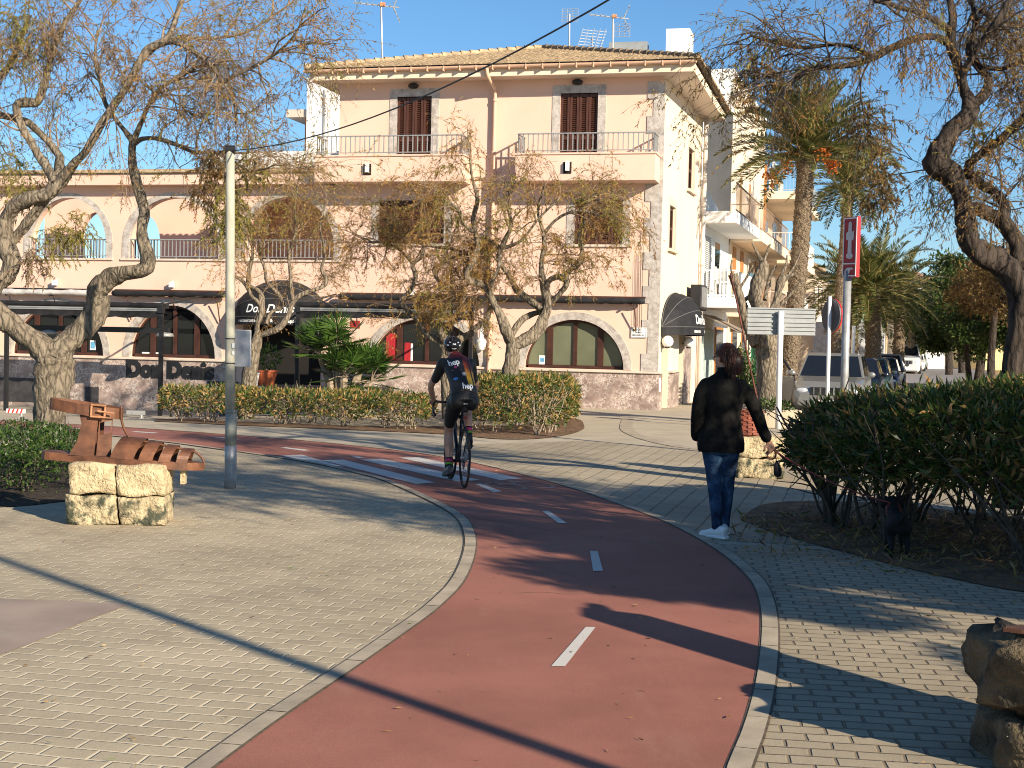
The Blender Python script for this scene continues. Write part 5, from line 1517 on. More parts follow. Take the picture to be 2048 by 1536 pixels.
# foreground plinth at the right edge with the steel plate of another sandal
p = Vector((2.275, 5.32, -.035)); PL3 = thing('stone_plinth', 'dark blotched two-block stone plinth at the right edge of the foreground', 'plinth', p, rad(-3))
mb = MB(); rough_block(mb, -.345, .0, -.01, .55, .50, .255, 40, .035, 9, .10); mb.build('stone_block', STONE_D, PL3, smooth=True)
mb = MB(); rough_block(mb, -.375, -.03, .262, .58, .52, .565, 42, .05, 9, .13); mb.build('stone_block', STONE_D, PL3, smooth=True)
SB = thing('sandal_sculpture', 'steel sole plate of a second rusty sandal, cut off by the right edge', 'sculpture', p + Vector((0, .2, .57)), rad(-3))
outl = [(-.30, 0), (-.24, .05), (-.1, .10), (.2, .15), (.62, .13), (.62, -.13), (.2, -.15), (-.1, -.08), (-.24, -.035)]
tz = lambda a: .012 - .03 * min(0, a)
mb = MB(); mb.prism([outl], lambda a, b: (a, b, .0), lambda a, b: (a, b, .016)); mb.build('sole', RUST, SB)
mb = MB()
for x_, y_ in ((-.08, .01), (.08, .05)): mb.lathe([(.014, 0), (.014, .018), (.006, .018), (.006, .035)], 8, 0, (x_, y_, .016))
mb.build('bolt', BLACKM, SB)
mb = MB()
V_ = [(.30, -.16, .02), (.62, -.15, .02), (1.0, -.14, 1.02), (.78, -.14, 1.12), (.30, .16, .02), (.62, .15, .02), (1.0, .14, 1.02), (.78, .14, 1.12)]
mb.add(V_, [(0, 1, 2, 3), (7, 6, 5, 4), (0, 4, 5, 1), (1, 5, 6, 2), (2, 6, 7, 3), (3, 7, 4, 0)]); mb.build('upright_plate', RUST, SB)
mb = MB()
for t in (.0, .25, .5):
    mb.tube([(.78 + .12 * math.cos(a) + t * .2, .17 * math.sin(a) * 1.2, .75 + t * .7 + .1 * math.cos(a)) for a in [2 * math.pi * k / 16 for k in range(17)]], .03, 6)
mb.build('toe_strap', RUST, SB)

# ------------------------------------------------------------------ palms and other greenery
PALMB = barkmat('palm_trunk', (.23, .175, .12), (.04, .028, .02), 12, (1, 1, 1), 1.0, .03)
PALML = leafmat('palm_leaflet', [(0, (.05, .068, .018)), (.5, (.095, .11, .03)), (.85, (.17, .16, .055)), (1, (.26, .20, .08))], .25, .4)
PALMS = mat('palm_rachis', (.34, .26, .08), .6, var=.15)
ORANGE = mat('date_fruit', (.62, .17, .02), .5, var=.2, scale=20)
FANL = leafmat('fan_palm_leaf', [(0, (.02, .05, .012)), (.5, (.045, .10, .02)), (1, (.10, .17, .03))], .2, .35)


def boots(mb, path, r0, r1, n, size=.16):
    """spiral of leaf bases on a palm trunk"""
    for k in range(n):
        t = (k + .5) / n; c = path(t); r = r0 + (r1 - r0) * t; a = k * 2.39996
        d = Vector((math.cos(a), math.sin(a), 0)); u = Vector((-math.sin(a), math.cos(a), 0)); s = size * random.uniform(.8, 1.2)
        b = c + d * r * .93
        mb.add([b - u * s * .5, b + u * s * .5, b + d * .03 + Vector((0, 0, -s * .55)), b + d * s * .22 + Vector((0, 0, s * .28)) + u * s * .3, b + d * s * .22 + Vector((0, 0, s * .28)) - u * s * .3], [(0, 1, 3, 4), (0, 2, 1), (0, 4, 2), (1, 2, 3), (2, 4, 3)])


def palm(name, label, base, topv, r0, r1, nf, fl, nb, up=.6, fruit=0, group=None, low=-.5, lw=.03, nl=60, drop=.09):
    base = Vector(base); root = thing(name, label, 'palm', base, 0, group); tv = Vector(topv) - base
    path = lambda t: tv * t + Vector((math.sin(t * 3) * .05, 0, 0))
    mb = MB(); mb.tube([path(t) for t in np.linspace(-.01, 1, 16)], [r0 + (r1 - r0) * t + random.uniform(-.01, .01) for t in np.linspace(0, 1, 16)], 14)
    boots(mb, path, r0, r1, nb, .19 * r0 / .26)
    mb.lathe([(r1, 0), (r1 * 1.35, .2), (r1 * 1.2, .5), (r1 * .5, .8)], 12, 0, tuple(tv + Vector((0, 0, -.25))))
    mb.build('trunk', PALMB, root, fix=False)
    pos = np.tile(np.array(tv + Vector((0, 0, .15))), (nf, 1)) + RNG.normal(size=(nf, 3)) * .08
    az = np.arange(nf) * 2.39996 + RNG.uniform(-.2, .2, nf); el = np.linspace(1.35, low, nf)
    d = np.stack([np.cos(az) * np.cos(el), np.sin(az) * np.cos(el), np.sin(el)], 1)
    ln = fl * RNG.uniform(.82, 1.1, nf); K = 14; P = np.zeros((nf, K, 3)); P[:, 0] = pos
    for k in range(1, K):
        d = unit(d + np.array([0, 0, -drop * (.5 + k / K)]) + RNG.normal(size=d.shape) * .012); P[:, k] = P[:, k - 1] + d * (ln / (K - 1))[:, None]
    parts = []; V, F = batch_tubes(P, np.linspace(1, .2, K)[None] * np.full((nf, 1), .022), 4); parts.append((V, F, 1))
    T_ = unit(np.gradient(P, axis=1)); S_ = unit(np.cross(T_, np.array([0, 0, 1.0]))); U_ = np.cross(S_, T_)
    for s in (-1, 1):
        t = np.linspace(.12, .99, nl); j = t * (K - 1); i0_ = np.minimum(j.astype(int), K - 2); f = (j - i0_)[None, :, None]
        pp = P[:, i0_] * (1 - f) + P[:, i0_ + 1] * f; tt = T_[:, i0_]; ss = S_[:, i0_]; uu = U_[:, i0_]
        dd = unit(tt * .75 + s * ss * .8 + uu * .32 + RNG.normal(size=pp.shape) * .10)
        ll_ = fl * .17 * np.sin(np.pi * (.12 + .80 * t)) [None, :] * RNG.uniform(.85, 1.15, (nf, nl))
        V, F = leaves(pp.reshape(-1, 3), dd.reshape(-1, 3), ll_.ravel(), lw * RNG.uniform(.7, 1.2, nf * nl), .0, uu.reshape(-1, 3)); parts.append((V, F, 0))
    npmesh('crown', parts, [PALML, PALMS], root)
    for q in range(fruit):
        mb = MB(); a = rad([-20, 15, 160, -60, 200, 100][q % 6]); e = Vector((math.cos(a), math.sin(a) * .8 - .3, 0)).normalized()
        c0 = tv + Vector((0, 0, .2)); c1 = c0 + e * (.55 + .2 * (q % 3)) + Vector((0, 0, .15 - .33 * (q % 3)))
        mb.tube([c0, c0.lerp(c1, .6) + Vector((0, 0, .12)), c1], .022, 6)
        for k in range(46):
            o_ = Vector((random.gauss(0, .10), random.gauss(0, .10), random.gauss(-.1, .12))); mb.ell(tuple(c1 + o_), (.035, .035, .045), 6, 4)
        mb.build('fruit_bunch', ORANGE, root, fix=False)
    return root


def at_ground(px, Y): q = at(px, 700, Y); return Vector((q.x, q.y, 0))


palm('date_palm', 'tallest date palm with orange fruit bunches beside the pale apartment house', at_ground(1573, 40), at(1612, 325, 40), .25, .235, 76, 2.75, 260, fruit=5, group='palms along the street', low=.0, nl=70, lw=.04, drop=.08)
palm('date_palm', 'slim date palm behind the red sign, its crown under the tallest palm', at_ground(1664, 50), at(1697, 380, 50), .22, .18, 54, 2.25, 180, group='palms along the street', low=-.6, nl=54, lw=.04)
palm('date_palm', 'squat date palm with a dense arching crown right of the red sign', at_ground(1748, 52), at(1742, 590, 52), .30, .26, 64, 2.7, 110, group='palms along the street', low=-.45, nl=60, lw=.045)
palm('date_palm', 'squat date palm half hidden behind the slim one, its fronds left of the red sign', at_ground(1708, 58), at(1696, 590, 58), .28, .25, 44, 2.6, 90, group='palms along the street', low=-.4, nl=54, lw=.045)
palm('date_palm', 'dark date palm farthest right in the row beside the parked cars', at_ground(1795, 66), at(1800, 590, 66), .28, .26, 44, 2.5, 80, group='palms along the street', low=-.5, nl=50, lw=.05)
palm('date_palm', 'distant small date palm over the parked van', at_ground(1822, 95), at(1820, 610, 95), .28, .26, 30, 2.4, 40, group='palms along the street', low=-.5, nl=40, lw=.06)


def fan_palm(label, base, stems_):
    root = thing('fan_palm', label, 'palm', base)
    base = Vector(base); mb = MB(); fs_ = []
    for (hx, hy, hz, nfan, rad_) in stems_:
        h = Vector((hx, hy, hz)); mb.tube([Vector((hx * .3, hy * .3, -.05)), h * .55, h], [.12, .1, .08], 8, wob=.1)
        for k in range(nfan):
            a = k * 2.4 + random.uniform(-.3, .3); e = random.uniform(-.35, 1.3)
            d = Vector((math.cos(a) * math.cos(e), math.sin(a) * math.cos(e), math.sin(e))); L_ = random.uniform(.28, .5)
            c = h + d * L_; mb.tube([h, h.lerp(c, .5) + Vector((0, 0, .03)), c], .011, 5); fs_.append((c, d, rad_ * random.uniform(.8, 1.1)))
    mb.build('stems', STEM, root, fix=False)
    Pp, Dd, Ll, Up = [], [], [], []
    for c, d, r in fs_:
        s = d.cross(Vector((0, 0, 1))); s = s.normalized() if s.length > .1 else Vector((1, 0, 0)); u = s.cross(d)
        for k in range(34):
            a = rad(-125 + 250 * k / 33); v = (d * math.cos(a) + s * math.sin(a) + u * .10 * math.cos(a)).normalized()
            Pp.append(c); Dd.append(v); Ll.append(r * (1 - .25 * abs(a) / 2.2) * random.uniform(.92, 1.05)); Up.append(u)
    V, F = leaves(np.array(Pp), np.array(Dd) + RNG.normal(size=(len(Pp), 3)) * .03, np.array(Ll), .034, .0, np.array(Up)); npmesh('foliage', [(V, F, 0)], FANL, root)
    return root


b = gnd(690, 838); b.y = 29.2; b.x = at(690, 700, 29.2).x; b.z = gz(b.x, b.y)
fan_palm('clump of green fan palms in front of the entrance beside the awning post', b, [(-.55, .1, 1.35, 17, .50), (-.2, .0, 1.45, 15, .48), (.3, 0, .95, 17, .50), (.55, .1, .75, 14, .5), (.0, -.15, .85, 13, .45)])

# pollarded tree with thick stubs
DP = 29.0; T = lambda pts: px_limb(pts, DP, FPX / DP, .15)
pol = [T([(1540, 850, 30, 0), (1538, 790, 25, 0), (1536, 720, 23, 0), (1530, 660, 20, 0), (1522, 625, 16, 0), (1511, 598, 14, 0), (1516, 565, 12, 0), (1526, 540, 12, 0), (1528, 522, 7, 0)]),
       T([(1516, 690, 14, 0), (1500, 655, 12, .1), (1490, 625, 10, .1), (1482, 600, 9, .1), (1474, 575, 8, .1), (1466, 548, 9, .1)]),
       T([(1536, 640, 12, 0), (1548, 615, 8, 0), (1556, 585, 7, 0), (1562, 562, 8, 0), (1578, 552, 5, 0), (1592, 548, 4, 0)]),
       T([(1524, 528, 6, 0), (1532, 510, 3, 0), (1540, 488, 2, 0)]), T([(1470, 556, 4, .1), (1462, 540, 2, .1), (1464, 520, 1.5, .1)]), T([(1528, 530, 5, 0), (1514, 505, 2.5, 0), (1504, 485, 1.5, 0)]),
       T([(1490, 600, 4, .1), (1510, 580, 2.5, .1), (1505, 555, 2, .1)]), T([(1560, 560, 4, 0), (1572, 530, 2.5, 0), (1574, 510, 1.5, 0)]), T([(1575, 552, 3, 0), (1590, 530, 2, 0), (1600, 505, 1.5, 0)]),
       T([(1548, 620, 4, 0), (1580, 590, 2.5, -.1), (1605, 560, 2, -.1)]), T([(1530, 600, 4, 0), (1538, 560, 3, .2), (1552, 530, 2, .2)]), T([(1478, 580, 3, .1), (1496, 550, 2, .1), (1506, 530, 1.5, .1)])]
pr = thing('pollard_tree', 'thick pollarded bare tree with knobbly stubs behind the direction sign', 'tree', (pol[0][0][0], pol[0][0][1], 0))
o_ = np.array(pr.location); mb = MB()
for l in pol: limb_mesh(mb, [(q[0] - o_[0], q[1] - o_[1], q[2] - o_[2], q[3]) for q in l], 5, 12, .15)
mb.build('trunk', BARK_T, pr, smooth=True, fix=False)
mb = MB(); mb.box(-.55, -.75, -.05, .5, .5, .36); tag(mb.build('tree_planter', PLAIN, loc=tuple(pr.location), bevel=.02), 'low pale concrete planter around the foot of the pollarded tree', 'planter')


def tuft(name, label, c, r, n, m, l=.09, w=.03, cat='plant', group=None, stem=True, mats=None):
    root = thing(name, label, cat, c, 0, group)
    d = unit(RNG.normal(size=(n, 3))); d[:, 2] = np.abs(d[:, 2]); pos = d * (RNG.random((n, 1)) ** .4) * np.array(r)
    V, F = leaves(pos, d + RNG.normal(size=(n, 3)) * .5, RNG.uniform(l * .6, l * 1.2, n), w, .1); npmesh('foliage', [(V, F, 0)], m, root)
    if stem:
        k = 10; G = grow(np.zeros((k, 3)), np.concatenate([RNG.normal(size=(k, 2)) * .5, np.ones((k, 1))], 1), r[2] * .8, 5, .1, 0); V, F = batch_tubes(G, np.full((k, 5), .008), 4); npmesh('stems', [(V, F, 0)], STEM, root)
    return root


tuft('ground_plant', 'low green plant at the foot of the pollarded tree', Vector((at(1550, 700, 28.3).x, 28.3, .36)), (.42, .25, .22), 420, BOX)
tuft('ground_plant', 'small weeds against the front of the pale stone plinth', gnd(1528, 955), (.16, .06, .09), 220, BOX, .05, .014, stem=False)
tuft('pot_plant', 'leafy shrub against the wall right behind the womans ponytail', Vector((at(1482, 700, 37).x, 37, .35)), (.42, .42, 1.3), 1500, BOX, .12, .05)
# dry grass and litter under the oleander
n = 5200; q = np.stack([RNG.uniform(1.9, 7, n), RNG.uniform(9.2, 14.4, n)], 1)
ok = ((q[:, 0] - 4.4) / 2.7) ** 2 + ((q[:, 1] - 12.1) / 2.4) ** 2 < RNG.uniform(.2, 1.15, n); q = q[ok]
d = np.concatenate([RNG.normal(size=(len(q), 2)), RNG.uniform(-.05, .9, (len(q), 1))], 1)
LIT = leafmat('dry_litter', [(0, (.10, .055, .02)), (.4, (.27, .16, .06)), (.75, (.42, .28, .12)), (.88, (.10, .12, .03)), (1, (.10, .15, .03))], .2)
V, F = leaves(np.concatenate([q, np.full((len(q), 1), .02)], 1), d, RNG.uniform(.05, .16, len(q)), RNG.uniform(.006, .02, len(q)), .1)
o = npmesh('dry_grass', [(V, F, 0)], LIT); o['kind'] = 'stuff'
# fallen bits on path and paving
n = 900; q = np.stack([RNG.uniform(-6, 4.5, n), RNG.uniform(4.8, 20, n) ** 1.0], 1); d = np.concatenate([RNG.normal(size=(n, 2)), RNG.uniform(0, .12, (n, 1))], 1)
V, F = leaves(np.concatenate([q, np.full((n, 1), .016)], 1), d, RNG.uniform(.012, .055, n), RNG.uniform(.003, .010, n), .1)
o = npmesh('fallen_leaves', [(V, F, 0)], LIT); o['kind'] = 'stuff'
# potted plant at the door, white pot
c = Vector((at(533, 700, 33.5).x, 33.5, 0)); c.z = at(533, 771, 33.5).z
mb = MB(); mb.box(-1.0, -.5, -.9, 3.0, .9, 0); o = mb.build('entrance_step', mat('dark_step', (.10, .09, .085), .8), loc=tuple(c)); o['kind'] = 'structure'
pt = thing('plant_pot', 'orange terracotta pot with a green plant on the dark entrance step', 'pot', c)
mb = MB(); mb.lathe([(.19, 0), (.275, .33), (.29, .33), (.29, .37), (.255, .37)], 20); mb.build('pot', TERRA, pt, smooth=False)
d = unit(RNG.normal(size=(260, 3))); pos = d * np.array([.3, .25, .3]) * RNG.random((260, 1)) ** .4 + np.array([.05, 0, .68]); V, F = leaves(pos, d + RNG.normal(size=d.shape) * .4, RNG.uniform(.08, .14, 260), .04, .1); npmesh('foliage', [(V, F, 0)], FANL, pt)
mb = MB()
for k in range(6): mb.tube([(0, 0, .3), (random.uniform(-.2, .25), random.uniform(-.1, .1), .75)], .012, 5)
mb.build('stems', STEM, pt)
pw = thing('plant_pot', 'white pot beside the orange terracotta pot at the entrance', 'pot', c + Vector((-.27, -.32, -.02)))
mb = MB(); mb.lathe([(.12, 0), (.17, .30), (.18, .30), (.18, .33), (.15, .33)], 18); mb.build('pot', WHITEP, pw)
# little warning sign stands on the left
for px, lab, st in ((32, 'low red and white striped barrier foot at the left edge', True), (272, 'small grey barrier foot below the restaurant wall', False)):
    c = Vector((at(px, 812, 30).x, 30.0, 0)); c.z = gz(c.x, c.y)
    r_ = thing('barrier_foot', lab, 'barrier', c, 0)
    mb = MB(); mb.box(-.2, -.02, .10, .2, .02, .19); pb2 = mb.build('board', WHITEP if st else GREYM, r_)
    if st:
        mb = MB()
        for k in range(4):
            x = -.18 + k * .09; mb.add([(x, -.0215, .10), (x + .04, -.0215, .10), (x + .07, -.0215, .19), (x + .03, -.0215, .19)], [(0, 1, 2, 3)])
        mb.build('red_stripes', REDB, pb2, fix=False)
    mb = MB(); mb.tube([(.12, 0, .02), (.12, 0, .1)], .03, 8); mb.tube([(.12, -.15, .02), (.12, .15, .02)], .02, 8); mb.build('foot', GREYM, r_)
# ------------------------------------------------------------------ houses along the street
PSI = rad(16)


def street_house(label, cat='building', name='apartment_house'):
    return thing(name, label, cat, P0, -PSI)   # local x: out to the street, y: along it, z: up


def hbox(parent, name, x0, y0, z0, x1, y1, z1, m, bevel=0):
    mb = MB(); mb.box(x0, y0, z0, x1, y1, z1); return mb.build(name, m, parent, bevel=bevel)


def hwindow(parent, y0, y1, z0, z1, x=.0, m=None, fm=None, bars=1):
    w = hbox(parent, 'window', x - .05, y0, z0, x + .03, y1, z1, fm or WHITEP)
    hbox(w, 'pane', x + .0305, y0 + .07, z0 + .07, x + .036, y1 - .07, z1 - .07, m or GLASS)
    return w


def hrail(parent, pts, z0, z1, m, sp=.13, name='railing'):
    mb = MB()
    for a, b in zip(pts[:-1], pts[1:]):
        a = Vector((*a, 0)); b = Vector((*b, 0)); d = b - a; n = max(2, int(d.length / sp))
        for z in (z0 + .06, z1): mb.bar(a + Vector((0, 0, z)), b + Vector((0, 0, z)), .035)
        for k in range(n + 1): mb.bar(a + d * k / n + Vector((0, 0, z0)), a + d * k / n + Vector((0, 0, z1)), .014)
    return mb.build(name, m, parent)


def white_chairs(root, x, y, z):
    mb = MB()
    for dx in (-.2, .2):
        for dy in (-.2, .2): mb.bar((x + dx, y + dy, z), (x + dx, y + dy, z + .45), .03)
    mb.box(x - .22, y - .22, z + .44, x + .22, y + .22, z + .47); mb.box(x - .22, y + .18, z + .47, x + .22, y + .22, z + .9)
    return mb


# low white house next to the restaurant
H1 = street_house('low white house with balconies squeezed between the restaurant and the cream apartment block')
hbox(H1, 'wall', -9, 6.75, -.6, -.02, 13.1, 5.2, WHITE_R)
hbox(H1, 'roof_terrace', -9, 6.75, 5.2, -.02, 13.1, 5.28, LEDGE)
mb = MB(); mb.prism([[(-3.5, 5.281), (-.25, 5.281), (-.25, 6.3), (-3.5, 6.3)]], lambda a, b: (a, 6.76, b), lambda a, b: (a, 6.95, b))
mb.prism([[(6.96, 5.285), (13.0, 5.285), (13.0, 5.5), (6.96, 6.45)]], lambda a, b: (-.22, a, b), lambda a, b: (-.03, a, b)); mb.build('parapet', WHITE_R, H1)
b1 = hbox(H1, 'balcony', -.0195, 6.75, 5.18, 1.0, 13.05, 5.52, WHITE_R, .01); hrail(H1, [(.95, 7.0), (.95, 13.0)], 5.52, 6.35, mat('rusty_rail', (.30, .21, .15), .7), .24)
b2 = hbox(H1, 'balcony', -.0195, 6.6, 2.72, 1.05, 12.6, 3.02, WHITE_R, .01); hrail(H1, [(.0, 6.65), (1.0, 6.65), (1.0, 12.55)], 3.02, 3.80, WHITEP, .10)
d_ = hbox(H1, 'louvred_door', -.015, 7.2, 3.03, .03, 8.6, 4.95, WHITEP)
mb = MB()
for k in range(30): mb.box(.031, 7.28, 3.15 + k * .058, .045, 7.86, 3.18 + k * .058); mb.box(.031, 7.94, 3.15 + k * .058, .045, 8.52, 3.18 + k * .058)
mb.build('louvres', GREYM, d_)
hwindow(H1, 9.4, 10.6, 3.1, 4.9, .0)
hbox(H1, 'shop_front', -.0195, 7.5, -.3, .04, 9.6, 2.1, mat('mint_door', (.42, .50, .47), .5)); hwindow(H1, 10.2, 12.0, .6, 2.2, .0, fm=ORANGEW)
mb = MB(); mb.add([(.0, 6.9, 2.55), (1.3, 6.9, 1.95), (1.3, 10.0, 1.95), (.0, 10.0, 2.55), (1.3, 6.9, 1.80), (1.3, 10.0, 1.80)], [(0, 1, 2, 3), (1, 4, 5, 2)]); mb.build('shop_awning', mat('taupe_canvas', (.28, .22, .17), .8), H1, fix=False)
for x, y, lab in ((.55, 7.3, 'white plastic chair nearest the railing on the low balcony'), (.5, 8.2, 'white plastic chair farther along the low balcony')):
    c = white_chairs(H1, 0, 0, 0); M_ = Matrix.Translation(P0) @ Matrix.Rotation(-PSI, 4, 'Z')
    tag(c.build('plastic_chair', WHITEP, loc=tuple(M_ @ Vector((x, y, 3.025))), rot=(0, 0, .5 + y)), lab, 'chair', 'balcony chairs')

# cream apartment block with the grey party wall
H2_ = street_house('cream apartment block with a grey cement party wall and long balconies')
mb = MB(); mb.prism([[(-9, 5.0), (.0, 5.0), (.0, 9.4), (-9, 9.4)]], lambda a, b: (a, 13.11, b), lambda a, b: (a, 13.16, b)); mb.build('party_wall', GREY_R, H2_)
hbox(H2_, 'wall', -9, 13.165, -.6, .0, 23.5, 10.7, CREAM)
hbox(H2_, 'parapet', -9.02, 13.10, 9.4, .02, 13.164, 10.85, WHITE_R); hbox(H2_, 'parapet', -.18, 13.165, 10.7, .02, 23.5, 10.85, WHITE_R)
for y in (15.6, 18.3): hbox(H2_, 'slit_window', -.01, y, 6.0, .02, y + .45, 7.6, mat('ochre_reveal', (.36, .22, .10), .7))
for y in (14.0, 16.2): hbox(H2_, 'tall_shutter', -.01, y, 3.0, .04, y + .75, 5.0, ORANGEW)
hbox(H2_, 'balcony', .001, 13.2, 5.12, 1.05, 23.4, 5.5, CREAM, .01); hrail(H2_, [(.0, 13.25), (1.0, 13.25), (1.0, 23.3)], 5.5, 6.35, mat('rusty_rail', (.30, .21, .15), .7), .30)
hbox(H2_, 'balcony', .001, 13.2, 2.6, 1.05, 23.4, 2.9, CREAM, .01); hrail(H2_, [(1.0, 13.25), (1.0, 23.3)], 2.9, 3.7, mat('rusty_rail', (.30, .21, .15), .7), .30)
hwindow(H2_, 18.6, 20.2, 3.0, 4.9, .01, fm=WHITEP); hwindow(H2_, 20.8, 22.6, 3.0, 4.9, .01, fm=ORANGEW)
hwindow(H2_, 14.2, 15.6, .3, 2.2, .01, fm=ORANGEW); hwindow(H2_, 17.0, 18.6, -.2, 2.2, .01, fm=ORANGEW); hwindow(H2_, 20.0, 22.0, -.2, 2.2, .01, m=mat('green_shutter', (.05, .25, .10), .6))
# block behind with the stacked balconies
H3 = street_house('apartment block with stacked balconies behind the tall palm')
hbox(H3, 'wall', -9, 23.6, -.6, -.2, 34, 9.4, BEIGE_R)
for z, xx in ((7.6, 1.5), (5.0, 1.4), (2.6, 1.2)):
    hbox(H3, 'balcony', -.199, 23.7, z, xx, 33.8, z + .32, CREAM, .01)
    hrail(H3, [(-.15, 23.75), (xx - .06, 23.75), (xx - .06, 33.7)], z + .32, z + 1.25, mat('blue_grey_rail', (.35, .42, .50), .5) if z > 7 else WHITEP, .14)
    hwindow(H3, 25, 27, z + .33, z + 2.2, -.19, fm=WHITEP); hwindow(H3, 29, 31, z + .33, z + 2.2, -.19, fm=WHITEP)
hbox(H3, 'downpipe', .0, 23.5, -.5, .1, 23.6, 9.0, ORANGEW)
# pale gabled houses farther along
H4 = street_house('pale beige gabled house behind the palms', name='gabled_house')
mb = MB(); mb.prism([[(-6, -.6), (1.2, -.6), (1.2, 5.6), (-2.4, 7.4), (-6, 5.6)]], lambda a, b: (a, 37, b), lambda a, b: (a, 47, b)); mb.build('wall', BEIGE_R, H4)
mb = MB(); mb.prism([[(-6.4, 5.45), (-2.4, 7.45), (1.6, 5.45), (1.6, 5.6), (-2.4, 7.62), (-6.4, 5.6)]], lambda a, b: (a, 36.8, b), lambda a, b: (a, 47.2, b)); mb.build('roof', TILE, H4)
for y in (39, 42, 44.5): hwindow(H4, y, y + 1, 3.2, 4.8, 1.2)
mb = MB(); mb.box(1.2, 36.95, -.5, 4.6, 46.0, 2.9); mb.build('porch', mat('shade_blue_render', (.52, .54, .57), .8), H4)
H5 = street_house('row of low white street fronts with coloured doors behind the parked cars', name='terraced_house')
hbox(H5, 'wall', -8, 48, -.6, 1.5, 70, 4.2, WHITE_R)
for y, m_ in ((49.5, mat('green_door', (.04, .22, .10), .6)), (52.5, ORANGEW), (56, GLASS), (60, mat('tan_shutter', (.45, .36, .22), .6)), (64, GLASS)):
    hbox(H5, 'door', 1.495, y, -.3, 1.53, y + 1.4, 2.3, m_)
H6 = street_house('cream street house with pale shutters beyond the squat palms', name='terraced_house')
hbox(H6, 'wall', -8, 71, -.6, 1.2, 100, 6.0, CREAM); hbox(H6, 'roof', -8.3, 70.8, 6.0, 1.6, 100.2, 6.3, TILE)
for y in (73, 78, 83, 88, 93): hwindow(H6, y, y + 1.6, 3.4, 5.0, 1.2); hwindow(H6, y, y + 1.6, .3, 2.2, 1.2)


def far_house(label, px0, px1, Y, z1, m, roof=None, depth=8, name='house', doors=()):
    a = at(px0, 700, Y); b = at(px1, 700, Y); w = b.x - a.x
    r = thing(name, label, 'house', (a.x, Y, 0)); hbox(r, 'wall', 0, 0, -.5, w, depth, z1, m)
    if roof:
        mb = MB(); mb.add([(-.3, -.4, z1), (w + .3, -.4, z1), (w + .3, depth + .4, z1), (-.3, depth + .4, z1), (w * .35, depth * .5, z1 + 1.4), (w * .65, depth * .5, z1 + 1.4)], [(0, 1, 5, 4), (1, 2, 5), (2, 3, 4, 5), (3, 0, 4), (0, 3, 2, 1)]); mb.build('roof', roof, r)
    for x0, x1, q0, q1, m_ in doors: hbox(r, 'window' if q0 > .5 else 'door', w * x0, -.05, q0, w * x1, .02, q1, m_)
    return r


far_house('white house with a garage closing the far end of the street', 1840, 1884, 165, 6.8, WHITE_R, None, 9, doors=((.25, .5, 3.6, 5.6, mat('white_grid', (.55, .58, .55), .5)), (.08, .9, -.3, 2.6, WHITEP)))
far_house('low yellow house with a wooden gate at the far end of the street', 1885, 1925, 166, 3.9, mat('yellow_render', (.72, .55, .28), .8), TILE, 9, doors=((.1, .75, -.3, 2.3, ORANGEW),))
far_house('house with a low reddish tiled roof above the squat palm crowns', 1800, 1890, 120, 7.2, WHITE_R, mat('red_tile', (.42, .24, .15), .85), 10)
far_house('yellow house seen between the dark trunks on the right', 1970, 2030, 120, 3.9, mat('yellow_render', (.72, .55, .28), .8), None, 9)
# white buildings behind the low wing of the restaurant
WB = thing('white_house', 'white flat-roofed house rising behind the low wing of the restaurant', 'house', P0, -PHI)
hbox(WB, 'wall', -12.85, 8.5, -.5, -6.0, 14, 10.0, WHITE_R); hbox(WB, 'parapet_wall', -15.7, 7.2, -.5, -8.6, 8.45, 7.45, WHITE_R); hbox(WB, 'canopy_slab', -13.6, 8.6, 8.75, -12.86, 13.5, 9.0, LEDGE); hbox(WB, 'slit', -12.25, 8.46, 7.9, -12.2, 8.499, 9.6, mat('crack_grey', (.35, .34, .33), .8)); hbox(WB, 'downpipe', -12.94, 8.6, 5.5, -12.86, 8.7, 8.75, ORANGEW)
# roof terrace block behind the tall roof
RB = thing('roof_block', 'white roof terrace block with a square chimney behind the tiled roof', 'house', P0, -PHI)
hbox(RB, 'wall', -6, 9.5, 0, -.5, 14, 10.72, WHITE_R); hbox(RB, 'chimney', -1.35, 9.6, 10.721, -.62, 10.6, 11.45, WHITE_R); hbox(RB, 'solar_tank', -3.2, 9.9, 10.721, -2.0, 10.4, 11.15, SIGNB)


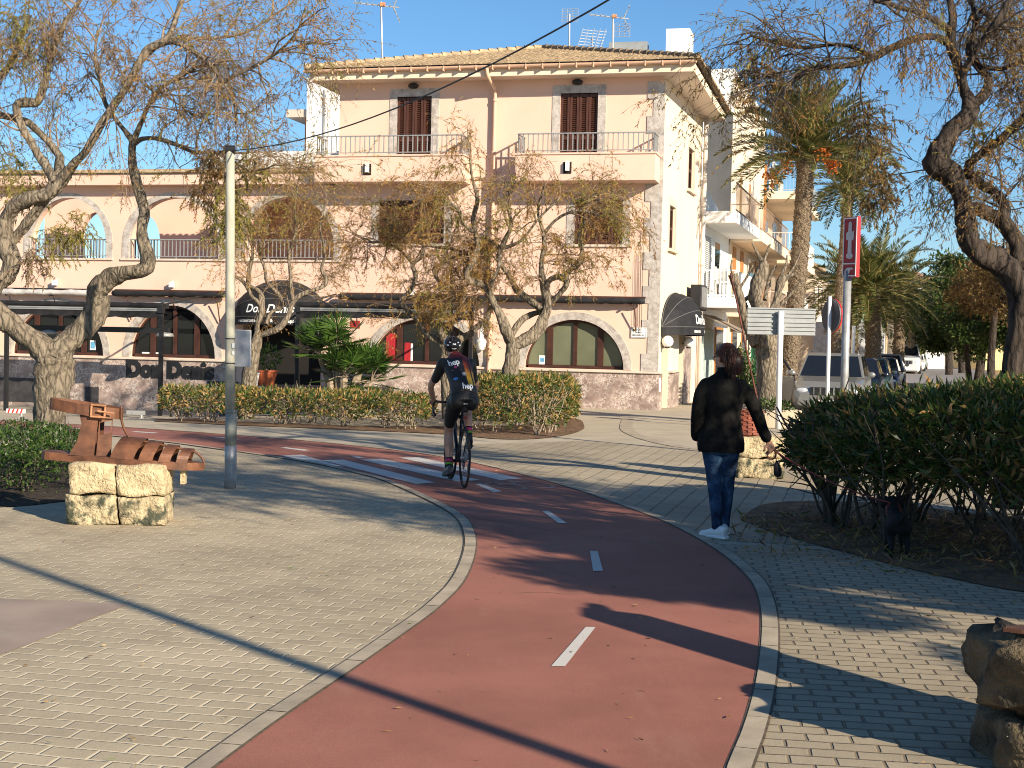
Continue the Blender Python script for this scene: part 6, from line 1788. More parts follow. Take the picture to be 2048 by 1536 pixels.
# ------------------------------------------------------------------ antennas on the roof
def antenna(label, px, py0, py1, Y, kind):
    b = at(px, py0, Y); t = at(px - (4 if py1 < 60 and px < 900 else 0), py1, Y); h = t.z - b.z
    r = thing('roof_antenna', label, 'antenna', b); ox = t.x - b.x
    mb = MB(); mb.tube([(0, 0, -.5), (ox, 0, h)], .028, 8); mb.build('mast', GALV, r)
    mb = MB()
    if kind in ('yagi', 'double'):
        mb.bar((ox - .75, 0, h - .03), (ox + .5, 0, h - .14), .03)
        for k in range(7): x = ox - .7 + k * .16; mb.bar((x, -.16, h - .03 - k * .012), (x, .16, h - .03 - k * .012), .014); mb.bar((x, 0, h - .09 - k * .012), (x, 0, h + .03 - k * .012), .012)
        for s in (-1, 1):
            for k in range(4): mb.bar((ox + .36 + .05 * k, -.22, h - .12 + s * (.08 + .09 * k)), (ox + .36 + .05 * k, .22, h - .12 + s * (.08 + .09 * k)), .014)
            mb.bar((ox + .35, 0, h - .12), (ox + .52, 0, h - .12 + s * .42), .02)
    if kind in ('grid', 'double'):
        cx, cz = (ox + .30, h - .50) if kind == 'double' else (ox + .02, h - .04)
        for k in range(6): mb.bar((cx - .25, .05, cz - .2 + k * .08), (cx + .25, -.05, cz - .2 + k * .08), .013)
        for k in range(4): mb.bar((cx - .25 + k * .166, .02, cz - .2), (cx - .25 + k * .166, .02, cz + .2), .013)
    mb.build('aerial', GALV, r)
    if kind != 'grid':
        mb = MB(); mb.box(ox - .02, -.05, h - .12, ox + .12, .05, h - .02); mb.build('dipole_box', mat('orange_plastic', (.55, .20, .08), .5), r)
    return r


antenna('tall aerial mast on the left of the tiled roof', 766, 112, 4, 38.5, 'yagi')
antenna('thin mast with a small square grid aerial left of the others', 1139, 88, 28, 44, 'grid')
antenna('mast carrying several aerials in front of the solar tank', 1226, 88, 28, 44.5, 'double')
r_ = thing('roof_antenna', 'tilted low grid aerial lying behind the ridge of the roof', 'antenna', at(1172, 92, 44))
mb = MB()
for k in range(6): mb.bar((-.25 + .03 * k, 0, .05 + k * .09), (.5 + .03 * k, .1, .02 + k * .09), .016)
for k in range(5): mb.bar((-.25 + .18 * k, .02, 0), (-.1 + .18 * k, .02, .55), .016)
mb.bar((.2, 0, -.5), (.2, 0, .3), .03); mb.build('aerial', GALV, r_)


# ------------------------------------------------------------------ cars
TYRE = mat('tyre_rubber', (.02, .02, .02), .85); RIM = mat('alloy_rim', (.42, .43, .44), .35, .8); LAMPG = mat('headlamp_glass', (.72, .74, .76), .12, .3, spec=.8)
CARGL = glassy('car_glass', (.010, .013, .018), .03, .6); CHROME = mat('chrome', (.6, .6, .6), .18, .95, var=.05)


def carpaint(name, c, metal=.5):
    m, nt, b = nodes(name); b.inputs['Base Color'].default_value = (*c, 1); b.inputs['Metallic'].default_value = metal; b.inputs['Roughness'].default_value = .32; b.inputs['Coat Weight'].default_value = .5; b.inputs['Coat Roughness'].default_value = .06
    return m


def car(label, loc, rz, paint, Lc=4.4, Wc=1.8, Hc=1.55, suv=True, group='cars parked along the street', door_open=False):
    """nose towards local -y"""
    r = thing('parked_car', label, 'car', loc, rz, group); hw = Wc / 2
    hood = Hc * (.60 if suv else .58); belt = Hc * .62
    # stations along the car: y, half width, bottom, shoulder height, roof height (None = no cabin), roof half width
    st = [(0.0, .78, .38, hood * .62, None), (.06, .90, .28, hood * .80, None), (.22, .97, .22, hood * .93, None), (.9, 1.0, .22, hood * 1.02, None), (1.15, 1.0, .22, belt * 1.02, None),
          (Lc * .47, 1.0, .22, belt * 1.04, None), (Lc * .75, 1.0, .22, belt * 1.06, None), (Lc - .18, .97, .26, belt * 1.06, None), (Lc - .02, .90, .34, belt * .9, None), (Lc, .8, .45, belt * .7, None)]
    mb = MB(); V_ = []; prof = 12
    for y, w, z0, z1, _ in st:
        W_ = hw * w
        for x, z in ((-W_ * .86, z0), (-W_ * .97, z0 + .12), (-W_, (z0 + z1) * .5), (-W_ * .985, z1 - .12), (-W_ * .93, z1 - .03), (-W_ * .72, z1 + .012), (W_ * .72, z1 + .012), (W_ * .93, z1 - .03), (W_ * .985, z1 - .12), (W_, (z0 + z1) * .5), (W_ * .97, z0 + .12), (W_ * .86, z0)):
            V_.append((x, y, z))
    fs = [(i * prof + k, i * prof + (k + 1) % prof, (i + 1) * prof + (k + 1) % prof, (i + 1) * prof + k) for i in range(len(st) - 1) for k in range(prof)] + [tuple(range(prof)), tuple(range((len(st) - 1) * prof, len(st) * prof))]
    mb.add(V_, fs); body = mb.build('body', paint, r, smooth=False, bevel=.02)
    # cabin
    yb0, yt0, yt1, yb1 = 1.05, 1.05 + Hc * .46, Lc - (.55 if suv else .75), Lc - .12
    mb = MB(); wb, wt = hw * .93, hw * .76; zb, zt = belt, Hc
    ring = lambda y, w, z: [(-w, y, z), (w, y, z)]
    V_ = [(-wb, yb0, zb), (wb, yb0, zb), (wb, yb1, zb), (-wb, yb1, zb), (-wt, yt0, zt - .05), (wt, yt0, zt - .05), (wt, yt1, zt - .04), (-wt, yt1, zt - .04), (-wt * .85, yt0 + .12, zt), (wt * .85, yt0 + .12, zt), (wt * .85, yt1 - .12, zt), (-wt * .85, yt1 - .12, zt)]
    mb.add(V_, [(0, 1, 5, 4), (1, 2, 6, 5), (2, 3, 7, 6), (3, 0, 4, 7), (4, 5, 9, 8), (5, 6, 10, 9), (6, 7, 11, 10), (7, 4, 8, 11), (8, 9, 10, 11)])
    mb.build('cabin', paint, r, bevel=.035)

    def pane(name, q, inset=.08, off=.006, parent=r):
        q = [Vector(p) for p in q]; c = sum(q, Vector()) / 4; n = (q[1] - q[0]).cross(q[3] - q[0]).normalized()
        if n.dot(c - Vector((0, Lc / 2, belt))) < 0: n = -n
        mb = MB(); v = [p.lerp(c, inset) + n * off for p in q]; mb.add(v, [(0, 1, 2, 3)]); return mb.build(name, CARGL, parent, fix=False)
    pane('windscreen', [V_[0], V_[1], V_[5], V_[4]], .09); pane('rear_window', [V_[3], V_[2], V_[6], V_[7]], .14)
    for a, b, c, d in ((1, 2, 6, 5), (0, 3, 7, 4)):
        A_, B_, C_, D_ = (Vector(V_[k]) for k in (a, b, c, d))
        for t0, t1 in ((.03, .47), (.50, .97)): pane('side_window', [A_.lerp(B_, t0), A_.lerp(B_, t1), D_.lerp(C_, t1), D_.lerp(C_, t0)], .10)
    for s in (-1, 1):
        for y in (.78, Lc - .80):
            mb = MB(); M_ = Matrix.Translation((s * (hw - .09), y, .325)) @ Matrix.Rotation(rad(90), 4, 'Y'); mb.lathe([(.22, -.10), (.31, -.10), (.33, -.06), (.33, .06), (.31, .10), (.22, .10)], 22, 0, M=M_); wh = mb.build('wheel', TYRE, r)
            mb = MB(); mb.lathe([(.08, -.105), (.205, -.09), (.205, .09), (.08, .105)], 16, 0, M=M_); mb.build('rim', RIM, wh)
        mb = MB(); mb.ell((s * hw * .66, .10, hood * .70), (hw * .21, .10, .085), 12, 8); mb.build('headlight', LAMPG, r, smooth=True)
        mb = MB(); mb.ell((s * (hw + .09), 1.22, belt + .09), (.10, .06, .075), 10, 7); mb.bar((s * hw * .9, 1.25, belt + .02), (s * (hw + .05), 1.22, belt + .07), .03); mb.build('mirror', paint, r, smooth=True)
        mb = MB(); mb.box(s * hw * .72 - .14, Lc - .03, belt * .70, s * hw * .72 + .14, Lc + .012, belt * .88); mb.build('tail_light', REDB, r, bevel=.02)
        if suv:
            mb = MB(); mb.tube([(s * wt * .92, yt0 + .1, zt - .02), (s * wt * .92, yt0 + .25, zt + .045), (s * wt * .92, yt1 - .25, zt + .045), (s * wt * .92, yt1 - .1, zt - .02)], .018, 6); mb.build('roof_rail', CHROME, r)
    mb = MB(); mb.box(-hw * .45, -.012, hood * .60, hw * .45, .05, hood * .80)
    for k in range(5): x = -hw * .36 + k * hw * .18; mb.box(x - .02, -.022, hood * .61, x + .02, -.0125, hood * .79, 1)
    mb.build('grille', [BLACKM, CHROME], r)
    mb = MB(); mb.box(-hw * .80, -.05, .30, hw * .80, .12, .50); mb.build('bumper', paint, r, bevel=.04)
    mb = MB(); mb.box(-.26, -.058, .36, .26, -.051, .46); mb.build('number_plate', WHITEP, r)
    mb = MB()
    for s in (-.4, .4): mb.ell((s * hw, 1.95, belt + .16), (.2, .1, .26), 10, 8)
    mb.build('seat', BLACKF, r)
    if door_open:
        dr = MB(); X0 = -hw * 1.0
        M_ = Matrix.Translation((X0, 1.2, 0)) @ Matrix.Rotation(rad(62), 4, 'Z')
        dr.box(-.03, 0, .32, .03, 1.02, belt, M=M_)
        d_ = dr.build('door', paint, r, bevel=.02); d_['label'] = 'front door standing open'
        mb = MB()
        for a, b in (((0, .02, belt), (0, .42, Hc - .12)), ((0, .42, Hc - .12), (0, .98, Hc - .10)), ((0, .98, Hc - .10), (0, 1.0, belt))): mb.bar(M_ @ Vector(a), M_ @ Vector(b), .05)
        mb.build('window_frame', BLACKM, d_)
        mb = MB(); mb.ell((0, 0, 0), (.13, .07, .09), 10, 7, M=M_ @ Matrix.Translation((.1, .22, belt + .10))); mb.build('mirror', WHITEP, d_, smooth=True)
    return r


CRZ = -rad(16.8)
def row(w, off=0): return tuple(S0 + SD * w + SR * off + Vector((0, 0, -.10)))


car('silver off-road car at the front of the row with its door open', row(0), CRZ, carpaint('silver_paint', (.27, .265, .245)), 4.4, 1.78, 1.60, True, door_open=True)
car('dark blue car parked second, behind the silver off-road car', row(6.2, .15), CRZ, carpaint('navy_paint', (.010, .013, .024), .3), 4.3, 1.75, 1.45, False)
car('dull teal saloon parked third in the row', row(12, .25), CRZ, carpaint('teal_paint', (.05, .085, .09), .3), 4.3, 1.74, 1.42, False)
car('very dark blue low car parked fourth in the row', row(18, .4), CRZ, carpaint('ink_paint', (.01, .012, .03), .3), 4.2, 1.74, 1.40, False)
car('pale grey car parked between the dark blue car and the van', row(30, .3), CRZ, carpaint('pale_grey_paint', (.45, .45, .44)), 4.3, 1.75, 1.5, False)
car('boxy white van with a dark windscreen parked farther down the street', row(62, .6), CRZ, carpaint('white_car_paint', (.62, .62, .62), .1), 5.0, 1.95, 2.05, True)
car('white car parked just beyond the boxy van', row(74, .9), CRZ, carpaint('white_car_paint', (.62, .62, .62), .1), 4.3, 1.75, 1.5, False)
car('greenish grey car parked last in the row', row(84, 1.0), CRZ, carpaint('sage_paint', (.22, .27, .25), .3), 4.3, 1.75, 1.5, False)
car('grey car in the shade on the far side of the verge', row(58, 13.0), CRZ + rad(75), carpaint('mid_grey_paint', (.25, .26, .28)), 4.3, 1.75, 1.5, False)
car('white car half hidden behind the dark trunks on the right', row(80, 13.2), CRZ + rad(60), carpaint('white_car_paint', (.62, .62, .62), .1), 4.3, 1.75, 1.5, False)

# ------------------------------------------------------------------ trees at the back right
DARKL = leafmat('dark_tree_leaf', [(0, (.022, .045, .010)), (.6, (.045, .075, .015)), (1, (.10, .12, .03))], .25, .5)
OLIVE = leafmat('olive_tree_leaf', [(0, (.05, .07, .015)), (.6, (.10, .12, .03)), (1, (.20, .20, .06))], .25, .5)
BROWNL = leafmat('brown_tree_leaf', [(0, (.10, .05, .02)), (.5, (.18, .10, .035)), (1, (.20, .16, .05))], .3, .5)


def bushy_tree(label, px, Y, h, cr, n, lm, leaf=.22, trunk_r=.18, seed=0, zc=None, group='dark street trees', lean=0):
    q = at(px, 700, Y); base = Vector((q.x, Y, 0)); r = thing('street_tree', label, 'tree', base, 0, group)
    rs = random.Random(seed); zc = zc or h - cr[2]
    mb = MB(); limb_mesh(mb, [(0, 0, -.1, trunk_r * 1.2), (lean * .3, .1, zc * .35, trunk_r), (lean * .7, -.05, zc * .7, trunk_r * .8), (lean, 0, zc, trunk_r * .5)], 4, 9)
    cl = []
    for k in range(26):
        v = Vector((rs.gauss(0, 1), rs.gauss(0, 1), rs.gauss(0, 1))).normalized() * rs.uniform(.45, 1.0)
        c = Vector((lean + v.x * cr[0], v.y * cr[1], zc + v.z * cr[2])); cl.append((c, rs.uniform(.22, .42) * min(cr)))
        if k < 12: limb_mesh(mb, [(lean * .8, 0, zc * .72, trunk_r * .5), tuple((Vector((lean, 0, zc * .8)).lerp(c, .5) + Vector((0, 0, .1)))) + (trunk_r * .3,), tuple(c) + (trunk_r * .1,)], 3, 6)
    mb.build('trunk', BARK_D, r, smooth=True, fix=False)
    P_ = []; D_ = []
    for c, q_ in cl:
        m = n // 26; d = unit(RNG.normal(size=(m, 3))); rr = RNG.random((m, 1)) ** .5; P_.append(np.array(c) + d * rr * q_ * np.array([1.25, 1.25, .85])); D_.append(d * .6 + RNG.normal(size=(m, 3)) * .6)
    P_ = np.concatenate(P_); D_ = np.concatenate(D_)
    V, F = leaves(P_, D_, RNG.uniform(leaf * .6, leaf * 1.3, len(P_)), leaf * .38, .1); npmesh('crown', [(V, F, 0)], lm, r)
    return r


bushy_tree('dark green pine-like tree beside the reddish roof', 1900, 92, 7.4, (3.2, 3, 2.9), 14000, DARKL, .30, .2, 1)
bushy_tree('sunlit olive-green bushy tree top left of the leaning tamarisk', 1925, 100, 8.2, (2.4, 3, 2.2), 6000, OLIVE, .30, .2, 2)
bushy_tree('broad dark tree shading the verge beneath the leaning limbs', 1960, 62, 5.6, (2.8, 3, 2.3), 17000, DARKL, .22, .2, 3, lean=.3)
bushy_tree('brownish thin-leaved tree behind the leaning limbs', 1985, 48, 5.4, (1.5, 2, 1.4), 6000, BROWNL, .16, .14, 4)
bushy_tree('dark tree low behind the hedge at the right edge', 2040, 55, 5.0, (2.6, 2.5, 2.1), 14000, DARKL, .22, .2, 5)
bushy_tree('rust brown tree near the right edge of the picture', 2030, 44, 5.4, (1.5, 2, 1.7), 6000, BROWNL, .15, .14, 6)
bushy_tree('small bright green street tree near the end of the road', 1903, 140, 4.6, (1.8, 2, 1.5), 2500, OLIVE, .34, .12, 7)
bushy_tree('slender tree with a pale leaning trunk on the verge', 1945, 58, 4.6, (1.5, 2, 1.3), 5000, DARKL, .2, .12, 8, lean=-.5)
bushy_tree('yellow-brown tree left of the road behind the squat palms', 1838, 115, 6.2, (2.4, 2.5, 2.0), 3600, BROWNL, .34, .16, 9)
bushy_tree('green garden tree left of the road near the parked van', 1828, 105, 3.9, (1.6, 2, 1.3), 2400, OLIVE, .3, .12, 10)
bushy_tree('dark tree behind the house with the reddish roof', 1870, 150, 8.0, (4.0, 4, 3), 4200, DARKL, .45, .2, 11)
bushy_tree('far dark tree closing the view on the right side', 2000, 130, 8.5, (5.5, 4, 3.4), 7000, DARKL, .42, .25, 12)
bushy_tree('dense evergreen tree beside the near paving, shading the planting bed', 1024, 4.9, 4.6, (2.2, 3.1, 1.3), 22000, DARKL, .16, .2, 20, zc=3.2)
o_ = SC.objects[[o.name for o in SC.objects if o.name.startswith('street_tree')][-1]]
o_.location = (7.9, 3.8, 0)
# plain street posts far down the road
for px, Y, h, lab in ((1772, 70, 4.2, 'thin wooden street pole beside the dark palms'), (1797, 85, 3.6, 'thin pale street pole nearer the parked van'), (1706, 48, 2.4, 'thin white street pole left of the squat palm')):
    q = at(px, 700, Y); mb = MB(); mb.tube([(0, 0, 0), (0, 0, h)], .06, 8); tag(mb.build('street_pole', mat('pale_wood', (.50, .36, .22), .8) if Y > 50 else WHITEP, loc=(q.x, Y, 0)), lab, 'pole')
# ------------------------------------------------------------------ people, dog, bicycle
SKIN = mat('skin', (.50, .27, .18), .55, var=.06, scale=14)
JACKET = mat('black_wool_jacket', (.010, .0095, .009), .9, var=.2, scale=30, bmp=.5, bscale=300, bdist=.002, spec=.15)
HAIR = mat('auburn_hair', (.062, .018, .009), .45, var=.35, scale=30, stretch=(1, 1, .12), col2=(.010, .006, .005), bmp=.7, bscale=60, bdist=.006)
def denimmat():
    m, nt, b = nodes('blue_denim'); vec = coords(nt)
    n = noise(nt, vec, 7, 5, .6); f = noise(nt, coords(nt, (1, 1, .5)), 240, 3, .8)
    r = ramp(nt, [(.34, (.006, .012, .030)), (.52, (.022, .055, .12)), (.72, (.075, .15, .26))], n.outputs['Fac'])
    c = mixc(nt, r.outputs['Color'], ramp(nt, [(.3, (.6, .6, .6)), (.7, (1.2, 1.2, 1.2))], f.outputs['Fac']).outputs['Color'], .6, 'MULTIPLY')
    nt.links.new(c, b.inputs['Base Color']); b.inputs['Roughness'].default_value = .85; b.inputs['Specular IOR Level'].default_value = .2
    w = noise(nt, coords(nt, (1, 1, 2.2)), 16, 4, .6); bump(nt, b, w.outputs['Fac'], .55, .02); return m
DENIM = denimmat()
SHOE = mat('white_leather', (.78, .78, .77), .5, var=.03)
BLACKL = mat('black_lycra', (.010, .010, .011), .55, var=.1, scale=10, bmp=.25, bscale=30, bdist=.01)


def ring_tube(mb, rows, n=16, side=(1, 0, 0), m=0):
    """rows: (x, y, z, rx, ry): elliptical sections across the path, closed ends"""
    R_ = crom(rows, 4); P = [Vector(r[:3]) for r in R_]; vs_ = []; s0 = Vector(side)
    for i, p in enumerate(P):
        d = (P[min(i + 1, len(P) - 1)] - P[max(0, i - 1)]).normalized(); x = (s0 - d * s0.dot(d)).normalized(); y = d.cross(x)
        for k in range(n):
            a = 2 * math.pi * k / n; vs_.append(p + x * math.cos(a) * R_[i][3] + y * math.sin(a) * R_[i][4])
    fs = [(i * n + k, i * n + (k + 1) % n, (i + 1) * n + (k + 1) % n, (i + 1) * n + k) for i in range(len(P) - 1) for k in range(n)]
    fs += [tuple(range(n - 1, -1, -1)), tuple(range((len(P) - 1) * n, len(P) * n))]
    mb.add(vs_, fs, m)


def limb(mb, pts, n=12):
    ring_tube(mb, [(*p[:3], p[3], p[3]) for p in pts], n, (.98, .17, .05))
    for p in (pts[0], pts[-1]): mb.ell(p[:3], (p[3] * .98,) * 3, 12, 8)


def hand(mb, wrist, d, nrm, s=1.0, curl=.9, thumb=1):
    """palm, four unequal bent fingers and a thumb from the side of the palm"""
    d = Vector(d).normalized(); nrm = Vector(nrm); nrm = (nrm - d * nrm.dot(d)).normalized(); x = d.cross(nrm) * thumb
    w = Vector(wrist)
    ring_tube(mb, [(*(w - d * .03 * s), .026 * s, .019 * s), (*(w + d * .02 * s), .033 * s, .017 * s), (*(w + d * .06 * s), .041 * s, .016 * s), (*(w + d * .092 * s), .041 * s, .0145 * s)], 12, tuple(x))
    for k, (off, ln) in enumerate(((.031, .070), (.0105, .078), (-.0105, .073), (-.031, .057))):
        p = w + d * .088 * s + x * off * s; v = (d + x * off * 2.2).normalized(); pts = [(*(p - v * .012), .0098 * s)]
        a = 0.25
        for seg, f in ((0, .46), (1, .30), (2, .24)):
            a += curl * (.55 if seg == 0 else .62); q = v * math.cos(a) + nrm * math.sin(a)
            p = p + q * ln * f * s; pts.append((*p, (.0092 - .001 * seg) * s))
        limb(mb, pts, 8)
    p = w + d * .022 * s + x * .033 * s; v = (d * .62 + x * .62 + nrm * .45).normalized(); pts = [(*(p - x * .012 * s), .0135 * s), (*(p + v * .03 * s), .0115 * s)]
    v2 = (d * .8 + x * .12 + nrm * .58).normalized(); p2 = p + v * .03 * s; pts += [(*(p2 + v2 * .028 * s), .0098 * s), (*(p2 + (v2 * .8 + nrm * .4 - x * .3).normalized() * .05 * s), .0085 * s)]
    limb(mb, pts, 8)


def head(mb, c, M, s=1.0):
    """skull, jaw, nose, lips, brow, ears; M turns the head, face along +y"""
    X = lambda p: tuple(Vector(c) + M @ (Vector(p) * s))
    def E(p, r, **k): mb.ell((0, 0, 0), tuple(q * s for q in r), 16, 11, M=Matrix.Translation(X(p)) @ M.to_4x4())
    E((0, -.012, .03), (.074, .094, .088)); E((0, .022, -.035), (.060, .068, .078)); E((0, .050, -.082), (.032, .030, .026))
    E((0, .092, -.012), (.0115, .016, .024)); E((0, .096, -.026), (.015, .013, .010)); E((0, .078, .026), (.055, .014, .012))
    E((0, .080, -.056), (.024, .012, .007)); E((0, .079, -.067), (.021, .012, .008))
    for q in (-1, 1): E((q * .076, -.006, -.005), (.010, .020, .031)); E((q * .040, .060, -.03), (.022, .022, .020))


def eyes(parent, c, M, s=1.0):
    mb = MB()
    for q in (-1, 1): mb.ell((0, 0, 0), (.0125 * s,) * 3, 10, 8, M=Matrix.Translation(Vector(c) + M @ (Vector((q * .031, .079, .004)) * s)))
    mb.build('eyes', mat('eye', (.55, .53, .5), .2), parent, smooth=True)


# --- the woman
wp = gnd(1437, 1074)
WM = thing('person', 'woman in a black jacket and blue jeans with a reddish ponytail, walking a dog', 'person', wp, 0)
HM = Euler((rad(-6), 0, rad(30))).to_matrix(); HC = (.022, .03, 1.535)
mb = MB(); head(mb, HC, HM)
limb(mb, [(.02, .0, 1.36, .060), (.02, .012, 1.42, .050), (.022, .02, 1.48, .050)])
ring_tube(mb, [(.0, 0, .80, .14, .10), (.0, 0, .90, .155, .105), (.0, 0, 1.05, .125, .085), (.005, 0, 1.22, .15, .095), (.01, 0, 1.31, .12, .07), (.015, 0, 1.37, .06, .055)], 18)
limb(mb, [(-.125, 0, 1.28, .045), (-.200, -.02, 1.18, .040), (-.235, -.04, 1.05, .036), (-.225, .04, .93, .030), (-.19, .09, .85, .026)]); hand(mb, (-.185, .095, .84), (.2, .1, -1), (.9, .2, .2), .95, .5)
limb(mb, [(.135, 0, 1.28, .045), (.24, 0, 1.18, .040), (.315, .01, 1.06, .037), (.365, .04, .94, .031), (.415, .07, .835, .025)]); hand(mb, (.418, .072, .83), (.40, .15, -.9), (-.35, .55, -.1), 1.0, 1.15, -1)
limb(mb, [(-.072, 0, .86, .078), (-.066, .01, .66, .062), (-.049, .02, .47, .044), (-.038, -.01, .30, .042), (-.018, -.045, .10, .034), (-.02, -.05, .05, .034)])
limb(mb, [(.072, 0, .86, .078), (.075, .03, .66, .062), (.073, .06, .47, .044), (.068, .08, .30, .042), (.062, .10, .10, .034), (.06, .10, .05, .034)])
remesh(mb.build('body', SKIN, WM, smooth=True), .0062, 2)
eyes(WM, HC, HM)
mb = MB()
ring_tube(mb, [(.0, -.005, .735, .198, .140), (.0, -.005, .80, .200, .142), (.0, 0, .90, .186, .132), (.002, 0, 1.03, .160, .112), (.004, -.005, 1.18, .176, .120), (.008, -.005, 1.29, .180, .110), (.012, 0, 1.36, .135, .095), (.016, .004, 1.415, .072, .070), (.018, .006, 1.455, .068, .066)], 26)
limb(mb, [(-.14, 0, 1.305, .062), (-.190, -.02, 1.22, .058), (-.218, -.045, 1.06, .052), (-.212, .03, .95, .048), (-.20, .085, .86, .050)], 14)
limb(mb, [(.15, 0, 1.305, .062), (.232, 0, 1.20, .060), (.300, .005, 1.07, .058), (.352, .035, .95, .051), (.398, .06, .862, .048)], 14)
ring_tube(mb, [(-.175, .06, .83, .035, .05), (-.18, .08, .90, .04, .05)], 10)
jk = mb.build('jacket', JACKET, WM, smooth=True); remesh(jk, .011, 3)
dsp = bpy.data.textures.new('cloth_folds', 'CLOUDS'); dsp.noise_scale = .11; dsp.noise_depth = 3
q = jk.modifiers.new('folds', 'DISPLACE'); q.texture = dsp; q.strength = .012; q.mid_level = .5
mb = MB()
ring_tube(mb, [(0, 0, .72, .158, .115), (0, 0, .80, .168, .122), (0, 0, .92, .150, .108)], 20)
ring_tube(mb, [(-.076, 0, .82, .094, .105), (-.068, .008, .70, .084, .092), (-.056, .015, .56, .068, .074), (-.048, .018, .46, .061, .066), (-.038, -.008, .32, .056, .062), (-.024, -.04, .14, .045, .050), (-.018, -.048, .07, .047, .052)], 18)
ring_tube(mb, [(.076, 0, .82, .094, .105), (.076, .025, .70, .084, .092), (.074, .05, .56, .068, .074), (.072, .062, .46, .061, .066), (.068, .078, .32, .056, .062), (.066, .098, .14, .045, .050), (.062, .10, .075, .047, .052)], 18)
jn = mb.build('jeans', DENIM, WM, smooth=True); remesh(jn, .009, 2)
q = jn.modifiers.new('folds', 'DISPLACE'); q.texture = dsp; q.strength = .014; q.mid_level = .5


def shoe(parent, c, rz, m, sole=WHITEP, L_=.25, pitch=0, name='shoe'):
    M_ = Matrix.Translation(c) @ Matrix.Rotation(rz, 4, 'Z') @ Matrix.Rotation(pitch, 4, 'X')
    mb = MB()
    ring = [(0, -.30 * L_, .05, .030, .040), (0, -.18 * L_, .058, .036, .052), (0, .05 * L_, .052, .039, .045), (0, .35 * L_, .038, .043, .030), (0, .60 * L_, .030, .036, .022), (0, .70 * L_, .026, .018, .014)]
    ring_tube(mb, ring, 14); mb.v = [tuple(M_ @ Vector(v)) for v in mb.v]
    o = mb.build(name, m, parent, smooth=True); remesh(o, .006, 2)
    mb = MB(); out = [(x * 1.02, y * L_) for x, y in ((-.030, -.40), (.030, -.40), (.036, -.2), (.036, .1), (.044, .36), (.038, .6), (.015, .73), (-.015, .73), (-.038, .6), (-.044, .36), (-.036, .1), (-.036, -.2))]
    mb.prism([out], lambda a, b: M_ @ Vector((a, b, .0)), lambda a, b: M_ @ Vector((a, b, .024))); mb.build('sole', sole, o, bevel=.006)
    return o


shoe(WM, (-.02, -.065, 0), rad(48), SHOE); shoe(WM, (.062, .085, .0), rad(-12), SHOE)
mb = MB()
def HX(p): return tuple(Vector(HC) + HM @ Vector(p))
mb.ell((0, 0, 0), (.087, .104, .098), 18, 12, M=Matrix.Translation(HX((0, -.026, .036))) @ HM.to_4x4())
mb.ell((0, 0, 0), (.078, .06, .09), 14, 10, M=Matrix.Translation(HX((0, -.075, -.015))) @ HM.to_4x4())
ring_tube(mb, [(.055, -.085, 1.575, .045, .04), (.085, -.105, 1.53, .060, .050), (.098, -.112, 1.48, .056, .046), (.106, -.108, 1.43, .042, .034), (.112, -.105, 1.395, .020, .016)], 14)
hr = mb.build('hair', HAIR, WM, smooth=True); remesh(hr, .008, 2)
n = 420; a0 = RNG.normal(size=(n, 3)) * np.array([.028, .018, .02]) + np.array([.065, -.115, 1.585])
G = grow(a0, np.tile(np.array([.16, -.12, -1.0]), (n, 1)) + RNG.normal(size=(n, 3)) * .22, RNG.uniform(.10, .21, n), 7, .05, .25)
V, F = batch_tubes(G, np.tile(np.linspace(.0022, .0008, 7), (n, 1)), 3)
n2 = 260; th = RNG.uniform(0, 2 * np.pi, n2); s0 = np.array([HX((.088 * math.sin(t), -.03 + .1 * math.cos(t), .05 + .02 * math.cos(3 * t))) for t in th]); e0 = np.array([.06, -.115, 1.57])
tt = np.linspace(0, 1, 7)[None, :, None]; G2 = s0[:, None] * (1 - tt) + e0[None, None] * tt; cc = np.array(HX((0, -.03, .03))); G2 = cc + unit(G2 - cc) * np.maximum(np.linalg.norm(G2 - cc, axis=2, keepdims=True), .104)
V2, F2 = batch_tubes(G2, np.full((n2, 7), .0016), 3)
npmesh('hair_strands', [(V, F, 0), (V2, F2, 0)], HAIR, hr)
mb = MB(); mb.tube([HX((.092 * math.cos(a), .075 if abs(math.cos(a)) < .5 else .05, .008)) for a in (0, .5)] + [HX((.082, -.02, .012))], .003, 6)
for q in (-1, 1): mb.tube([HX((q * .034 + .025 * math.cos(a), .098, .004 + .019 * math.sin(a))) for a in [2 * math.pi * k / 14 for k in range(15)]], .0026, 6); mb.bar(HX((q * .06, .094, .012)), HX((q * .085, -.01, .014)), .005)
mb.build('glasses', BLACKM, WM, fix=False)

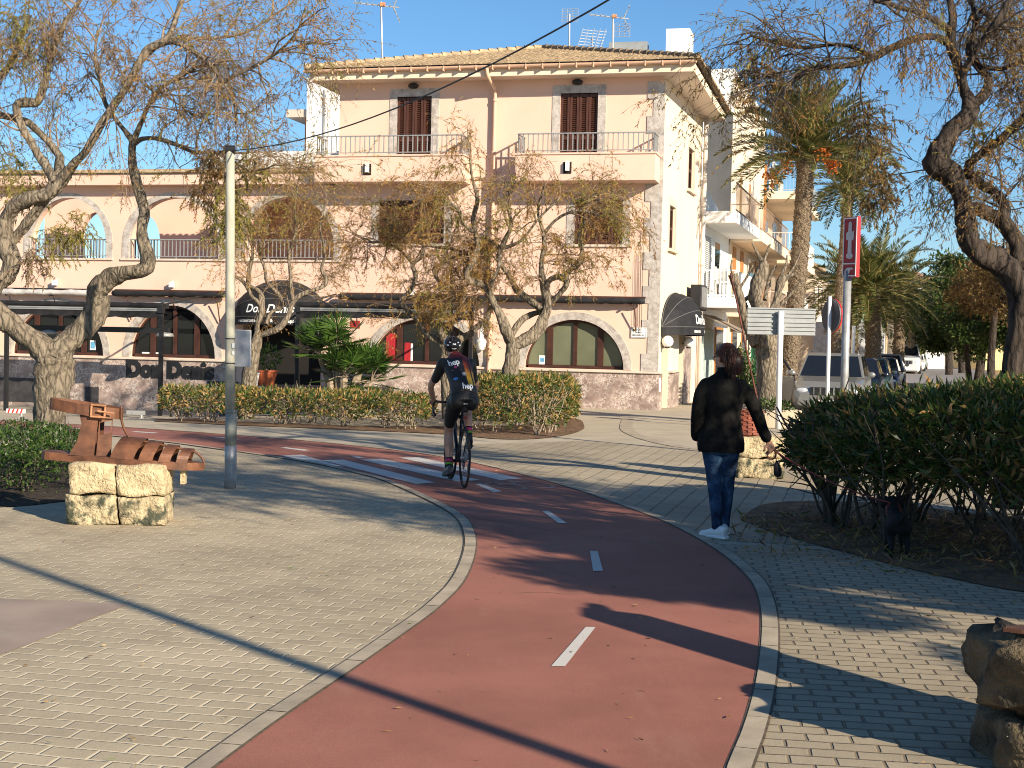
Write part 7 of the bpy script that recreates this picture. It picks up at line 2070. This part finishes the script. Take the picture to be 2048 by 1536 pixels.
# --- the dog
dp = gnd(1792, 1112)
DG = thing('dog', 'small black dog on a lead standing in the shade under the oleander', 'dog', dp, rad(-8))
FUR = mat('black_fur', (.008, .0075, .007), .8, var=.3, scale=40, bmp=.8, bscale=120, bdist=.006)
mb = MB()
ring_tube(mb, [(0, -.20, .265, .05, .055), (0, -.16, .27, .078, .082), (0, -.05, .262, .074, .075), (0, .06, .255, .080, .088), (0, .15, .265, .076, .088), (0, .21, .29, .055, .062)], 16)
ring_tube(mb, [(0, .17, .30, .055, .06), (0, .23, .35, .045, .05), (0, .27, .385, .046, .05)], 12)
mb.ell((0, .30, .40), (.055, .062, .052)); ring_tube(mb, [(0, .33, .395, .034, .034), (0, .38, .380, .026, .024), (0, .425, .372, .018, .017)], 12)
for s in (-1, 1):
    limb(mb, [(s * .05, .14, .24, .036), (s * .055, .125, .16, .023), (s * .055, .145, .09, .018), (s * .055, .14, .03, .016)], 10); mb.ell((s * .055, .155, .018), (.021, .032, .018))
    limb(mb, [(s * .05, -.14, .25, .052), (s * .06, -.10, .17, .036), (s * .06, -.175, .10, .020), (s * .06, -.165, .03, .016)], 10); mb.ell((s * .06, -.15, .018), (.021, .034, .018))
    ring_tube(mb, [(s * .045, .285, .44, .018, .010), (s * .066, .28, .425, .026, .009), (s * .078, .285, .37, .022, .008), (s * .076, .29, .345, .010, .006)], 10)
limb(mb, [(0, -.20, .29, .020), (.01, -.26, .34, .016), (.02, -.28, .40, .012), (.02, -.26, .45, .008)], 8)
remesh(mb.build('body', FUR, DG, smooth=True), .007, 1)
mb = MB(); mb.tube([(.052 * math.cos(a), .215 + .02 * math.sin(a), .345 + .055 * math.sin(a)) for a in [2 * math.pi * k / 20 for k in range(21)]], .010, 8); mb.build('collar', mat('dark_red_collar', (.14, .02, .02), .6), DG)
DW = Matrix.Translation(dp) @ Matrix.Rotation(rad(-8), 4, 'Z')
hp = wp + Vector((.462, .095, .755)); cp = DW @ Vector((-.03, .21, .40))
mb = MB(); pts = [hp + Vector((-.02, .0, .03))]
for k in range(13): t = k / 12; r_ = hp.lerp(cp, t); r_.z -= .05 * 4 * t * (1 - t); pts.append(r_)
mb.tube(pts, .0075, 6); mb.tube([hp + Vector((.035 * math.cos(a) - .01, .01, -.04 + .05 * math.sin(a))) for a in [2 * math.pi * k / 14 for k in range(15)]], .006, 6)
tag(mb.build('dog_lead', mat('red_brown_lead', (.20, .045, .035), .6), smooth=True), 'thin reddish lead from the womans hand to the black dog', 'lead')
bp_ = hp + Vector((.035, -.01, -.10))
mb = MB(); mb.tube([(0, 0, .09), (-.01, 0, .03), (0, 0, 0)], .004, 5); ring_tube(mb, [(0, 0, .0, .008, .008), (.004, 0, -.03, .024, .018), (.01, 0, -.08, .036, .028), (.014, 0, -.12, .030, .022), (.015, 0, -.135, .012, .01)], 12)
tag(mb.build('waste_bag', BLACKF, loc=tuple(bp_), smooth=True), 'small black bag hanging from the lead below the womans hand', 'bag')

# --- the bicycle
rc = gnd(928, 978.4); fc = gnd(905.5, 963.6); hd = (fc - rc); BRZ = math.atan2(-hd.x, hd.y)
BK = thing('bicycle', 'black racing bicycle ridden away along the red path', 'bicycle', (rc.x, rc.y, .008), BRZ)
LEAN = Matrix.Rotation(rad(-1.5), 4, 'Y')
CARB = mat('black_carbon', (.012, .012, .013), .3, var=.1)
WB_, WR = .99, .335
for y, nm in ((0, 'wheel'), (WB_, 'wheel')):
    steer = Matrix.Translation((0, y, WR)) @ Matrix.Rotation(rad(3 if y else 0), 4, 'Z')
    ring = lambda r, n=40: [steer @ Vector((0, r * math.cos(2 * math.pi * k / n), r * math.sin(2 * math.pi * k / n))) for k in range(n + 1)]
    mb = MB(); mb.tube(ring(WR - .014), .0135, 8, caps=False); w = mb.build('wheel', TYRE, BK, smooth=True, fix=False)
    mb = MB(); mb.tube(ring(WR - .040), .013, 8, caps=False, flat=.7); mb.build('rim', CARB, w, smooth=True, fix=False)
    mb = MB()
    for k in range(20):
        a = 2 * math.pi * k / 20; s = .03 * (1 if k % 2 else -1); mb.tube([steer @ Vector((s, .02 * math.cos(a + .6), .02 * math.sin(a + .6))), steer @ Vector((0, (WR - .045) * math.cos(a), (WR - .045) * math.sin(a)))], .0014, 4)
    mb.tube([steer @ Vector((-.05, 0, 0)), steer @ Vector((.05, 0, 0))], .018, 10); mb.build('spokes', GREYM, w)
bb, st_, ht, hb = Vector((0, .41, .27)), Vector((0, .235, .80)), Vector((0, .80, .84)), Vector((0, .84, .70))
mb = MB()
mb.tube([bb, st_], .017, 10); mb.tube([st_ + Vector((0, .02, -.05)), ht - Vector((0, .0, .02))], .017, 10); mb.tube([bb, hb], .023, 10); mb.tube([ht + Vector((0, -.008, .03)), hb + Vector((0, .01, -.02))], .02, 10)
for s in (-1, 1):
    mb.tube([bb + Vector((s * .02, 0, 0)), Vector((s * .06, .0, WR))], .010, 8); mb.tube([st_ + Vector((s * .012, .01, -.06)), Vector((s * .06, .0, WR))], .008, 8)
    mb.tube([hb + Vector((s * .035, .01, -.03)), hb + Vector((s * .05, .05, -.15)), Vector((s * .055, WB_, WR))], .011, 8)
mb.tube([hb + Vector((-.04, .01, -.03)), hb + Vector((.04, .01, -.03))], .018, 8); mb.build('frame', CARB, BK, smooth=True)
mb = MB(); mb.tube([st_, Vector((0, .18, .93))], .0135, 10); mb.build('seat_post', CARB, BK)
mb = MB(); ring_tube(mb, [(0, .04, .955, .068, .018), (0, .08, .96, .070, .022), (0, .15, .957, .040, .020), (0, .23, .955, .022, .018), (0, .29, .948, .014, .012)], 14); sd_ = mb.build('saddle', BLACKM, BK, smooth=True)
mb = MB(); mb.box(-.022, .022, .925, .022, .034, .932); mb.build('saddle_mark', WHITEP, sd_)
mb = MB(); mb.box(-.045, .06, .83, .045, .17, .915); mb.build('saddle_bag', BLACKF, BK, bevel=.02)
mb = MB(); mb.tube([ht + Vector((0, -.008, .03)), Vector((0, .90, .90))], .016, 8)
mb.tube(crom([(-.21, .86, .76), (-.21, .93, .75), (-.21, 1.0, .80), (-.21, 1.0, .88), (-.205, .93, .91), (-.10, .905, .905), (.10, .905, .905), (.205, .93, .91), (.21, 1.0, .88), (.21, 1.0, .80), (.21, .93, .75), (.21, .86, .76)], 4).tolist(), .0145, 8)
for s in (-1, 1): mb.tube([(s * .21, .97, .90), (s * .21, 1.03, .925), (s * .21, 1.04, .96)], [.018, .02, .012], 8); mb.tube([(s * .21, 1.03, .92), (s * .21, 1.05, .84), (s * .21, 1.02, .79)], .007, 6)
mb.build('handlebar', BLACKM, BK, smooth=True)
mb = MB(); M_ = Matrix.Translation(bb) @ Matrix.Rotation(rad(90), 4, 'Y'); mb.lathe([(.095, .055), (.10, .056), (.10, .060), (.095, .061)], 26, 0, M=M_)
mb.bar(bb + Vector((.07, 0, 0)), bb + Vector((.075, .05, .165)), .02); mb.bar(bb + Vector((-.07, 0, 0)), bb + Vector((-.075, -.05, -.165)), .02); mb.tube([bb + Vector((-.08, 0, 0)), bb + Vector((.08, 0, 0))], .02, 8); mb.build('crankset', BLACKM, BK)
for s in (-1, 1):
    mb = MB(); c = bb + Vector((s * .125, s * .05, s * .165)); mb.box(c.x - .045, c.y - .03, c.z - .008, c.x + .045, c.y + .03, c.z + .008); mb.build('pedal', BLACKM, BK)
mb = MB()
for k in range(9): mb.lathe([(.018 + .0045 * k, .036 - .0035 * k), (.018 + .0045 * k, .034 - .0035 * k)], 18, 0, M=Matrix.Translation((0, 0, WR)) @ Matrix.Rotation(rad(90), 4, 'Y'))
mb.bar((.045, -.01, WR - .07), (.05, .02, WR - .17), .03); mb.tube([(.05, .02, WR - .16), (.05, bb.y, bb.z - .095)], .004, 5); mb.tube([(.045, .0, WR + .035), (.05, bb.y, bb.z + .098)], .004, 5); mb.build('gears', GREYM, BK)
mb = MB(); mb.box(-.02, .005, .76, .02, .035, .79); mb.build('rear_light', mat('dark_red_lamp', (.2, .01, .01), .3), BK)

# --- the cyclist (same local frame as the bicycle)
CY = thing('person', 'cyclist in a black jersey with white lettering and a black and white helmet, riding away', 'person', (rc.x, rc.y, .008), BRZ)
HM2 = Euler((rad(12), 0, rad(0))).to_matrix(); HC2 = (-.045, .76, 1.525)
mb = MB(); head(mb, HC2, HM2, .98)
limb(mb, [(-.03, .58, 1.40, .058), (-.04, .66, 1.44, .054), (-.045, .73, 1.48, .052)])
ring_tube(mb, [(0, .14, .94, .14, .11), (0, .20, 1.05, .13, .10), (-.01, .32, 1.18, .13, .09), (-.02, .46, 1.32, .15, .09), (-.025, .56, 1.40, .12, .075)], 18)
for s in (-1, 1):
    sh = -.025 + s * .165
    ex = -.285 if s < 0 else .235
    limb(mb, [(sh, .54, 1.355, .052), ((sh + ex) / 2 - .01 * s, .62, 1.24, .044), (ex, .71, 1.10, .037), ((ex + s * .215) / 2, .84, .99, .033), (s * .213, .955, .915, .026)])
    hand(mb, (s * .212, .955, .918), (0, .95, .02), (0, .05, -1), 1.0, .9, s)
limb(mb, [(-.085, .20, .95, .086), (-.10, .36, .78, .075), (-.108, .47, .60, .053), (-.11, .44, .45, .056), (-.112, .37, .28, .038), (-.114, .33, .17, .036)])
limb(mb, [(.085, .20, .95, .086), (.11, .43, .96, .075), (.12, .62, .91, .055), (.118, .54, .75, .054), (.116, .455, .60, .040), (.116, .43, .53, .036)])
remesh(mb.build('body', SKIN, CY, smooth=True), .0065, 2); eyes(CY, HC2, HM2, .98)


def jerseymat():
    m, nt, b = nodes('printed_jersey')
    tc = nt.nodes.new('ShaderNodeTexCoord'); sp = nt.nodes.new('ShaderNodeSeparateXYZ'); nt.links.new(tc.outputs['Object'], sp.inputs[0])
    zr = ramp(nt, [(.0, (.55, .42, .015)), (.35, (.58, .35, .015)), (.62, (.42, .09, .012)), (1, (.22, .015, .012))], None) if False else None
    mr = nt.nodes.new('ShaderNodeMapRange'); nt.links.new(sp.outputs['Z'], mr.inputs[0]); mr.inputs[1].default_value = 1.10; mr.inputs[2].default_value = 1.44
    r = ramp(nt, [(.0, (.42, .33, .02)), (.40, (.40, .20, .012)), (.65, (.25, .045, .010)), (1, (.13, .010, .009))], mr.outputs[0])
    def band(lo, hi, src):
        a = nt.nodes.new('ShaderNodeMath'); a.operation = 'GREATER_THAN'; nt.links.new(src, a.inputs[0]); a.inputs[1].default_value = lo
        c = nt.nodes.new('ShaderNodeMath'); c.operation = 'LESS_THAN'; nt.links.new(src, c.inputs[0]); c.inputs[1].default_value = hi
        x = nt.nodes.new('ShaderNodeMath'); x.operation = 'MULTIPLY'; nt.links.new(a.outputs[0], x.inputs[0]); nt.links.new(c.outputs[0], x.inputs[1]); return x.outputs[0]
    def op(o, a, c):
        x = nt.nodes.new('ShaderNodeMath'); x.operation = o
        for i, v in enumerate((a, c)):
            if hasattr(v, 'is_output'): nt.links.new(v, x.inputs[i])
            else: x.inputs[i].default_value = v
        return x.outputs[0]
    skew = op('MULTIPLY_ADD', sp.outputs['Z'], .12) if False else op('ADD', sp.outputs['X'], op('MULTIPLY', op('SUBTRACT', sp.outputs['Z'], 1.25), .10))
    s1 = op('MULTIPLY', op('MAXIMUM', band(.03, .088, skew), band(.104, .122, skew)), band(1.13, 1.50, sp.outputs['Z']))
    yoke = op('MULTIPLY', band(1.425, 1.52, sp.outputs['Z']), band(-.14, .12, sp.outputs['X']))
    f = op('MAXIMUM', s1, yoke)
    c = mixc(nt, (.010, .010, .011), r.outputs['Color'], f)
    nt.links.new(c, b.inputs['Base Color']); b.inputs['Roughness'].default_value = .6
    w = noise(nt, tc.outputs['Object'], 22, 4, .6); bump(nt, b, w.outputs['Fac'], .4, .015)
    return m


mb = MB()
ring_tube(mb, [(0, .10, 1.0, .155, .115), (0, .16, 1.06, .150, .115), (-.005, .28, 1.17, .146, .108), (-.015, .40, 1.28, .162, .108), (-.022, .50, 1.36, .165, .098), (-.028, .57, 1.415, .105, .078), (-.034, .62, 1.455, .062, .062)], 24)
for s in (-1, 1):
    sh = -.025 + s * .155; ex = -.285 if s < 0 else .235
    limb(mb, [(sh, .52, 1.355, .072), ((sh + ex) / 2 - .01 * s, .61, 1.24, .057), (sh * .35 + ex * .65, .655, 1.175, .052)], 14)
js = mb.build('jersey', jerseymat(), CY, smooth=True); remesh(js, .010, 3)


def on_back(name, body, x, z, size, m, shear=0, rot=0, verts=None):
    v, f = verts if verts else text_geo(body, size, shear, .002)
    c, s = math.cos(rot), math.sin(rot)
    mb = MB(); mb.add([(x + a * c - b * s, -.35, z + a * s + b * c) for a, b, _ in v], f)
    o = mb.build(name, m, js, fix=False)
    if verts is None:
        pass
    w = o.modifiers.new('on_jersey', 'SHRINKWRAP'); w.target = js; w.wrap_method = 'PROJECT'; w.use_project_y = True; w.use_project_x = False; w.use_project_z = False; w.use_positive_direction = True; w.use_negative_direction = False; w.offset = .004
    return o


def disc(r, n=16, sy=1): return ([(r * math.cos(2 * math.pi * k / n), r * sy * math.sin(2 * math.pi * k / n), 0) for k in range(n)], [tuple(range(n))])


on_back('lettering', 'hep', -.085, 1.375, .085, LETTER, 0, rad(14)); on_back('lettering', 'hep', .03, 1.125, .085, LETTER)
on_back('pink_mark', '', -.075, 1.325, 0, mat('pink_print', (.55, .06, .20), .6), verts=disc(.014)); on_back('blue_mark', '', -.09, 1.20, 0, mat('blue_print_jersey', (.03, .14, .42), .6), rot=.4, verts=disc(.028, 18, .5))
on_back('round_mark', '', .01, 1.255, 0, mat('grey_print', (.30, .31, .33), .6), verts=disc(.026, 18, .75)); on_back('white_line', '', .035, 1.035, 0, LETTER, verts=([(-.08, 0, 0), (.08, 0, 0), (.08, .006, 0), (-.08, .006, 0)], [(0, 1, 2, 3)])); on_back('white_line', '', -.06, 1.29, 0, mat('grey_print', (.30, .31, .33), .6), rot=.1, verts=([(-.05, 0, 0), (.05, 0, 0), (.05, .004, 0), (-.05, .004, 0)], [(0, 1, 2, 3)]))
mb = MB()
ring_tube(mb, [(0, .10, .93, .155, .125), (0, .13, 1.0, .160, .125), (0, .18, 1.06, .148, .112)], 22)
mb.ell((-.075, .10, .95), (.09, .10, .10)); mb.ell((.075, .10, .95), (.09, .10, .10))
limb(mb, [(-.085, .19, .93, .098), (-.098, .32, .81, .085), (-.106, .42, .69, .066)], 16); limb(mb, [(.085, .20, .95, .098), (.108, .40, .955, .085), (.118, .54, .93, .068)], 16)
remesh(mb.build('cycling_shorts', BLACKL, CY, smooth=True), .010, 3)
SOCK = mat('sock_green', (.18, .42, .05), .8); SOCKP = mat('sock_pink', (.60, .05, .16), .8)
for s, (a, b) in ((-1, ((-.1135, .345, .20), (-.112, .378, .305))), (1, ((.116, .435, .545), (.116, .475, .645)))):
    a, b = Vector(a), Vector(b); sk = MB(); sk.tube([a, a.lerp(b, .5), b], [.040, .042, .044], 14); so_ = sk.build('sock', BLACKF, CY, smooth=True)
    for t0, t1, m_ in ((.25, .5, SOCK), (.55, .85, SOCKP)):
        mb = MB(); mb.tube([a.lerp(b, t0), a.lerp(b, t1)], [.0425, .0445], 14); mb.build('sock_band', m_, so_, smooth=True)
shoe(CY, (-.122, .32, .115), rad(6), mat('grey_shoe', (.10, .10, .105), .45), BLACKM, .26, rad(-10)); shoe(CY, (.122, .42, .455), rad(-6), mat('black_shoe', (.016, .016, .017), .4), BLACKM, .26, rad(-24))
mb = MB()
mb.ell((0, 0, 0), (.103, .138, .095), 24, 14, M=Matrix.Translation(Vector(HC2) + HM2 @ Vector((0, -.015, .055))) @ HM2.to_4x4()); 
hl = mb.build('helmet', mat('helmet_black', (.012, .012, .013), .25), CY, smooth=True)
mb = MB(); HMx = Matrix.Translation(Vector(HC2) + HM2 @ Vector((0, -.015, .055))) @ HM2.to_4x4()
for az, e, wa, we in ((-28, 30, 9, 5), (28, 30, 9, 5), (0, 20, 12, 6), (-42, 8, 8, 6), (42, 8, 8, 6), (-16, 48, 7, 4), (16, 48, 7, 4), (0, -12, 18, 5)):
    P_ = []
    for da, de in ((-wa, -we * .3), (0, -we), (wa, -we * .3), (wa * .6, we), (0, we * .2), (-wa * .6, we)):
        A_ = rad(-90 + az + da); E_ = rad(e + de); P_.append(HMx @ Vector((.1045 * math.cos(A_) * math.cos(E_), .1395 * math.sin(A_) * math.cos(E_), .0965 * math.sin(E_))))
    mb.add(P_, [tuple(range(6))])
mb.build('white_pattern', WHITEP, hl, fix=False)
mb = MB()
for az in (-60, -20, 20, 60):
    mb.tube([HMx @ Vector((.1045 * math.cos(rad(-90 + az)) * math.cos(rad(e)), .1395 * math.sin(rad(-90 + az)) * math.cos(rad(e)), .0965 * math.sin(rad(e)))) for e in (20, 40, 60, 78)], [.006, .011, .011, .006], 8)
mb.build('vent', DARKIN, hl)
mb = MB()
for s in (-1, 1): mb.tube([Vector(HC2) + HM2 @ Vector((s * .085, -.03, .03)), Vector(HC2) + HM2 @ Vector((s * .07, .03, -.07)), Vector(HC2) + HM2 @ Vector((0, .045, -.11))], .006, 6)
mb.build('helmet_strap', BLACKM, hl)
